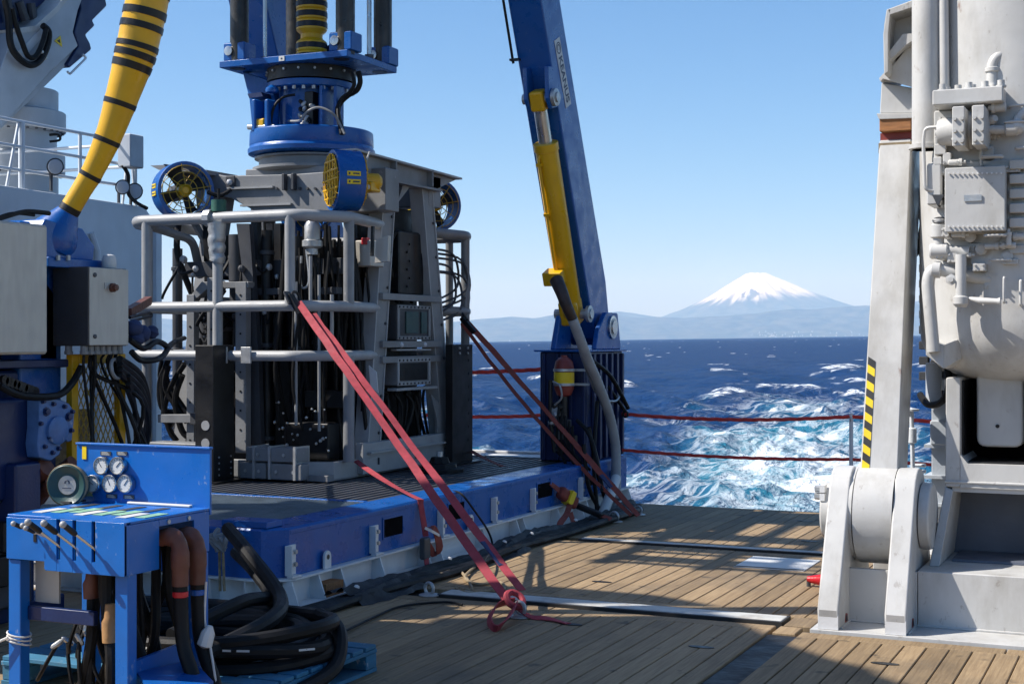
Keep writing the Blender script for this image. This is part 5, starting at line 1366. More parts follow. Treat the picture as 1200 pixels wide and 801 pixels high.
# ================================================================== STERN CRANE (white), right edge
def rounded(pts, r, n=4):
    out = []; k = len(pts)
    for i in range(k):
        a, b, c = V(pts[i - 1]), V(pts[i]), V(pts[(i + 1) % k])
        ra = min(r, (a - b).length * 0.45, (c - b).length * 0.45)
        out += arc(b + (a - b).normalized() * ra, b, b + (c - b).normalized() * ra, n)
    return out
def make_stern_crane():
    t = thing('stern_crane', (-1.0, 9.5, 0), 'massive white steel crane foot with hinge brackets, big cylinder and valve blocks, right edge', 'crane')
    MB().box(-1.90, 1.6, 8.43, 10.75, -0.03, 0.016).build('base_plate', 'white', t, bevel=0.004)
    # base box with an open slot under the drum
    MB().box(-1.34, 1.5, 8.76, 10.5, 0.016, 0.345).build('base_box', 'white', t, bevel=0.008)
    MB().box(-1.74, -1.341, 8.76, 8.80, 0.016, 0.335).build('slot_front', 'white', t, bevel=0.006)
    MB().box(-1.74, -1.341, 9.55, 10.5, 0.016, 0.335).build('slot_back', 'white', t, bevel=0.006)
    # hinge brackets: sloping front edge, rounded head
    for x0, x1 in ((-1.86, -1.735), (-1.475, -1.35)):
        prof = [(8.46, 0.016), (8.44, 0.13), (8.80, 0.80), (8.93, 0.915), (9.08, 0.90), (9.18, 0.78), (9.22, 0.62), (9.45, 0.016)]
        pts = [(x0, a, b) for a, b in prof[:2]] + list(smooth_path([(x0, 8.44, 0.13), (x0, 8.76, 0.80), (x0, 8.82, 0.885), (x0, 8.90, 0.925), (x0, 9.0, 0.925), (x0, 9.1, 0.88), (x0, 9.2, 0.72)], 3))[1:] + [(x0, 9.5, 0.016)]
        br = MB().prism(pts, (x1 - x0, 0, 0)).build('hinge_bracket', 'white', t, bevel=0.012, seg=2)
        MB().box(x0 + 0.004, x1 - 0.004, 8.447, 8.475, 0.018, 0.115).build('foot_pad', 'base_white', br)
        for (dx, z) in ((0.01, 0.06),):
            pass
    # drainage scallops at the bracket feet: rusty openings
    for x in (-1.7345, -1.3495):
        MB().prism(rounded([(x, 8.62, 0.03), (x, 8.70, 0.03), (x, 8.69, 0.075), (x, 8.64, 0.085)], 0.012), (0.002, 0, 0)).build('scallop', 'red_dull', t)
        MB().prism(rounded([(x + 0.0022, 8.635, 0.036), (x + 0.0022, 8.685, 0.036), (x + 0.0022, 8.675, 0.068), (x + 0.0022, 8.645, 0.072)], 0.01), (0.002, 0, 0)).build('scallop', 'black', t)
    # hinge drum, pin caps
    MB().lathe((-1.74, 9.0, 0.64), (1, 0, 0), [(0.1, 0.002), (0.285, 0.003), (0.285, 0.022), (0.272, 0.024), (0.272, 0.03), (0.30, 0.032), (0.30, 0.262), (0.1, 0.263)], 56, False).build('hinge_drum', 'white', t)
    MB().lathe((-1.735, 9.0, 0.64), (1, 0, 0), [(0.284, 0.023), (0.2885, 0.0235), (0.2885, 0.028), (0.284, 0.0285)], 56, False, False).build('seal', 'black', t)
    MB().lathe((-1.862, 9.0, 0.64), (-1, 0, 0), [(0.18, 0), (0.18, 0.06), (0.17, 0.07), (0.05, 0.075)], 36).build('pin_cap', 'white', t, bevel=0.004)
    for z in (0.745, 0.79):
        MB().cyl((-1.93, 8.86, z), (-1.965, 8.86, z), 0.022, n=6).build('bolt', 'galv', t)
        MB().box(-1.93, -1.90, 8.83, 8.90, z - 0.025, z + 0.025).build('lock_tab', 'base_white', t)
    MB().lathe((-1.345, 9.0, 0.64), (1, 0, 0), [(0.20, 0), (0.20, 0.055), (0.19, 0.065), (0.05, 0.07)], 36).build('pin_cap', 'white', t, bevel=0.004)
    # leg: tall box leaning aft, tapering slightly
    f0, f1 = V((0, 8.80, 0.80)), V((0, 9.50, 3.00))
    vs = []
    for (y, z, d, xl, xr) in ((8.86, 0.76, 0.36, -1.70, -1.475), (9.50, 2.985, 0.46, -1.69, -1.49)):
        vs += [(xl, y, z), (xr, y, z), (xr, y + d, z), (xl, y + d, z)]
    MB().add(vs, [(3, 2, 1, 0), (4, 5, 6, 7), (0, 1, 5, 4), (1, 2, 6, 5), (2, 3, 7, 6), (3, 0, 4, 7)]).build('leg', 'white', t, bevel=0.008)
    # leg foot collar
    MB().add([(-1.705, 8.80, 0.74), (-1.472, 8.80, 0.74), (-1.472, 9.26, 0.74), (-1.705, 9.26, 0.74), (-1.702, 8.84, 0.80), (-1.474, 8.84, 0.80), (-1.474, 9.26, 0.80), (-1.702, 9.26, 0.80)],
             [(3, 2, 1, 0), (4, 5, 6, 7), (0, 1, 5, 4), (1, 2, 6, 5), (2, 3, 7, 6), (3, 0, 4, 7)]).build('leg_foot', 'white', t, bevel=0.006)
    # hazard tape on the left front edge of the leg: alternating slanted pieces
    slope = V((0.01, 0.64, 2.225)).normalized()
    p0 = V((-1.7005, 8.8565, 0.765)) 
    nrm = V((0, -1, 0)) - slope * V((0, -1, 0)).dot(slope); nrm.normalize()
    base = V((-1.690, 8.86, 0.76)) + slope * 0.07 + nrm * 0.004
    n = 16; step = 0.050
    for k in range(n):
        a = base + slope * (k * step)
        u = V((1, 0, 0)) * 0.045
        sk = slope * -0.030
        b0, b1 = a, a + slope * step
        MB().prism([b0, b0 + u + sk, b1 + u + sk, b1], -nrm * 0.002).build('hazard_stripe', 'hazard_yellow' if k % 2 == 0 else 'hazard_black', t)
    # weathered band and wooden wedge under the upper frame
    MB().box(-1.694, -1.485, 9.49, 9.50, 2.90, 2.965).build('bare_band', 'rope_tan', t)
    MB().box(-1.685, -1.485, 9.47, 9.90, 3.035, 3.125).build('wooden_block', 'wood_block', t, bevel=0.006)
    MB().box(-1.69, -1.49, 9.53, 9.95, 2.986, 3.034).build('pad', 'red_dull', t)
    # upper frame resting on the wooden block
    MB().prism([PY(a, b, 9.46) for a, b in [(1027, 133), (1078, 133), (1080, 138), (1030, 140)]], (0, 0.6, 0)).build('rest_plate', 'white', t, bevel=0.004)
    MB().prism([PY(a, b, 9.52) for a, b in [(1033, 97), (1076, 104), (1078, 133), (1031, 133)]], (0, 0.5, 0)).build('rest_box', 'white', t, bevel=0.006)
    MB().prism([PY(a, b, 9.44) for a, b in [(1031, 91), (1068, 48), (1076, 50), (1076, 104)]], (0, 0.02, 0)).build('gusset', 'white', t)
    MB().prism([PY(a, b, 9.44) for a, b in [(1030, 92), (1069, 46), (1070, 49), (1032, 96)]], (0, 0.5, 0)).build('gusset_flange', 'white', t, bevel=0.003)
    MB().prism([PY(a, b, 9.50) for a, b in [(1036, 96), (1038, 60), (1036, 30), (1039, 12), (1075, -2), (1130, -40), (1130, 96)]], (0, 0.03, 0)).build('cheek_plate', 'white', t)
    MB().prism([PY(a, b, 9.30) for a, b in [(1036, 88), (1035, 40), (1039, 11), (1044, 10), (1041, 40), (1041, 84)]], (0, 0.3, 0)).build('cheek_rim', 'white', t, bevel=0.005)
    MB().prism([PY(a, b, 9.30) for a, b in [(1040, 11), (1078, -3), (1120, -30), (1120, -22), (1078, 6), (1042, 18)]], (0, 0.3, 0)).build('cheek_rim', 'white', t, bevel=0.005)
    MB().prism([PY(a, b, 9.35) for a, b in [(1041, 62), (1058, 40), (1072, 39), (1070, 47), (1060, 54), (1041, 72)]], (0, 0.15, 0)).build('web_piece', 'white', t)
    # ---- big barrel with rounded lower end, clevis below
    BX, BY, BR = -0.83, 9.62, 0.62
    prof = [(0.05, 1.43), (0.22, 1.44), (0.38, 1.475), (0.50, 1.53), (0.575, 1.61), (0.61, 1.70), (BR, 1.82), (BR, 3.1), (BR, 6.2)]
    MB().lathe((BX, BY, 0), (0, 0, 1), prof, 72, True).build('barrel', 'white', t)
    MB().prism(rounded([(-1.075, 9.36, 1.04), (-0.80, 9.36, 1.04), (-0.80, 9.36, 1.55), (-1.075, 9.36, 1.55)], 0.06), (0, 0.6, 0)).build('clevis_tongue', 'white', t, bevel=0.02, seg=2)
    MB().cyl((-0.95, 9.359, 1.17), (-0.95, 9.354, 1.17), 0.012, n=10).build('grease_point', 'black', t)
    # clevis housing: cheeks and sill round a deep slot
    HX0, HX1, HY = -1.235, -0.62, 9.20
    MB().prism(rounded([(HX0 - 0.005, HY, 0.80), (-1.150, HY, 0.80), (-1.150, HY, 1.47), (HX0, HY, 1.47)], 0.015), (0, 0.95, 0)).build('housing_cheek', 'white', t, bevel=0.006)
    MB().box(-0.735, 0.4, HY, 10.15, 0.80, 1.47).build('housing_cheek', 'white', t, bevel=0.006)
    MB().prism([(-1.150, HY, 0.80), (-0.735, HY, 0.80), (-0.735, HY, 1.0), (-0.78, HY, 0.945), (-1.105, HY, 0.945), (-1.150, HY, 1.0)], (0, 0.95, 0)).build('housing_sill', 'white', t)
    MB().box(-1.15, -0.74, 9.75, 9.80, 0.95, 1.46).build('slot_back', 'slot_shade', t)  # near-black sheet painting the shade deep in the slot
    MB().box(-1.149, -1.140, HY + 0.06, 9.75, 0.96, 1.45).build('slot_shade_liner', 'black', t)  # black lining darkens the gap beside the tongue like shade
    MB().box(-1.139, -0.745, HY + 0.06, 9.75, 0.946, 0.956).build('slot_shade_liner', 'black', t)
    # lower open box, inside painted darker to stand for its shade
    mb = MB()
    xa, xb, za, zb_ = -1.19, -0.70, 0.355, 0.76
    MB().prism([(-1.24, HY, 0.80), (-1.30, HY - 0.25, 0.345), (-1.24, HY - 0.25, 0.345), (-1.19, HY - 0.02, 0.78)], (0.0, 0.95, 0)).build('box_side', 'white', t, bevel=0.006)
    MB().box(-1.20, 0.4, HY + 0.02, 10.1, 0.77, 0.799).build('box_top', 'white', t)
    MB().box(-0.72, 0.4, HY - 0.02, 10.1, 0.345, 0.77).build('box_side', 'white', t, bevel=0.01)
    MB().box(-1.26, -0.72, HY + 0.42, HY + 0.46, 0.345, 0.77).build('box_back', 'inner_shade', t)
    MB().prism([(-1.2, HY + 0.0, 0.347), (-0.72, HY + 0.0, 0.347), (-0.72, HY + 0.42, 0.347), (-1.2, HY + 0.42, 0.347)], (0, 0, 0.015)).build('box_floor', 'inner_shade', t)
    # left pillar behind, between leg and housing
    MB().box(-1.40, -1.25, 9.75, 9.95, 0.345, 1.30).build('pillar', 'crane_grey', t, bevel=0.006)
    for z in (0.80, 1.0, 0.62): MB().box(-1.44, -1.22, 9.70, 9.98, z, z + 0.02).build('pillar_flange', 'crane_grey', t)
    MB().box(-1.40, -1.29, 9.68, 9.75, 1.02, 1.18).build('pad_eye', 'crane_grey', t, bevel=0.01)
    for z in (0.50, 0.62): MB().cyl((-1.62, 9.95, z), (-1.2, 9.95, z), 0.022, n=10).build('guard_rail', 'crane_grey', t)
    for (a, b) in (((-1.24, 9.196, 0.832), (-0.5, 9.196, 0.832)), ((-1.34, 8.757, 0.022), (0.5, 8.757, 0.022)), ((-1.735, 8.757, 0.022), (-1.475, 8.757, 0.022)), ((-1.347, 8.50, 0.02), (-1.347, 8.76, 0.02)), ((-1.732, 8.50, 0.02), (-1.732, 8.76, 0.02)), ((-1.347, 8.757, 0.02), (-1.347, 8.757, 0.335))):
        n = max(4, int((V(b) - V(a)).length / 0.03)); r_ = random.Random(3)
        MB().tube([V(a).lerp(V(b), i / n) for i in range(n + 1)], [0.006 + 0.0025 * r_.random() for i in range(n + 1)], 6).build('weld_bead', 'white', t)
    MB().box(-1.44, -1.20, 10.02, 10.1, 0.345, 2.0).build('dark_column', 'dark_grey', t, bevel=0.006)
    for k in range(5):
        z = 1.25 + 0.12 * k
        MB().box(-1.42 + 0.02 * (k % 2), -1.30, 9.82, 9.95, z, z + 0.08).build('valve_stack', ('dark_grey', 'crane_grey')[k % 2], t, bevel=0.008)
    # toothed rack seen past the barrel edge, hoses
    for k in range(9):
        p = PY(1083, 295 + k * 18, 9.95)
        MB().box(p.x - 0.03, p.x + 0.03, 9.92, 10.0, p.z - 0.035, p.z + 0.02).build('rack_tooth', 'dark_grey', t, bevel=0.004)
    MB().tube(smooth_path([PY(1086, 222, 9.9), PY(1078, 240, 9.85), PY(1082, 262, 9.85), PY(1076, 290, 9.9), PY(1070, 300, 9.95)]), 0.025, 8).build('hose', 'rubber', t)
    MB().tube(smooth_path([PY(1108, 420, 9.5), PY(1112, 450, 9.45), PY(1104, 470, 9.5), PY(1088, 474, 9.6), PY(1078, 462, 9.7)]), 0.022, 8).build('hose', 'rubber', t)
    MB().cyl(PY(1094, 425, 9.7), PY(1094, 472, 9.7), 0.05, n=14).build('cylinder_end', 'crane_grey', t)
    MB().box(-1.43, -1.36, 9.80, 9.9, 1.28, 1.52).build('valve_frame', 'crane_grey', t, bevel=0.006)
    MB().tube([PY(1068, 478, 9.6), PY(1070, 560, 9.6)], 0.014, 8).build('rod', 'hull_white', t)
    MB().lathe(PY(1069, 510, 9.6), (0, 0, 1), [(0.02, -0.05), (0.028, -0.045), (0.028, 0.045), (0.02, 0.05)], 12).build('rod_coupling', 'hull_white', t)
    MB().lathe(PY(1068, 480, 9.6), (0, 0, 1), [(0.02, -0.01), (0.05, -0.005), (0.05, 0.005), (0.02, 0.01)], 12).build('handle', 'hull_white', t)
    for y in (545, 552): MB().tube([PY(1070, y, 9.65), PY(1085, y, 9.65)], 0.012, 8).build('handle', 'hull_white', t)
    # ---- vertical tube and rod on the barrel front
    def F(px, py, y=9.05): return PY(px, py, y)
    a = F(1086, 160, 9.12)
    MB().cyl((a.x, 9.12, 2.86), (a.x - 0.0, 9.12, 5.6), 0.088, n=28).build('riser_tube', 'white', t)
    a = F(1107, 110, 9.08)
    MB().cyl((a.x, 9.08, 3.1), (a.x - 0.03, 9.1, 5.6), 0.030, n=16).build('riser_pipe', 'white', t)
    # valve block with flange and bolts
    x0, x1 = F(1099, 120).x, F(1180, 120).x
    zt = F(1140, 110).z; 
    MB().box(x0, x1, 8.82, 9.35, zt - 0.09, zt).build('flange_plate', 'white', t, bevel=0.008)
    MB().box(x0 - 0.02, x1 + 0.02, 9.02, 9.35, F(1140, 200).z, zt - 0.091).build('valve_block', 'white', t, bevel=0.01)
    for k, (dx, dy) in enumerate(((0.05, 0.05), (0.13, 0.12), (0.2, 0.05), (0.21, 0.14), (0.29, 0.05), (0.33, 0.13), (0.38, 0.05), (0.06, 0.16), (0.36, 0.2))):
        MB().lathe((x0 + dx, 8.84 + dy, zt), (0, 0, 1), [(0.03, 0), (0.03, 0.012), (0.021, 0.014), (0.021, 0.042), (0.004, 0.036)], 12).build('flange_bolt', 'white', t)
    # pump with ports
    a, b = F(1118, 133, 8.9), F(1152, 171, 8.9)
    MB().lathe(((a.x), 8.95, (a.z + b.z) / 2), (1, 0, 0), [(0.07, -0.10), (0.085, -0.07), (0.085, 0.0), (0.11, 0.01), (0.11, 0.10), (0.10, 0.105), (0.10, 0.115), (0.105, 0.12), (0.105, 0.19), (0.06, 0.2)], 28).build('pump_body', 'white', t, bevel=0.005)
    for dx in (0.015, 0.125):
        MB().box(a.x + dx, a.x + dx + 0.07, 8.70, 8.96, b.z - 0.02, a.z + 0.01).build('pump_cover', 'white', t, bevel=0.006)
        for dz in (0.03, 0.09, 0.16):
            for ddx in (0.015, 0.055): MB().cyl((a.x + dx + ddx, 8.701, b.z + dz - 0.02), (a.x + dx + ddx, 8.686, b.z + dz - 0.02), 0.011, n=8).build('pump_bolt', 'white', t)
    MB().tube(fillet([F(1152, 152, 8.93), F(1188, 152, 8.93), F(1192, 140, 8.95), F(1230, 100, 9.0)], 0.03), 0.026, 14).build('pump_pipe', 'white', t)
    MB().lathe(F(1188, 151, 8.93), (-1, 0, 0), [(0.03, -0.03), (0.042, -0.02), (0.042, 0.04), (0.03, 0.05)], 16).build('pipe_collar', 'white', t)
    MB().ball(F(1192, 149, 8.93), 0.045, 14, 8).build('pipe_elbow', 'white', t)
    MB().lathe(F(1160, 142, 8.95), (0.6, -0.6, 0.2), [(0.015, -0.06), (0.03, -0.05), (0.03, 0.03), (0.02, 0.05)], 12).build('plug', 'white', t)
    MB().tube(fillet([F(1112, 148, 8.9), F(1084, 150, 8.92), F(1082, 165, 8.92), F(1084, 222, 8.92), F(1094, 224, 8.94)], 0.03), 0.011, 8).build('thin_pipe', 'white', t)
    for (px, py, w, h_) in ((1098, 155, 12, 10), (1096, 170, 14, 12), (1106, 180, 10, 14), (1095, 185, 10, 9), (1118, 165, 10, 8)):
        a, b = F(px, py, 8.98), F(px + w, py + h_, 8.98)
        MB().box(a.x, b.x, 8.93, 9.2, b.z, a.z).build('valve_section', 'white', t, bevel=0.006)
    # sandwich valves at the left
    a, b = F(1086, 192, 8.95), F(1104, 240, 8.95)
    MB().box(a.x, b.x, 8.93, 9.2, b.z, a.z).build('solenoid_valve', 'white', t, bevel=0.012)
    MB().lathe(F(1096, 192, 8.97), (0, 0, 1), [(0.03, -0.02), (0.032, 0.0), (0.02, 0.004), (0.02, 0.008)], 14).build('solenoid_cap', 'white', t)
    MB().prism([F(1092, 228, 8.92), F(1106, 228, 8.92), F(1099, 242, 8.92)], (0, 0.1, 0)).build('valve_tip', 'dark_grey', t)
    for k in range(4): MB().cyl(F(1106 + k * 16, 190, 8.93), F(1106 + k * 16, 190, 8.90), 0.008, n=8).build('bolt', 'white', t)
    # cover box
    a, b = F(1107, 197, 8.85), F(1178, 270, 8.85)
    cb = MB().box(a.x, b.x, 8.85, 9.1, b.z, a.z).build('cover_box', 'white', t, bevel=0.006)
    MB().box(a.x - 0.02, b.x + 0.03, 8.99, 9.3, b.z - 0.01, a.z + 0.05).build('cover_back', 'white', t, bevel=0.006)
    for k in range(8): MB().cyl((a.x - 0.012, 8.99, b.z + 0.02 + k * 0.05), (a.x - 0.012, 8.975, b.z + 0.02 + k * 0.05), 0.008, n=8).build('bolt', 'base_white', cb)
    for k in range(5): MB().box(b.x + 0.012, b.x + 0.12, 8.93, 9.1, b.z + 0.02 + k * 0.085, b.z + 0.08 + k * 0.085).build('valve_section', 'white', t, bevel=0.008)
    for (px, py) in ((1137, 277), (1166, 276), (1150, 292), (1180, 300)):
        p = F(px, py, 9.0); MB().lathe(p, (0.1, -1, 0), [(0.03, -0.05), (0.036, -0.04), (0.036, 0.02), (0.022, 0.03)], 14).build('plug', 'white', t)
    for px, py, w, h_ in ((1136, 284, 20, 26), (1158, 282, 20, 24), (1172, 300, 14, 40)):
        a, b = F(px, py, 9.0), F(px + w, py + h_, 9.0)
        MB().box(a.x, b.x, 9.02, 9.25, b.z, a.z).build('valve_section', 'white', t, bevel=0.01)
    # ball valve cluster and pipes on the barrel
    def G(px, py, y=8.98): return PY(px, py, y)
    MB().tube(fillet([G(1100, 262), G(1100, 292), G(1136, 295)], 0.03), 0.032, 14).build('pipe', 'white', t)
    MB().lathe(G(1100, 268), (0, 0, 1), [(0.03, -0.06), (0.05, -0.05), (0.05, 0.02), (0.035, 0.03), (0.035, 0.06)], 16).build('valve', 'white', t)
    MB().torus(G(1101, 258, 8.97), (0, -0.5, 1), 0.035, 0.008, 20, 6).build('valve_wheel', 'dark_grey', t)
    MB().lathe(G(1100, 294), (1, 0, 0), [(0.04, -0.05), (0.048, -0.04), (0.048, 0.05), (0.04, 0.06)], 16).build('elbow_collar', 'white', t)
    MB().tube([G(1112, 294), G(1134, 297)], 0.026, 12).build('pipe', 'white', t)
    MB().tube(fillet([G(1163, 328, 9.05), G(1092, 314), G(1087, 330), G(1094, 412), ], 0.05), 0.038, 16).build('pipe', 'white', t)
    MB().lathe(G(1098, 316), (1, 0, -0.1), [(0.038, -0.03), (0.05, -0.025), (0.05, 0.02), (0.038, 0.025)], 16).build('elbow_collar', 'white', t)
    MB().tube([G(1126, 298, 8.93), G(1126, 350, 8.93)], 0.032, 14).build('pipe', 'white', t)
    MB().lathe(G(1126, 350, 8.93), (0, 0, -1), [(0.03, -0.02), (0.046, -0.01), (0.046, 0.03), (0.03, 0.05)], 16).build('valve', 'white', t)
    MB().tube([G(1134, 349, 8.93), G(1148, 352, 8.9), G(1168, 353, 8.87), G(1172, 353, 8.87)], [0.008, 0.02, 0.017, 0.024], 12).build('valve_lever', 'white', t)
    # block at the pipe foot
    blk = [G(1088, 396, 9.05), G(1108, 403, 8.9), G(1120, 396, 9.05), G(1124, 420, 9.1), G(1106, 428, 8.95), G(1086, 414, 9.08)]
    MB().prism([G(1085, 397, 9.0), G(1106, 404, 9.0), G(1106, 432, 9.0), G(1085, 416, 9.0)], (0.02, 0.35, 0)).build('manifold_block', 'white', t, bevel=0.004)
    MB().prism([G(1106, 404, 9.0), G(1126, 396, 9.12), G(1126, 420, 9.12), G(1106, 432, 9.0)], (0.02, 0.30, 0)).build('manifold_block', 'white', t, bevel=0.004)
    # lifting eye on the barrel
    MB().prism([G(1150, 364, 9.12), G(1160, 364, 9.12), G(1158, 400, 9.1), G(1150, 400, 9.1)], (0, 0.12, 0)).build('lug', 'white', t, bevel=0.006)
    # upper elbow pipe
    MB().tube(fillet([G(1163, 110, 9.02), G(1163, 70, 9.02), G(1185, 58, 9.05), G(1240, 40, 9.2)], 0.05), 0.033, 14).build('pipe', 'white', t)
    MB().lathe(G(1163, 82, 9.02), (0, 0, 1), [(0.034, -0.015), (0.043, -0.01), (0.043, 0.01), (0.034, 0.015)], 16).build('pipe_collar', 'white', t)
make_stern_crane()
def crane_fittings():
    t = bpy.data.objects['stern_crane']
    rr = random.Random(77)
    def F(px, py, y): return PY(px, py, y)
    for k in range(46):
        px = rr.uniform(1098, 1200); py = rr.choice([rr.uniform(118, 200), rr.uniform(268, 330)])
        if 1107 < px < 1178 and 195 < py < 270: continue
        y = 8.98 + rr.uniform(-0.06, 0.04); p = F(px, py, y); q = rr.random()
        if q < 0.4:
            w = rr.uniform(0.015, 0.05); h_ = rr.uniform(0.015, 0.05)
            o = MB().box(p.x - w, p.x + w, y, y + 0.2, p.z - h_, p.z + h_).build('valve_section', 'white', t, bevel=0.004)
            for sx in (-0.6, 0.6):
                for sz in (-0.6, 0.6): MB().cyl((p.x + sx * w, y, p.z + sz * h_), (p.x + sx * w, y - 0.012, p.z + sz * h_), 0.007, n=6).build('bolt', 'white', o)
        elif q < 0.75:
            ax = rr.choice([(0, -1, 0), (1, 0, 0), (-1, 0, 0), (0, 0, 1)])
            r = rr.uniform(0.014, 0.03)
            MB().lathe(p, ax, [(r * 0.7, -0.05), (r, -0.045), (r, 0.01), (r * 1.25, 0.012), (r * 1.25, 0.03), (r * 0.6, 0.032), (r * 0.6, 0.05)], 6 if rr.random() < 0.5 else 14).build('fitting', 'white', t)
        else:
            d = rr.choice([V((0.10, 0, 0)), V((0, 0, -0.13))])
            MB().tube(smooth_path([p, p + V((0, -0.05, 0)), p + d + V((0, -0.05, 0)), p + d], 4), rr.uniform(0.006, 0.012), 8).build('thin_pipe', 'white', t)
    for k in range(12):      # bolts round the cover box and along the tube flange
        a = F(1112 + k * 5.6, 203, 8.846); MB().cyl(a, a + V((0, -0.008, 0)), 0.006, n=6).build('bolt', 'base_white', t)
        a = F(1112 + k * 5.6, 265, 8.846); MB().cyl(a, a + V((0, -0.008, 0)), 0.006, n=6).build('bolt', 'base_white', t)
    a = F(1086, 150, 9.12)
    MB().lathe((a.x, 9.12, 2.86), (0, 0, 1), [(0.088, 0.0), (0.108, 0.004), (0.108, 0.03), (0.088, 0.034)], 28).build('tube_flange', 'white', t)
    p = F(1140, 232, 8.846); 
    pl = MB().box(p.x - 0.05, p.x + 0.05, 8.842, 8.847, p.z - 0.018, p.z + 0.018).build('data_plate', 'galv', t)
crane_fittings()

# little red handle lying by the crane foot
rh = thing('red_handle', PZ(955, 678, 0), 'small glossy red handle on the planks beside the left hinge bracket', 'handle')
p = PZ(946, 678, 0.05); q = V((-1.87, p.y + 0.02, 0.05))
MB().tube([p, p.lerp(q, 0.3), p.lerp(q, 0.7), q], [0.02, 0.045, 0.045, 0.04], 14).build('grip', 'red', rh)
MB().tube([p + V((0.01, 0, -0.05)), p + V((0.01, 0, 0))], 0.015, 8).build('foot', 'dark_grey', rh)

# ================================================================== STERN ROPES
def rope(p0, p1, sag, r, lab, n=60):
    p0, p1 = V(p0), V(p1)
    mb = MB()
    for s in range(3):
        pts = []
        for i in range(n + 1):
            u = i / n
            c = p0.lerp(p1, u) - V((0, 0, sag * 4 * u * (1 - u)))
            q = u * n * 0.55 + s * 2 * PI / 3
            pts.append(c + V((0, math.cos(q), math.sin(q))) * r * 0.52)
        mb.tube(pts, r * 0.56, 6)
    return mb.build('guard_rope', 'rope_red', label=lab, cat='rope')
st = thing('stanchion', (-2.80, 14.22, 0), 'slim white stanchion post holding the red ropes at the stern', 'post')
MB().cyl((-2.80, 14.22, 0.0), (-2.80, 14.22, 0.985), 0.02, n=12).build('pole', 'hull_white', st)
MB().lathe((-2.80, 14.22, 0), (0, 0, 1), [(0.05, 0), (0.05, 0.012), (0.024, 0.02), (0.024, 0.06)], 14).build('foot', 'hull_white', st)
MB().torus((-2.80, 14.22, 0.93), (1, 0, 0), 0.026, 0.006, 14, 6).build('eye', 'galv', st)
rope((-5.17, 14.24, 0.93), (-2.80, 14.22, 0.955), 0.045, 0.019, 'upper red guard rope between the blue post and the white stanchion')
rope((-5.17, 14.24, 0.555), (-2.80, 14.22, 0.54), 0.03, 0.017, 'lower red guard rope between the blue post and the white stanchion', 60)
rope((-2.80, 14.22, 0.955), (2.0, 14.22, 0.97), 0.06, 0.019, 'upper red guard rope passing behind the white crane leg', 80)
rope((-2.80, 14.22, 0.54), (2.0, 14.22, 0.56), 0.05, 0.017, 'lower red guard rope passing behind the white crane leg', 80)
rope(PY(500, 437, 14.25), PY(644, 432, 14.25), 0.01, 0.022, 'red guard rope left of the blue post, the higher of the two', 40)
rope(PY(500, 486, 14.25), PY(642, 486, 14.25), 0.02, 0.020, 'red guard rope left of the blue post, the lower of the two', 40)
# black line tied to the upper rope
tb = thing('rope_hook', PY(730, 484, 14.2), 'black strap with hook tying the upper rope to the blue post', 'hook')
MB().tube(smooth_path([PY(712, 452, 13.9), PY(722, 466, 14.0), PY(733, 482, 14.15)]), 0.02, 8).build('strap', 'rubber', tb)
MB().torus(PY(733, 485, 14.18), (0.3, 1, 0), 0.03, 0.012, 16, 6).build('hook', 'black', tb)

# ================================================================== RED LASHING STRAPS
def ribbon(pts, w, th, wdir, n=None):
    """flat webbing along a path; wdir gives the width direction"""
    pts = [V(p) for p in pts]; mb = MB(); vs = []; fs = []
    for i, p in enumerate(pts):
        t = (pts[min(i + 1, len(pts) - 1)] - pts[max(i - 1, 0)]).normalized()
        wd_ = V(wdir[i]) if isinstance(wdir, list) else V(wdir)
        u = (wd_ - t * wd_.dot(t)).normalized(); nn = t.cross(u)
        tw = 0.22 * math.sin(i * 0.55 + len(pts)); u = (u * math.cos(tw) + nn * math.sin(tw)); nn = t.cross(u)
        vs += [p + u * w / 2 + nn * th / 2, p - u * w / 2 + nn * th / 2, p - u * w / 2 - nn * th / 2, p + u * w / 2 - nn * th / 2]
    for i in range(len(pts) - 1):
        for j in range(4): fs.append((i * 4 + j, i * 4 + (j + 1) % 4, (i + 1) * 4 + (j + 1) % 4, (i + 1) * 4 + j))
    fs += [(3, 2, 1, 0), tuple(len(vs) - 4 + j for j in range(4))]
    return mb.add(vs, fs)
def line_pts(a, b, n=14, sag=0.0, wob=0.0, seed=0):
    rr = random.Random(seed); a, b = V(a), V(b)
    return [a.lerp(b, i / n) - V((0, 0, sag * 4 * (i / n) * (1 - i / n))) + V((rr.uniform(-wob, wob), 0, rr.uniform(-wob, wob))) for i in range(n + 1)]
def shackle(parent, c, s=1.0, ax=(0.3, 1, 0)):
    c = V(c)
    o = MB().torus(c + V((0, 0, 0.045 * s)), ax, 0.038 * s, 0.011 * s, 20, 8).build('shackle', 'galv', parent)
    MB().lathe(c, (0, 0, 1), [(0.07 * s, 0.0), (0.07 * s, 0.006), (0.05 * s, 0.012), (0.02 * s, 0.014)], 16).build('deck_eye', 'galv', parent)
    return o
camside = V((0.55, -0.83, 0))

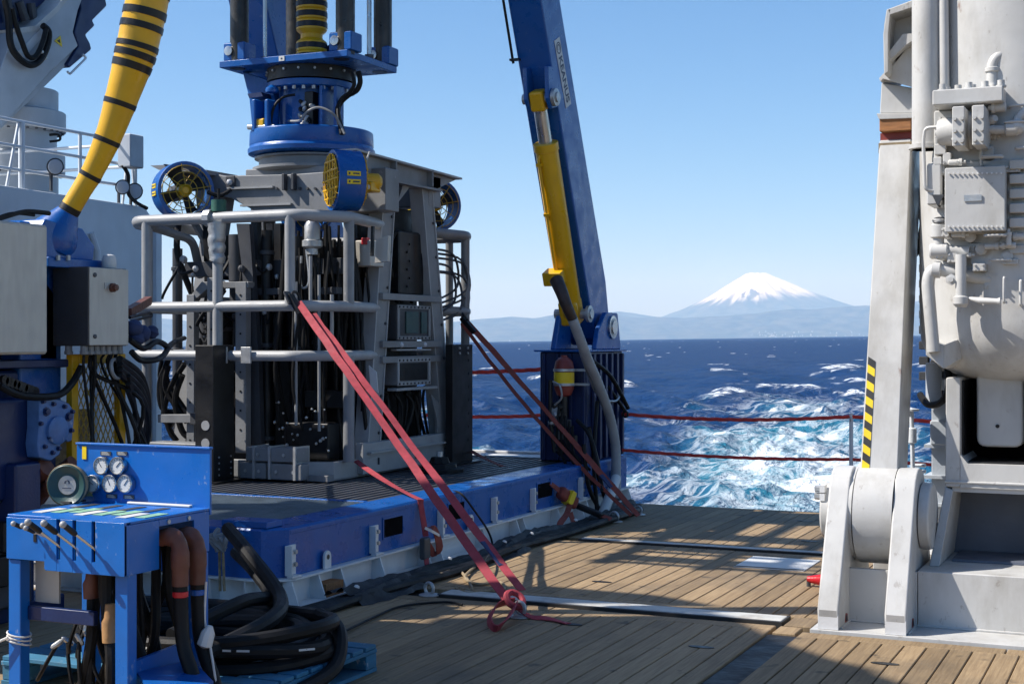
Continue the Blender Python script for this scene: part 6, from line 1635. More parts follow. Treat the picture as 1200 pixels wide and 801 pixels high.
def strap_main():
    hook = PY(346, 354, 10.22); foot = PZ(597, 706, 0.07)
    t = thing('lashing_strap', PZ(597, 710, 0), 'long red ratchet strap pair from the vehicle rail to a knot on the near deck', 'strap')
    w = V((0.93, 0.35, 0.0))
    a = hook + V((0.03, 0, 0.0)); 
    MB_ = ribbon(line_pts(a, foot + V((-0.02, 0, 0.02)), 18, 0.0, 0.004, 1), 0.060, 0.005, w); MB_.build('webbing', 'strap_red', t)
    b = PX(374, 386, -6.45)
    ribbon(line_pts(hook + V((0.17, 0.0, -0.10)), foot + V((0.05, 0.07, 0.07)), 18, 0.0, 0.004, 2), 0.056, 0.005, V((0.7, 0.7, 0.1))).build('webbing', 'strap_red', t)
    # black sleeve low on the rear run
    p = V(hook).lerp(foot, 0.93) + V((0.06, 0.068, 0.058)); q = V(hook).lerp(foot, 0.86) + V((0.067, 0.06, 0.046))
    ribbon(line_pts(q, p, 3), 0.060, 0.009, V((0.7, 0.7, 0.1))).build('sleeve', 'denim', t)
    # ratchet body at the rail
    r = MB().obox(hook + V((0.02, -0.03, -0.02)), (0.20, 0.075, 0.045), (0.55, 0, -0.8)).build('ratchet', 'black', t, bevel=0.01)
    MB().obox(hook + V((-0.03, -0.05, 0.035)), (0.12, 0.085, 0.02), (0.45, 0, -0.9)).build('ratchet_handle', 'dark_grey', r, bevel=0.006)
    MB().torus(hook + V((-0.02, 0.04, 0.03)), (1, 0, 0.2), 0.06, 0.012, 18, 6).build('hook', 'black', t)
    # knot on the deck: loop, tail
    k = PZ(603, 702, 0.10)
    MB().torus(k, (0.5, -0.3, 0.6), 0.055, 0.022, 18, 8).build('knot', 'strap_red', t)
    loop = smooth_path([k + V((0.0, 0, 0.0)), k + V((-0.08, -0.10, -0.03)), PZ(574, 726, 0.03), PZ(580, 736, 0.02), PZ(592, 728, 0.035), k + V((0.03, -0.05, -0.02))], 6)
    ribbon(loop, 0.06, 0.006, V((0.6, -0.5, 0.62))).build('loop', 'strap_red', t)
    tail = smooth_path([k + V((0.02, 0, -0.05)), PZ(622, 722, 0.012), PZ(640, 724, 0.012), PZ(666, 730, 0.006)], 5)
    ribbon(tail, 0.05, 0.005, V((0.4, 0.9, 0.1))).build('tail', 'strap_red', t)
    shackle(t, PZ(609, 722, 0.003), 1.1)
strap_main()

def strap_rear():
    top = PX(545, 374, -6.40); foot = PZ(748, 604, 0.05)
    t = thing('lashing_strap', PZ(748, 606, 0), 'rust red strap pair from the vehicle rear rail past the blue post', 'strap')
    ribbon(line_pts(top, foot, 18, 0.0, 0.003, 4), 0.06, 0.006, V((0.5, 0.8, 0.2))).build('webbing', 'strap_orange', t)
    ribbon(line_pts(top + V((-0.03, -0.02, -0.04)), foot + V((-0.06, -0.02, 0)), 18, 0.10, 0.004, 5), 0.036, 0.006, V((0.9, 0.3, 0.2))).build('webbing', 'strap_orange', t)
    q = V(top).lerp(foot, 0.80); p = V(top).lerp(foot, 0.86)
    ribbon(line_pts(q, p, 3), 0.082, 0.012, V((0.5, 0.8, 0.2))).build('sleeve', 'denim', t)
    r = MB().obox(top + V((0.04, 0, -0.06)), (0.22, 0.07, 0.05), foot - top).build('ratchet', 'black', t, bevel=0.01)
    MB().torus(top + V((-0.01, 0, 0.03)), (0.6, 0.4, 0.6), 0.05, 0.012, 18, 6).build('hook', 'black', t)
    shackle(t, PZ(748, 603, 0.003), 1.0, (0.2, 1, 0))
strap_rear()

def strap_side_near():
    t = thing('lashing_strap', PZ(501, 694, 0), 'short red strap hanging over the platform edge to a ratchet and deck shackle', 'strap')
    a = PY(438, 541, 10.7); b = V((-5.40, 9.42, 0.515)); c = V((-5.085, 9.42, 0.47)); d = V((-5.03, 9.40, 0.27))
    a = V((-6.38, 10.85, 0.66))
    c = PX(493, 590, -5.09); d = PX(499, 628, -5.03); 
    ribbon(line_pts(a, c + V((0, 0, 0.03)), 10, 0.02) + [c, d], 0.05, 0.005, V((0.3, 0.95, 0.1))).build('webbing', 'strap_red', t)
    e = PX(508, 640, -4.99)
    ribbon(smooth_path([PX(497, 622, -5.02), PX(508, 618, -4.96), PX(515, 640, -4.93), PX(508, 648, -4.96), PX(498, 632, -5.0)], 5), 0.06, 0.006, V((0.3, 0.9, 0.2))).build('loop', 'strap_orange', t)
    ribbon([PX(498, 618, -4.99), PX(506, 622, -4.95), PX(515, 627, -4.93)], 0.02, 0.004, V((0, 0, 1))).build('loop_edge', 'label_white', t)
    r = MB().obox(PX(498, 642, -4.98), (0.05, 0.10, 0.16), (1, 0, 0)).build('ratchet', 'dark_grey', t, bevel=0.012)
    ribbon([PX(499, 650, -4.97), PX(502, 676, -4.93), PX(503, 688, -4.90)], 0.045, 0.006, V((0.3, 0.95, 0))).build('webbing', 'strap_red', t)
    shackle(t, PZ(503, 697, 0.003), 1.0)
strap_side_near()

def strap_side_aft():
    t = thing('lashing_strap', PZ(716, 612, 0), 'red strap with yellow tag lying over the platform edge near the blue post', 'strap')
    a = PX(530, 541, -6.30)
    a = V((-6.33, 12.93, 0.62))
    c = PX(642, 566, -5.12) + V((0, 0, 0.02)); d = PX(665, 583, -5.02); e = PX(676, 592, -4.99)
    ribbon(line_pts(a, c, 12, 0.03) + [PX(655, 574, -5.06), d], 0.05, 0.005, V((0.3, 0.95, 0.2))).build('webbing', 'strap_orange', t)
    ra = MB().obox(d, (0.26, 0.09, 0.12), e - c).build('ratchet_pad', 'strap_orange', t, bevel=0.03, seg=2)
    MB().obox(d + V((0.02, -0.01, 0.004)), (0.06, 0.095, 0.126), e - c).build('tag', 'hazard_yellow', ra)
    ribbon(smooth_path([PX(668, 590, -4.98), PX(664, 602, -4.93), PX(656, 614, -4.90), PX(660, 622, -4.88), PX(672, 616, -4.88), PX(668, 600, -4.92)], 6), 0.055, 0.006, V((0.5, 0.8, 0.1))).build('loop', 'strap_orange', t)
    b2 = PZ(716, 608, 0.06)
    MB().obox((e.lerp(b2, 0.3)), (0.34, 0.07, 0.05), b2 - e).build('ratchet', 'black', t, bevel=0.012)
    ribbon(line_pts(e.lerp(b2, 0.45), b2, 4), 0.05, 0.006, V((0.5, 0.8, 0.2))).build('webbing', 'strap_orange', t)
    shackle(t, PZ(720, 611, 0.003), 1.1, (0.2, 1, 0))
strap_side_aft()

# ================================================================== BLACK HOSE BUNDLE AND LOOSE LINES AT THE PLATFORM FOOT
def make_bundle():
    rr = random.Random(21)
    n = 70; m = 14
    Yv = np.linspace(8.05, 13.75, n)
    vs = []; fs = []
    for i, y in enumerate(Yv):
        u = i / (n - 1)
        w = 0.30 - 0.10 * u + 0.05 * math.sin(u * 19) + rr.uniform(-.02, .02)
        hgt = 0.062 + 0.03 * math.sin(u * 13 + 1) + rr.uniform(-.012, .012)
        for j in range(m):
            v = j / (m - 1)
            x = -4.97 + w * v
            z = hgt * math.sin(PI * min(1, v * 0.9 + 0.12)) ** 0.7 + 0.018 * math.sin(v * 17 + i * 0.55) * (0 < j < m - 1)
            vs.append((x, y, max(0.002, z) if j < m - 1 else 0.002))
    for i in range(n - 1):
        for j in range(m - 1):
            a = i * m + j; fs.append((a, a + 1, a + m + 1, a + m))
    mb = MB(); mb.add(vs, fs, True)
    t = thing('hose_bundle', (-4.85, 10, 0), 'black rubber sheeting bundled over hoses along the foot of the blue platform', 'hose bundle')
    mb.build('cover_sheet', 'tarp', t)
    for k in range(4):
        pts = [(-4.86 + 0.05 * k + 0.03 * math.sin(i * 0.7 + k), 6.9 + i * 0.35, 0.034 + 0.008 * math.sin(i * 1.1 + k)) for i in range(20)]
        MB().tube(smooth_path(pts, 4), 0.03, 8).build('hose', 'rubber', t)
    for k in range(5):
        y = 8.2 + k * 1.0 + rr.uniform(-.3, .3)
        MB().lathe((-4.78, y, 0.10), (0.3, 0.2, 1), [(0.02, 0), (0.016, 0.012), (0.005, 0.016)], 8).build('tie_knot', 'label_white', t)
make_bundle()
MB().tube(smooth_path([PZ(516, 654 + 18, 0.05), PZ(538, 668, 0.02), PZ(553, 690, 0.012), PZ(534, 688, 0.012), PZ(548, 694, 0.012), PZ(572, 692, 0.012), PZ(590, 690, 0.012), PZ(586, 682, 0.014), PZ(560, 684, 0.014), PZ(545, 676, 0.02), PZ(556, 664, 0.02)], 8), 0.011, 7).build('cord', 'rope_tan', label='loose tan cord coiled on the deck beside the platform base', cat='cord')
MB().tube(smooth_path([PX(525, 575, -5.3), PX(540, 578, -5.06), PX(556, 598, -4.98), PX(572, 622, -4.96), PX(577, 640, -4.93), PZ(570, 655, 0.08), PZ(560, 664, 0.1)], 8), 0.009, 6).build('cable', 'rubber', label='thin black cable looping down the blue platform side', cat='cable')
MB().tube(smooth_path([PZ(398, 742, 0.02), PZ(440, 722, 0.012), PZ(470, 710, 0.012), PZ(520, 705, 0.012), PZ(542, 708, 0.012)], 8), 0.008, 6).build('cable', 'rubber', label='thin dark line lying on the planks toward the red knot', cat='cable')

# ================================================================== BLUE PALLET WITH COILED HOSES
def make_pallet():
    t = thing('pallet', (-4.4, 6.0, 0), 'worn light blue wooden pallet under the coiled black hoses', 'pallet')
    for k in range(8):
        y0 = 5.50 + k * 0.128
        MB().box(-5.25, -3.70, y0, y0 + 0.105, 0.118, 0.140).build('top_board', 'blue_pallet', t, bevel=0.004)
    for x in (-5.2, -4.5, -3.80):
        for y in (5.50, 5.95, 6.40):
            MB().box(x - 0.05, x + 0.10, y, y + 0.105, 0.023, 0.095).build('block', 'blue_pallet', t, bevel=0.004)
        MB().box(x - 0.05, x + 0.10, 5.49, 6.51, 0.096, 0.117).build('stringer', 'blue_pallet', t, bevel=0.003)
        MB().box(x - 0.05, x + 0.10, 5.49, 6.51, 0.0, 0.022).build('bottom_board', 'blue_pallet', t, bevel=0.003)
make_pallet()
def make_coil():
    rr = random.Random(2)
    t = thing('hose_coil', (-4.42, 6.0, 0.14), 'heap of thick black hydraulic hoses coiled on the blue pallet', 'hose coil')
    for k in range(7):
        pts = []
        R0 = 0.60 - 0.075 * (k % 3); z = 0.176 + 0.058 * (k // 3)
        for i in range(64):
            q = 2 * PI * i / 64 * 1.0
            pts.append((-4.40 + (R0 + 0.02 * math.sin(3 * q + k)) * math.cos(q) * 1.12 + rr.uniform(-.004, .004), 6.0 + (R0 * 0.78) * math.sin(q), z + 0.02 * math.sin(2 * q + k * 1.3)))
        h_ = MB().tube(pts, 0.036, 10, closed=True).build('hose_turn', 'rubber', t)
        # printed line fragments on some turns
        if k in (1, 3, 5, 7):
            for i0 in ((2, 50, 57) if k % 4 == 1 else (60, 54, 47)):
                a = V(pts[i0]); b = V(pts[(i0 + 2) % 64]); c = V((-4.4, 6.0, a.z)); out = (a - c).normalized() * 0.0362
                MB().beam(a + out + V((0, 0, 0.006)), b + out + V((0, 0, 0.006)), 0.002, 0.010).build('print', 'label_white', h_)
    # loose end over the pallet edge
    MB().tube(smooth_path([(-3.95, 6.35, 0.30), (-3.74, 6.20, 0.26), (-3.66, 6.02, 0.12), (-3.70, 5.70, 0.06), (-3.8, 5.4, 0.05)], 8), 0.036, 10).build('hose_end', 'rubber', t)
    MB().tube(smooth_path([(-4.95, 7.05, 0.46), (-4.62, 6.75, 0.42), (-4.35, 6.5, 0.34), (-4.25, 6.1, 0.38), (-4.3, 5.6, 0.3)], 8), 0.036, 10).build('hose_end', 'rubber', t)
    MB().tube(smooth_path([(-4.9, 6.9, 0.62), (-4.55, 6.62, 0.52), (-4.22, 6.40, 0.36), (-4.02, 6.0, 0.32), (-4.05, 5.5, 0.25)], 8), 0.04, 10).build('hose_end', 'rubber', t)
make_coil()
rp = thing('rope_hank', PX(262, 625, -5.75), 'frayed grey and tan rope hank hanging on the platform corner', 'rope')
rr = random.Random(14)
for k in range(9):
    a = PY(250 + rr.uniform(0, 18), 618 + rr.uniform(0, 14), 7.60); b = PY(252 + rr.uniform(0, 16), 636 + rr.uniform(0, 10), 7.56)
    MB().tube(smooth_path([a, a.lerp(b, 0.5) + V((rr.uniform(-.06, .06), -0.03, 0.02)), b], 5), 0.016, 6).build('strand', 'grey', rp)
for k in range(2):
    MB().tube([PY(257 + k * 4, 640, 7.6), PY(258 + k * 5, 692, 7.6)], 0.010, 6).build('strand', 'rope_tan', rp)

# ================================================================== HYDRAULIC CONTROL CONSOLE
def make_console():
    t = thing('control_console', (-4.2, 5.04, 0), 'bright blue steel hydraulic console with pressure gauges and levers in the left foreground', 'console')
    X0, X1, Y0, Y1, ZT = -4.53, -3.87, 4.77, 5.31, 0.955
    B = 'blue_table'
    MB().box(X0, X1, Y0 + 0.005, Y1, ZT - 0.012, ZT).build('table_top', B, t, bevel=0.003)
    MB().box(X0, -4.285, Y0, Y0 + 0.012, 0.765, ZT - 0.0125).build('front_apron', B, t, bevel=0.002)
    lever_x = (-4.215, -4.13, -4.03)
    # right front apron, split round the lever slots
    xs = [-4.285] + [v for x in lever_x for v in (x - 0.009, x + 0.009)] + [X1]
    ap = None
    for i in range(0, len(xs), 2):
        MB().box(xs[i], xs[i + 1], Y0 - 0.035, Y0 - 0.02, 0.735, ZT - 0.002).build('front_panel', B, t, bevel=0.0015)
    for x in lever_x:
        MB().box(x - 0.009, x + 0.009, Y0 - 0.034, Y0 - 0.021, 0.735, 0.785).build('front_panel', B, t)
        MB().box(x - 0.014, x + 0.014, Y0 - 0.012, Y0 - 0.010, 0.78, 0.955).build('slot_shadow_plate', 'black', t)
    MB().box(-4.285, X1, Y0 - 0.034, Y0 + 0.006, ZT - 0.003, ZT - 0.0005).build('panel_lip', B, t)
    MB().box(-4.29, -4.275, Y0 - 0.034, Y0, 0.74, ZT - 0.004).build('panel_side', B, t)
    # right side with a cut-out for the hoses
    MB().box(X1 - 0.012, X1, Y0 - 0.034, 4.96, 0.735, ZT - 0.0125).build('side_panel', B, t, bevel=0.002)
    MB().box(X1 - 0.012, X1, 5.20, Y1, 0.765, ZT - 0.0125).build('side_panel', B, t, bevel=0.002)
    MB().box(X1 - 0.012, X1, 4.96, 5.20, 0.915, ZT - 0.0125).build('side_panel', B, t)
    MB().box(X0, X0 + 0.012, Y0 + 0.0125, Y1, 0.765, ZT - 0.0125).build('side_panel', B, t)
    MB().box(X0 + 0.012, X1 - 0.012, Y1 - 0.012, Y1, 0.765, ZT - 0.0125).build('rear_apron', B, t)
    # gauge board
    MB().box(-4.615, X1 + 0.005, Y1 - 0.002, Y1 + 0.012, ZT - 0.03, 1.215).build('gauge_board', B, t, bevel=0.002)
    MB().box(-4.615, X1 + 0.01, Y1 - 0.012, Y1 + 0.016, 1.2155, 1.225).build('board_lip', B, t, bevel=0.002)
    # legs
    for x, y in ((X0 + 0.035, Y0 + 0.04), (X1 - 0.045, Y0 + 0.03), (X1 - 0.03, Y1 - 0.04), (X0 + 0.035, Y1 - 0.04)):
        MB().box(x - 0.035, x + 0.035, y - 0.03, y + 0.03, 0.0, 0.764 if x > -4.2 else 0.764).build('leg', B, t, bevel=0.006)
    MB().box(X0 + 0.07, -4.1, Y0 + 0.05, Y0 + 0.08, 0.50, 0.56).build('stretcher', 'blue_dark', t, bevel=0.004)
    MB().prism([(X1 - 0.07, 4.84, 0.25), (X1 - 0.07, 5.27, 0.30), (X1 - 0.07, 5.27, 0.38), (X1 - 0.07, 4.84, 0.36)], (0.02, 0, 0)).build('side_stretcher', B, t)
    MB().prism([PZ(160, 790, 0.30), PZ(225, 775, 0.30), PZ(250, 801, 0.28), PZ(190, 830, 0.28)], (0, 0, 0.012)).build('lower_shelf', 'blue', t)
    MB().box(X0 + 0.07, -4.33, Y0 + 0.10, Y0 + 0.11, 0.57, 0.762).build('clear_panel', 'stainless', t)
    # gauges
    for gi, (px, py) in enumerate(((123, 545), (142, 545), (113, 566), (133, 566), (151, 566))):
        c = PY(px, py, Y1 - 0.002)
        g = MB().lathe(c, (0, -1, 0), [(0.034, 0.0), (0.041, 0.004), (0.042, 0.03), (0.039, 0.034), (0.036, 0.034), (0.036, 0.028)], 28).build('gauge', 'steel', t)
        MB().lathe(c, (0, -1, 0), [(0.036, 0.026), (0.036, 0.0285)], 28).build('dial', 'label_white', g)
        a = (2.2, 0.8, 2.6, 2.0, 0.9)[gi]
        cc = c + V((0, -0.030, 0))
        MB().beam(cc - V((math.cos(a), 0, math.sin(a))) * 0.008, cc + V((math.cos(a), 0, math.sin(a))) * 0.026, 0.001, 0.003, up=(0, 1, 0)).build('needle', 'label_print', g)
        ti = MB()
        for k in range(11):
            q = -0.8 + k * (PI + 1.6) / 10
            d = V((math.cos(q), 0, math.sin(q)))
            ti.beam(cc + d * 0.026, cc + d * 0.033, 0.0008, 0.0018, up=(0, 1, 0))
        ti.build('tick_marks', 'label_print', g)
    for (px, py) in ((124, 531), (143, 531), (131, 581), (151, 582)):
        c = PY(px, py, Y1 - 0.004)
        lb = MB().box(c.x - 0.03, c.x + 0.03, Y1 - 0.006, Y1 - 0.003, c.z - 0.009, c.z + 0.009).build('label_plate', 'dark_grey', t)
        for k in (-1, 0, 1): MB().box(c.x - 0.022, c.x + 0.018 - 0.006 * k, Y1 - 0.0075, Y1 - 0.0065, c.z + k * 0.005 - 0.001, c.z + k * 0.005 + 0.001).build('print', 'label_white', lb)
    c = PY(105, 577, Y1 - 0.004)
    MB().prism([(c.x - 0.02, Y1 - 0.006, c.z - 0.015), (c.x + 0.02, Y1 - 0.006, c.z - 0.015), (c.x, Y1 - 0.006, c.z + 0.02)], (0, 0.003, 0)).build('triangle_sign', 'label_green', t)
    c = PY(99, 530, Y1 - 0.004); MB().box(c.x - 0.012, c.x + 0.012, Y1 - 0.0065, Y1 - 0.003, c.z - 0.03, c.z + 0.03).build('yellow_tag', 'hazard_yellow', t)
    # printed sheets on the table top
    rr = random.Random(6)
    for k in range(8):
        x = -4.47 + 0.075 * k; y = 4.86 + 0.03 * (k % 3)
        MB().box(x, x + 0.055, y, y + 0.16, ZT + 0.0012, ZT + 0.003).build('top_label', 'label_green' if k % 3 else 'label_white', t)
    for k in range(4): MB().box(-4.44 + k * 0.13, -4.40 + k * 0.13, 5.06, 5.22, ZT + 0.0012, ZT + 0.0028).build('top_label', 'dark_grey', t)
    MB().box(-4.30, -3.95, 5.275, 5.30, ZT + 0.001, ZT + 0.012).build('weld_bead', 'label_white', t, bevel=0.004)
    # levers: three long, four short
    def lever(p0, p1, r, name='lever'):
        p0, p1 = V(p0), V(p1)
        o = MB().cyl(p0, p0.lerp(p1, 0.62), r, n=10).build(name, 'steel', t)
        MB().tube([p0.lerp(p1, 0.60), p0.lerp(p1, 0.66), p0.lerp(p1, 0.93)], [r * 1.3, r * 2.0, r * 1.9], 12).build('grip', 'black', o)
        MB().ball(p1, r * 2.35, 12, 8).build('knob', 'grey_light', o)
    for x in lever_x: lever((x + 0.0, Y0 - 0.02, 0.835), (x - 0.070, Y0 - 0.135, 0.948), 0.0065)
    for x, z in ((-4.365, 0.90), (-4.315, 0.895), (-4.297, 0.885)):
        lever((x, Y0 - 0.002, z - 0.02), (x - 0.045, Y0 - 0.085, z + 0.03), 0.005)
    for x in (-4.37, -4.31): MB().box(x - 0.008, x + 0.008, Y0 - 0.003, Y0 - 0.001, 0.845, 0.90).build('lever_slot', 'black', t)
    # bolts on the side
    for y in (5.02, 5.16): MB().cyl((X1, y, 0.928), (X1 + 0.006, y, 0.928), 0.010, n=8).build('bolt', 'galv', t)
    # hose pair leaving on the right, brown tape wraps
    for k, (dy, dz) in enumerate(((0.0, 0.0), (0.12, -0.01))):
        y = 5.02 + dy
        w = smooth_path([(X1 - 0.04, y, 0.855 + dz), (X1 + 0.015, y, 0.865 + dz), (X1 + 0.055, y, 0.835 + dz), (X1 + 0.062, y, 0.76 + dz), (X1 + 0.062, y, 0.66 + dz)], 6)
        o = MB().tube(w, [0.036 + 0.004 * ((i // 5) % 2) for i in range(len(w))], 14).build('wrapped_fitting', 'brown_wrap', t)
        pth = smooth_path([(X1 + 0.062, y, 0.67 + dz), (X1 + 0.066, y, 0.55), (X1 + 0.09, y - 0.01, 0.40), (X1 + 0.17, y - 0.03, 0.24), (X1 + 0.24, y - 0.1, 0.12), (X1 + 0.22, y - 0.25, 0.05)], 8)
        MB().tube(pth, 0.031, 12).build('hose', 'rubber', t)
        MB().lathe((X1 + 0.063, y, 0.625 + dz), (0, 0, 1), [(0.0315, -0.012), (0.0335, -0.01), (0.0335, 0.01), (0.0315, 0.012)], 16, False, False).build('colour_band', ('red', 'blue')[k], t)
    MB().tube(smooth_path([(X1 + 0.10, 5.15, 0.66), (X1 + 0.10, 5.14, 0.5), (X1 + 0.13, 5.13, 0.42), (X1 + 0.20, 5.09, 0.22)], 8), 0.0055, 6).build('cord', 'rope_white', t)
    MB().lathe((X1 + 0.125, 5.12, 0.43), (0.3, 0.1, 1), [(0.01, -0.05), (0.034, -0.035), (0.03, 0.02), (0.012, 0.05)], 9).build('plastic_tie', 'label_white', t)
    # hoses hanging under the table
    for k in range(15):
        x = rr.uniform(-4.28, -3.98); y = rr.uniform(4.86, 5.22); x2 = x + rr.uniform(-.12, .12)
        MB().tube(smooth_path([(x, y, 0.80), (x, y, 0.6), (x2, y + rr.uniform(-.05, .05), 0.35), (x2 + rr.uniform(-.2, .2), y, 0.05)], 6), rr.uniform(0.013, 0.026), 8).build('hose', 'rubber', t)
    for (x, y, z0, z1, m) in ((-4.02, 4.83, 0.44, 0.60, 'tan_wrap'), (-4.18, 4.90, 0.60, 0.72, 'brown_wrap')):
        MB().tube([(x, y, z1), (x + 0.004, y, (z0 + z1) / 2 + 0.02), (x - 0.004, y, (z0 + z1) / 2), (x, y, z0)], [0.022, 0.030, 0.034, 0.034], 12).build('wrapped_fitting', m, t)
        MB().cyl((x, y, z0), (x - 0.01, y, 0.0), 0.02, n=10).build('hose', 'rope_tan' if m == 'tan_wrap' else 'rubber', t)
    for k in range(9):
        a = V((rr.uniform(-4.45, -4.15), rr.uniform(4.88, 5.1), rr.uniform(0.35, 0.5)))
        MB().lathe(a, (rr.uniform(-1, 1), 0.2, rr.uniform(-1, 1)), [(0.006, -0.03), (0.012, -0.02), (0.012, 0.02), (0.006, 0.03)], 8).build('fitting', rr.choice(['galv', 'steel', 'dark_grey']), t)
        b = a + V((rr.uniform(-.12, .12), 0, rr.uniform(-.3, -.1)))
        MB().tube(arc(a, a.lerp(b, 0.5) + V((0, -0.05, -0.05)), b, 6), 0.009, 6).build('hose', 'rubber', t)
    # white ties on the front left leg
    for k in range(3):
        c = V((X0 + 0.035, Y0 + 0.04, 0.44 - k * 0.018))
        MB().torus(c, (0.2, 0.1 * k, 1), 0.05, 0.0045, 16, 5).build('rope_tie', 'rope_white', t)
    MB().tube(smooth_path([(X0 + 0.02, Y0 - 0.01, 0.43), (X0 - 0.04, Y0 - 0.02, 0.40), (X0 - 0.08, Y0 - 0.02, 0.35)], 5), 0.006, 6).build('rope_tie', 'rope_white', t)
make_console()

def make_horn():
    c = PY(79, 568, 5.19)
    t = thing('signal_horn', (c.x, c.y, 0.956), 'round dark green horn with pale centre badge standing on the blue console', 'horn')
    ax = V((0.25, -0.96, 0.02)).normalized()
    MB().lathe(c, ax, [(0.045, -0.14), (0.055, -0.10), (0.085, -0.05), (0.093, -0.01), (0.094, 0.01), (0.088, 0.016), (0.080, 0.010), (0.050, -0.004), (0.044, -0.002)], 40, True).build('horn_body', 'horn_green', t)
    MB().lathe(c, ax, [(0.0945, -0.012), (0.097, -0.008), (0.097, 0.008), (0.0945, 0.012)], 40, False, False).build('rim', 'rope_tan', t)
    b = MB().lathe(c, ax, [(0.043, -0.001), (0.043, 0.003), (0.002, 0.0035)], 32).build('badge', 'galv', t)
    u = V((0.96, 0.25, 0)); 
    MB().beam(c + ax * 0.0055 + u * -0.022 + V((0, 0, -0.014)), c + ax * 0.0055 + u * 0.022 + V((0, 0, -0.014)), 0.0012, 0.004, up=(0, 0, 1)).build('print', 'label_print', b)
    pts = [c + ax * 0.0055 + u * (0.010 * math.cos(q)) + V((0, 0, 0.012 + 0.010 * math.sin(q))) for q in [-0.6 + i * 0.35 for i in range(13)]]
    MB().tube(pts, 0.0025, 5).build('print', 'label_print', b)
    MB().box(c.x - 0.03, c.x + 0.03, c.y - 0.02, c.y + 0.09, 0.956, 0.966).build('stand', 'dark_grey', t)
    MB().cyl((c.x - 0.01, c.y + 0.06, 0.966), (c.x - 0.01, c.y + 0.06, 1.02), 0.012, n=8).build('stand', 'dark_grey', t)
make_horn()

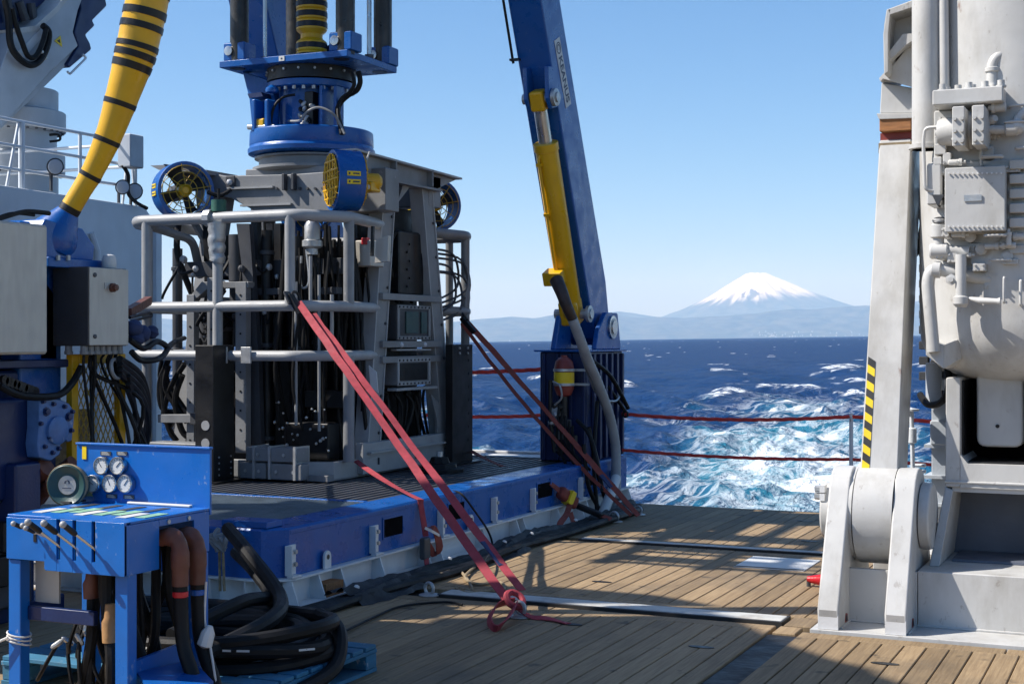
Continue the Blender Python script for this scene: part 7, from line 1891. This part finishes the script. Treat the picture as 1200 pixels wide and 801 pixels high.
# ================================================================== BLUE WINCH, CABINETS AND CABLES (left edge)
WX = -6.10
def make_winch():
    t = thing('winch', (-7.2, 6.2, 0), 'blue hydraulic winch frame, darkened as in shade, with bolted motor plate, left edge behind the console', 'winch')
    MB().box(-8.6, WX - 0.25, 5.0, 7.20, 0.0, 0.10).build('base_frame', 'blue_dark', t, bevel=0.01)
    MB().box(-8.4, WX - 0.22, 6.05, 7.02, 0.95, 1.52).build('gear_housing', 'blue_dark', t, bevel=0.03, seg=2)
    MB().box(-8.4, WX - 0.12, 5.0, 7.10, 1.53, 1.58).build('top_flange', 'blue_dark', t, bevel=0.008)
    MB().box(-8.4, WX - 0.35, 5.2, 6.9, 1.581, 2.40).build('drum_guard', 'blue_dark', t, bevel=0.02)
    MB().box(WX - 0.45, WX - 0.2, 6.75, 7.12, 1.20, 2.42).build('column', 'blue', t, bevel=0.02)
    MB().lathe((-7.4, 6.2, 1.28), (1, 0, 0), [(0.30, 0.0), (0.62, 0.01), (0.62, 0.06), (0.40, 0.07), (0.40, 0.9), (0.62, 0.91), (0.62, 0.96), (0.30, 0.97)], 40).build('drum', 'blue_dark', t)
    # light blue motor plate with bolts
    X = WX + 0.02
    out = [(46, 470), (48, 466), (60, 466), (72, 468), (82, 473), (88, 482), (87, 495), (85, 516), (80, 518), (76, 514), (72, 518), (71, 532), (60, 540), (46, 536), (44, 520), (46, 500)]
    mp = MB().prism([PX(a, b, X) for a, b in out], (-0.10, 0, 0)).build('motor_plate', 'blue_motor', t, bevel=0.008)
    MB().lathe(PX(66, 504, X), (1, 0, 0), [(0.085, 0), (0.085, 0.018), (0.07, 0.025)], 24).build('motor_boss', 'blue_motor', mp)
    for (px, py, r) in ((54, 482, 0.02), (80, 488, 0.02), (62, 473, 0.011), (75, 476, 0.011), (83, 504, 0.012), (47, 496, 0.011), (72, 494, 0.011), (57, 512, 0.011), (52, 523, 0.011), (61, 530, 0.011), (68, 525, 0.011), (50, 470, 0.011), (84, 482, 0.011)):
        MB().lathe(PX(px, py, X), (1, 0, 0), [(r * 1.4, 0), (r * 1.4, 0.006), (r, 0.0065), (r, 0.02), (r * 0.2, 0.022)], 8).build('bolt', 'blue_dark', mp)
    MB().box(-7.9, X - 0.1, 6.40, 6.95, 0.75, 1.36).build('motor_body', 'blue_dark', t, bevel=0.03)
    MB().box(-7.2, X - 0.02, 6.5, 6.72, 0.55, 0.98).build('brake', 'blue_dark', t, bevel=0.02)
    MB().box(-6.6, -6.2, 6.2, 6.75, 0.12, 0.60).build('oil_tank', 'dark_grey', t, bevel=0.02)
    for (px, py, r) in ((40, 546, 0.06), (58, 552, 0.05), (46, 566, 0.05), (70, 540, 0.04)):
        a = PX(px, py, WX - 0.1)
        MB().tube([a + V((0.1, 0, 0)), a + V((0.0, 0, -0.06)), a + V((-0.1, 0.02, -0.18))], [r, r, r * 0.8], 12).build('wrapped_pipe', 'brown_wrap', t)
    for k in range(9):
        q = k * 0.2
        a = PX(2 + k * 4.5, 445 + k * 1.7, WX - 0.12)
        MB().tube([a, a + V((0.03, 0, 0))], 0.03, 8).build('bolt', 'black', t)
    rr = random.Random(9)
    for k in range(12):
        a = V((WX - 0.3 + rr.uniform(-.2, .2), rr.uniform(5.6, 6.6), rr.uniform(0.25, 0.95)))
        if k % 2: MB().box(a.x - 0.1, a.x + 0.1, a.y - 0.12, a.y + 0.12, a.z - 0.08, a.z + 0.1).build('valve_block', rr.choice(['black', 'dark_grey', 'blue_dark']), t, bevel=0.01)
        else: MB().lathe(a, (1, rr.uniform(-.4, .4), 0), [(0.03, -0.1), (0.06, -0.08), (0.06, 0.06), (0.03, 0.1)], 14).build('fitting', rr.choice(['black', 'galv', 'dark_grey']), t)
    MB().tube(smooth_path([PX(0, 452, WX + 0.03), PX(20, 462, WX + 0.05), PX(45, 465, WX + 0.05), PX(70, 462, WX + 0.03), PX(85, 448, WX), PX(95, 430, WX - 0.02)], 6), 0.022, 8).build('hose', 'rubber', t)
    # bell mouth for the umbilical
    p0 = AT(79, 250, DU)
    d = (AT(96, 222, DU) - AT(79, 250, DU)).normalized()
    MB().lathe(p0 - d * 0.12, d, [(0.155, -0.10), (0.155, -0.04), (0.14, 0.0), (0.10, 0.07), (0.08, 0.11), (0.07, 0.13)], 32, True).build('bell_mouth', 'blue', t)
    y0, y1 = PX(48, 280, WX - 0.1).y, PX(112, 290, WX - 0.1).y
    MB().prism([PX(a, b, WX - 0.10) for a, b in [(48, 268), (54, 256), (98, 268), (112, 288), (110, 306), (48, 302)]], (-0.30, 0, 0)).build('bell_seat', 'blue', t, bevel=0.012)
    MB().box(WX - 0.40, WX - 0.04, y0, y1 + 0.05, 2.14, 2.20).build('seat_plate', 'blue', t, bevel=0.006)
    for px in (68, 80): MB().cyl(PX(px, 305, WX - 0.03), PX(px, 299, WX - 0.03), 0.014, n=8).build('bolt', 'galv', t)
    MB().prism([PX(a, b, WX - 0.2) for a, b in [(48, 322), (66, 350), (66, 420), (48, 420)]], (-0.05, 0, 0)).build('web_plate', 'blue_dark', t)
    MB().tube([(WX - 0.3, 6.9, 0.1), (WX - 0.3, 6.9, 1.0)], 0.05, 8).build('support', 'blue_dark', t)
make_winch()

def cabinet():
    t = thing('cabinet', PX(20, 415, WX + 0.05), 'large plain stainless steel cabinet at the left edge of the picture', 'cabinet')
    p0, p1 = PX(-70, 262, WX), PX(47, 415, WX)
    zt = PX(47, 264, WX).z
    MB().box(WX - 0.26, WX + 0.05, PX(-70, 300, WX).y, p1.y, p1.z, zt).build('case', 'stainless', t, bevel=0.008)
    MB().box(WX + 0.0505, WX + 0.064, PX(-69, 300, WX).y, p1.y - 0.012, p1.z + 0.012, zt - 0.012).build('door', 'stainless', t, bevel=0.004)
    MB().tube(smooth_path([PX(-20, 262, WX), PX(0, 256, WX), PX(30, 248, WX), PX(58, 250, WX)], 6), 0.014, 6).build('cable', 'rubber', t)
    MB().tube(smooth_path([PX(-5, 256, WX), PX(15, 250, WX), PX(40, 252, WX)], 6), 0.010, 6).build('cable', 'rubber', t)
cabinet()
def junction_box():
    X = WX + 0.12
    a, b = PX(105, 312, X), PX(151, 405, X)
    t = thing('junction_box', (X - 0.12, (a.y + b.y) / 2, b.z), 'stainless junction box with dark end face and cable glands beneath, beside the yellow guard', 'junction box')
    MB().box(X - 0.29, X - 0.012, a.y, b.y, b.z, a.z).build('case', 'dark_grey', t, bevel=0.006)
    d = MB().box(X - 0.0115, X, a.y + 0.002, b.y - 0.002, b.z + 0.004, a.z - 0.004).build('door', 'stainless', t, bevel=0.003)
    for py in (322, 394):
        c = PX(111, py, X); MB().lathe((X, c.y, c.z), (1, 0, 0), [(0.014, 0), (0.014, 0.006), (0.006, 0.008)], 12).build('screw', 'dark_grey', d)
    c = PX(131, 337, X); MB().lathe((X, c.y, c.z), (1, 0, 0), [(0.028, 0), (0.028, 0.02), (0.020, 0.022), (0.020, 0.04), (0.01, 0.042)], 16).build('lock_knob', 'brown_wrap', d)
    MB().box(X + 0.0005, X + 0.004, c.y - 0.07, c.y - 0.03, c.z - 0.01, c.z + 0.03).build('hasp', 'galv', d)
    for k in range(7):
        y = a.y - 0.0 + 0.02 + k * (b.y - a.y - 0.04) / 6
        for x in ((X - 0.06,) if k else (X - 0.06, X - 0.18)):
            MB().lathe((x, y, b.z), (0, 0, -1), [(0.022, 0), (0.022, 0.03), (0.026, 0.032), (0.026, 0.05), (0.014, 0.055)], 10).build('cable_gland', 'grey', t)
    MB().lathe(PX(128, 304, X - 0.1), (0, 0, 1), [(0.035, -0.08), (0.045, -0.05), (0.045, 0.0), (0.036, 0.025), (0.012, 0.032)], 18, True).build('cutout_dome', 'label_white', t)  # pale dome standing in for the rounded cut-out in the wall
    return a, b, X
JA, JB, JX = junction_box()
def cable_drop():
    t = thing('cable_bundle', (JX, JA.y, 0.3), 'tangle of black cables hanging under the junction box', 'cables')
    rr = random.Random(31)
    for k in range(9):
        y = JA.y + 0.03 + rr.random() * (JB.y - JA.y)
        s = V((JX - 0.06 - rr.random() * 0.12, y, JB.z - 0.05))
        e = V((JX - rr.uniform(0.0, 0.35), y + rr.uniform(-0.15, 0.45), rr.uniform(0.45, 0.8)))
        mid = s.lerp(e, 0.5) + V((rr.uniform(0, .12), rr.uniform(-.12, .25), rr.uniform(-.2, .1)))
        MB().tube(smooth_path([s, s + V((0, 0, -0.12)), mid, e], 7), rr.uniform(0.008, 0.015), 7).build('cable', 'rubber', t)
    for (px, py, r) in ((136, 432, 0.06),):
        c = PX(px, py, JX - 0.02); MB().torus(c, (1, 0.2, 0.2), r, 0.012, 24, 7).build('cable_loop', 'grey', t)
    for k in range(4):                       # big loops reaching across to the vehicle
        MB().tube(smooth_path([PX(140, 420 + k * 6, JX), PX(165, 440 + k * 8, JX - 0.1), PX(174, 478 + k * 7, JX - 0.2), PX(168, 520 + k * 4, JX - 0.3)], 8), 0.022, 8).build('cable', 'rubber', t)
    for k in range(3):
        MB().tube(smooth_path([PX(150, 440 + k * 9, JX), PX(158, 480, JX - 0.1), PX(160 + k * 5, 520, JX - 0.2)], 8), 0.018, 8).build('cable', 'rubber', t)
    MB().tube(smooth_path([PX(152, 398, JX), PX(168, 408, JX), PX(184, 400, JX - 0.05), PX(196, 408, JX - 0.2), PX(186, 420, JX), PX(166, 422, JX), PX(154, 412, JX)], 8), 0.02, 8).build('cable_loop', 'rubber', t)
    MB().tube(smooth_path([PX(196, 408, JX - 0.2), PX(205, 400, JX - 0.8), PX(216, 396, JX - 1.4)], 8), 0.02, 8).build('cable', 'rubber', t)
cable_drop()
def blue_bag():
    t = thing('bag', PX(165, 392, JX), 'crumpled dark blue bag tied beside the junction box', 'bag')
    rr = random.Random(5)
    for (px, py, r) in ((157, 384, 0.055), (166, 391, 0.06), (178, 389, 0.045), (160, 396, 0.05)):
        c = PX(px, py, JX - 0.02)
        prof = [(r * math.sin(PI * i / 8) * (1 + rr.uniform(-.12, .12)), -r * math.cos(PI * i / 8)) for i in range(9)]
        MB().lathe(c, (0.2, 0.3, 1), prof, 14, True, False).build('fold', 'denim', t)
blue_bag()
bk = thing('rail_clamp', PX(160, 358, JX - 0.3), 'rusty bracket with wire loop jutting from the bumper rail end', 'bracket')
MB().beam(PX(150, 366, -6.6), PX(174, 352, -7.0), 0.05, 0.06).build('arm', 'brown_wrap', bk)
MB().tube(fillet([PX(152, 372, -6.5), PX(176, 366, -6.7), PX(178, 370, -6.7), PX(154, 376, -6.5)], 0.03), 0.012, 6).build('wire_loop', 'black', bk)
def mesh_guard():
    X = WX - 0.10
    t = thing('mesh_guard', PX(115, 560, X), 'yellow framed expanded metal guard under the junction box', 'guard')
    a0, a1 = PX(83, 415, X), PX(146, 420, X)
    zb, zt = 0.62, a0.z
    for y in (a0.y, a1.y - 0.06): MB().box(X - 0.04, X + 0.01, y, y + 0.062, zb, zt).build('frame_post', 'yellow', t, bevel=0.005)
    MB().box(X - 0.04, X + 0.01, a0.y + 0.063, a1.y - 0.061, zt - 0.06, zt).build('frame_rail', 'yellow', t, bevel=0.005)
    MB().box(X - 0.04, X + 0.01, a0.y + 0.063, a1.y - 0.061, zb, zb + 0.06).build('frame_rail', 'yellow', t, bevel=0.005)
    mb = MB(); w = a1.y - a0.y - 0.12; y_ = a0.y + 0.06
    p = 0.058; hgt = zt - zb - 0.1
    for k in range(-30, 40):
        for s in (1, -1):
            ya = y_ + k * p * 0.8; pts = []
            # clip diagonal to the frame
            z0 = zb + 0.05
            t0 = 0.0; t1 = hgt
            sl = 0.5 * s
            lo_t, hi_t = 0.0, hgt
            f = lambda tt: ya + sl * tt
            # keep where y_ <= y <= y_+w
            ta = (y_ - ya) / sl; tb = (y_ + w - ya) / sl
            lo_t = max(lo_t, min(ta, tb)); hi_t = min(hi_t, max(ta, tb))
            if hi_t - lo_t < 0.02: continue
            mb.beam((X - 0.012, f(lo_t), z0 + lo_t), (X - 0.012, f(hi_t), z0 + hi_t), 0.007, 0.004, up=(1, 0, 0))
    mb.build('expanded_mesh', 'yellow_dull', t, kind='stuff')
    MB().box(X - 0.25, X - 0.2, a0.y + 0.08, a1.y - 0.1, 0.9, 1.25).build('back_tag', 'rope_tan', t)
mesh_guard()

# ================================================================== ADDED SHADE TOWER (unseen, above and left; slabs shaped by the wanted deck shadow)
def make_shade_tower():
    t = thing('shade_tower', (-9.2, 5.3, 0), 'added blue tower with broad slabs above the winch, unseen, shading the near deck', 'tower')
    for x, y in ((-10.9, 3.3), (-10.9, 6.3), (-11.25, 3.3), (-11.25, 6.3)):
        MB().box(x - 0.10, x + 0.10, y - 0.10, y + 0.10, 0.0, 6.6).build('column', 'blue', t, bevel=0.01)
    MB().prism([(-10.5, 3.10, 6.62), (-7.35, 3.10, 6.62), (-7.05, 4.40, 6.62), (-7.92, 5.20, 6.62), (-8.30, 5.72, 6.62), (-8.50, 5.80, 6.62), (-9.90, 5.06, 6.62), (-9.90, 3.75, 6.62), (-10.5, 3.65, 6.62)], (0, 0, 0.12)).build('platform', 'blue', t, bevel=0.01)  # outline drawn back from the shadow wanted on the near deck
    MB().prism([(-11.4, 4.95, 6.62), (-10.9, 5.05, 6.62), (-9.93, 5.48, 6.62), (-8.52, 6.10, 6.62), (-9.0, 6.32, 6.62), (-9.8, 6.35, 6.62), (-10.3, 6.15, 6.62), (-11.4, 6.60, 6.62)], (0, 0, 0.12)).build('platform', 'blue', t, bevel=0.01)  # second shadow slab, gap left so the umbilical stays sunlit
    for y in (3.4, 6.2): MB().beam((-11.3, y, 6.52), (-9.2, y - 0.05, 6.52), 0.14, 0.18).build('shade_arm', 'blue', t)
    MB().lathe((-8.6, 4.2, 7.3), (0.35, 1, 0), [(0.2, -0.12), (0.62, -0.12), (0.62, -0.06), (0.55, 0.0), (0.62, 0.06), (0.62, 0.12), (0.2, 0.12)], 44).build('sheave', 'blue', t)  # wheel added with the tower to widen its shadow
make_shade_tower()
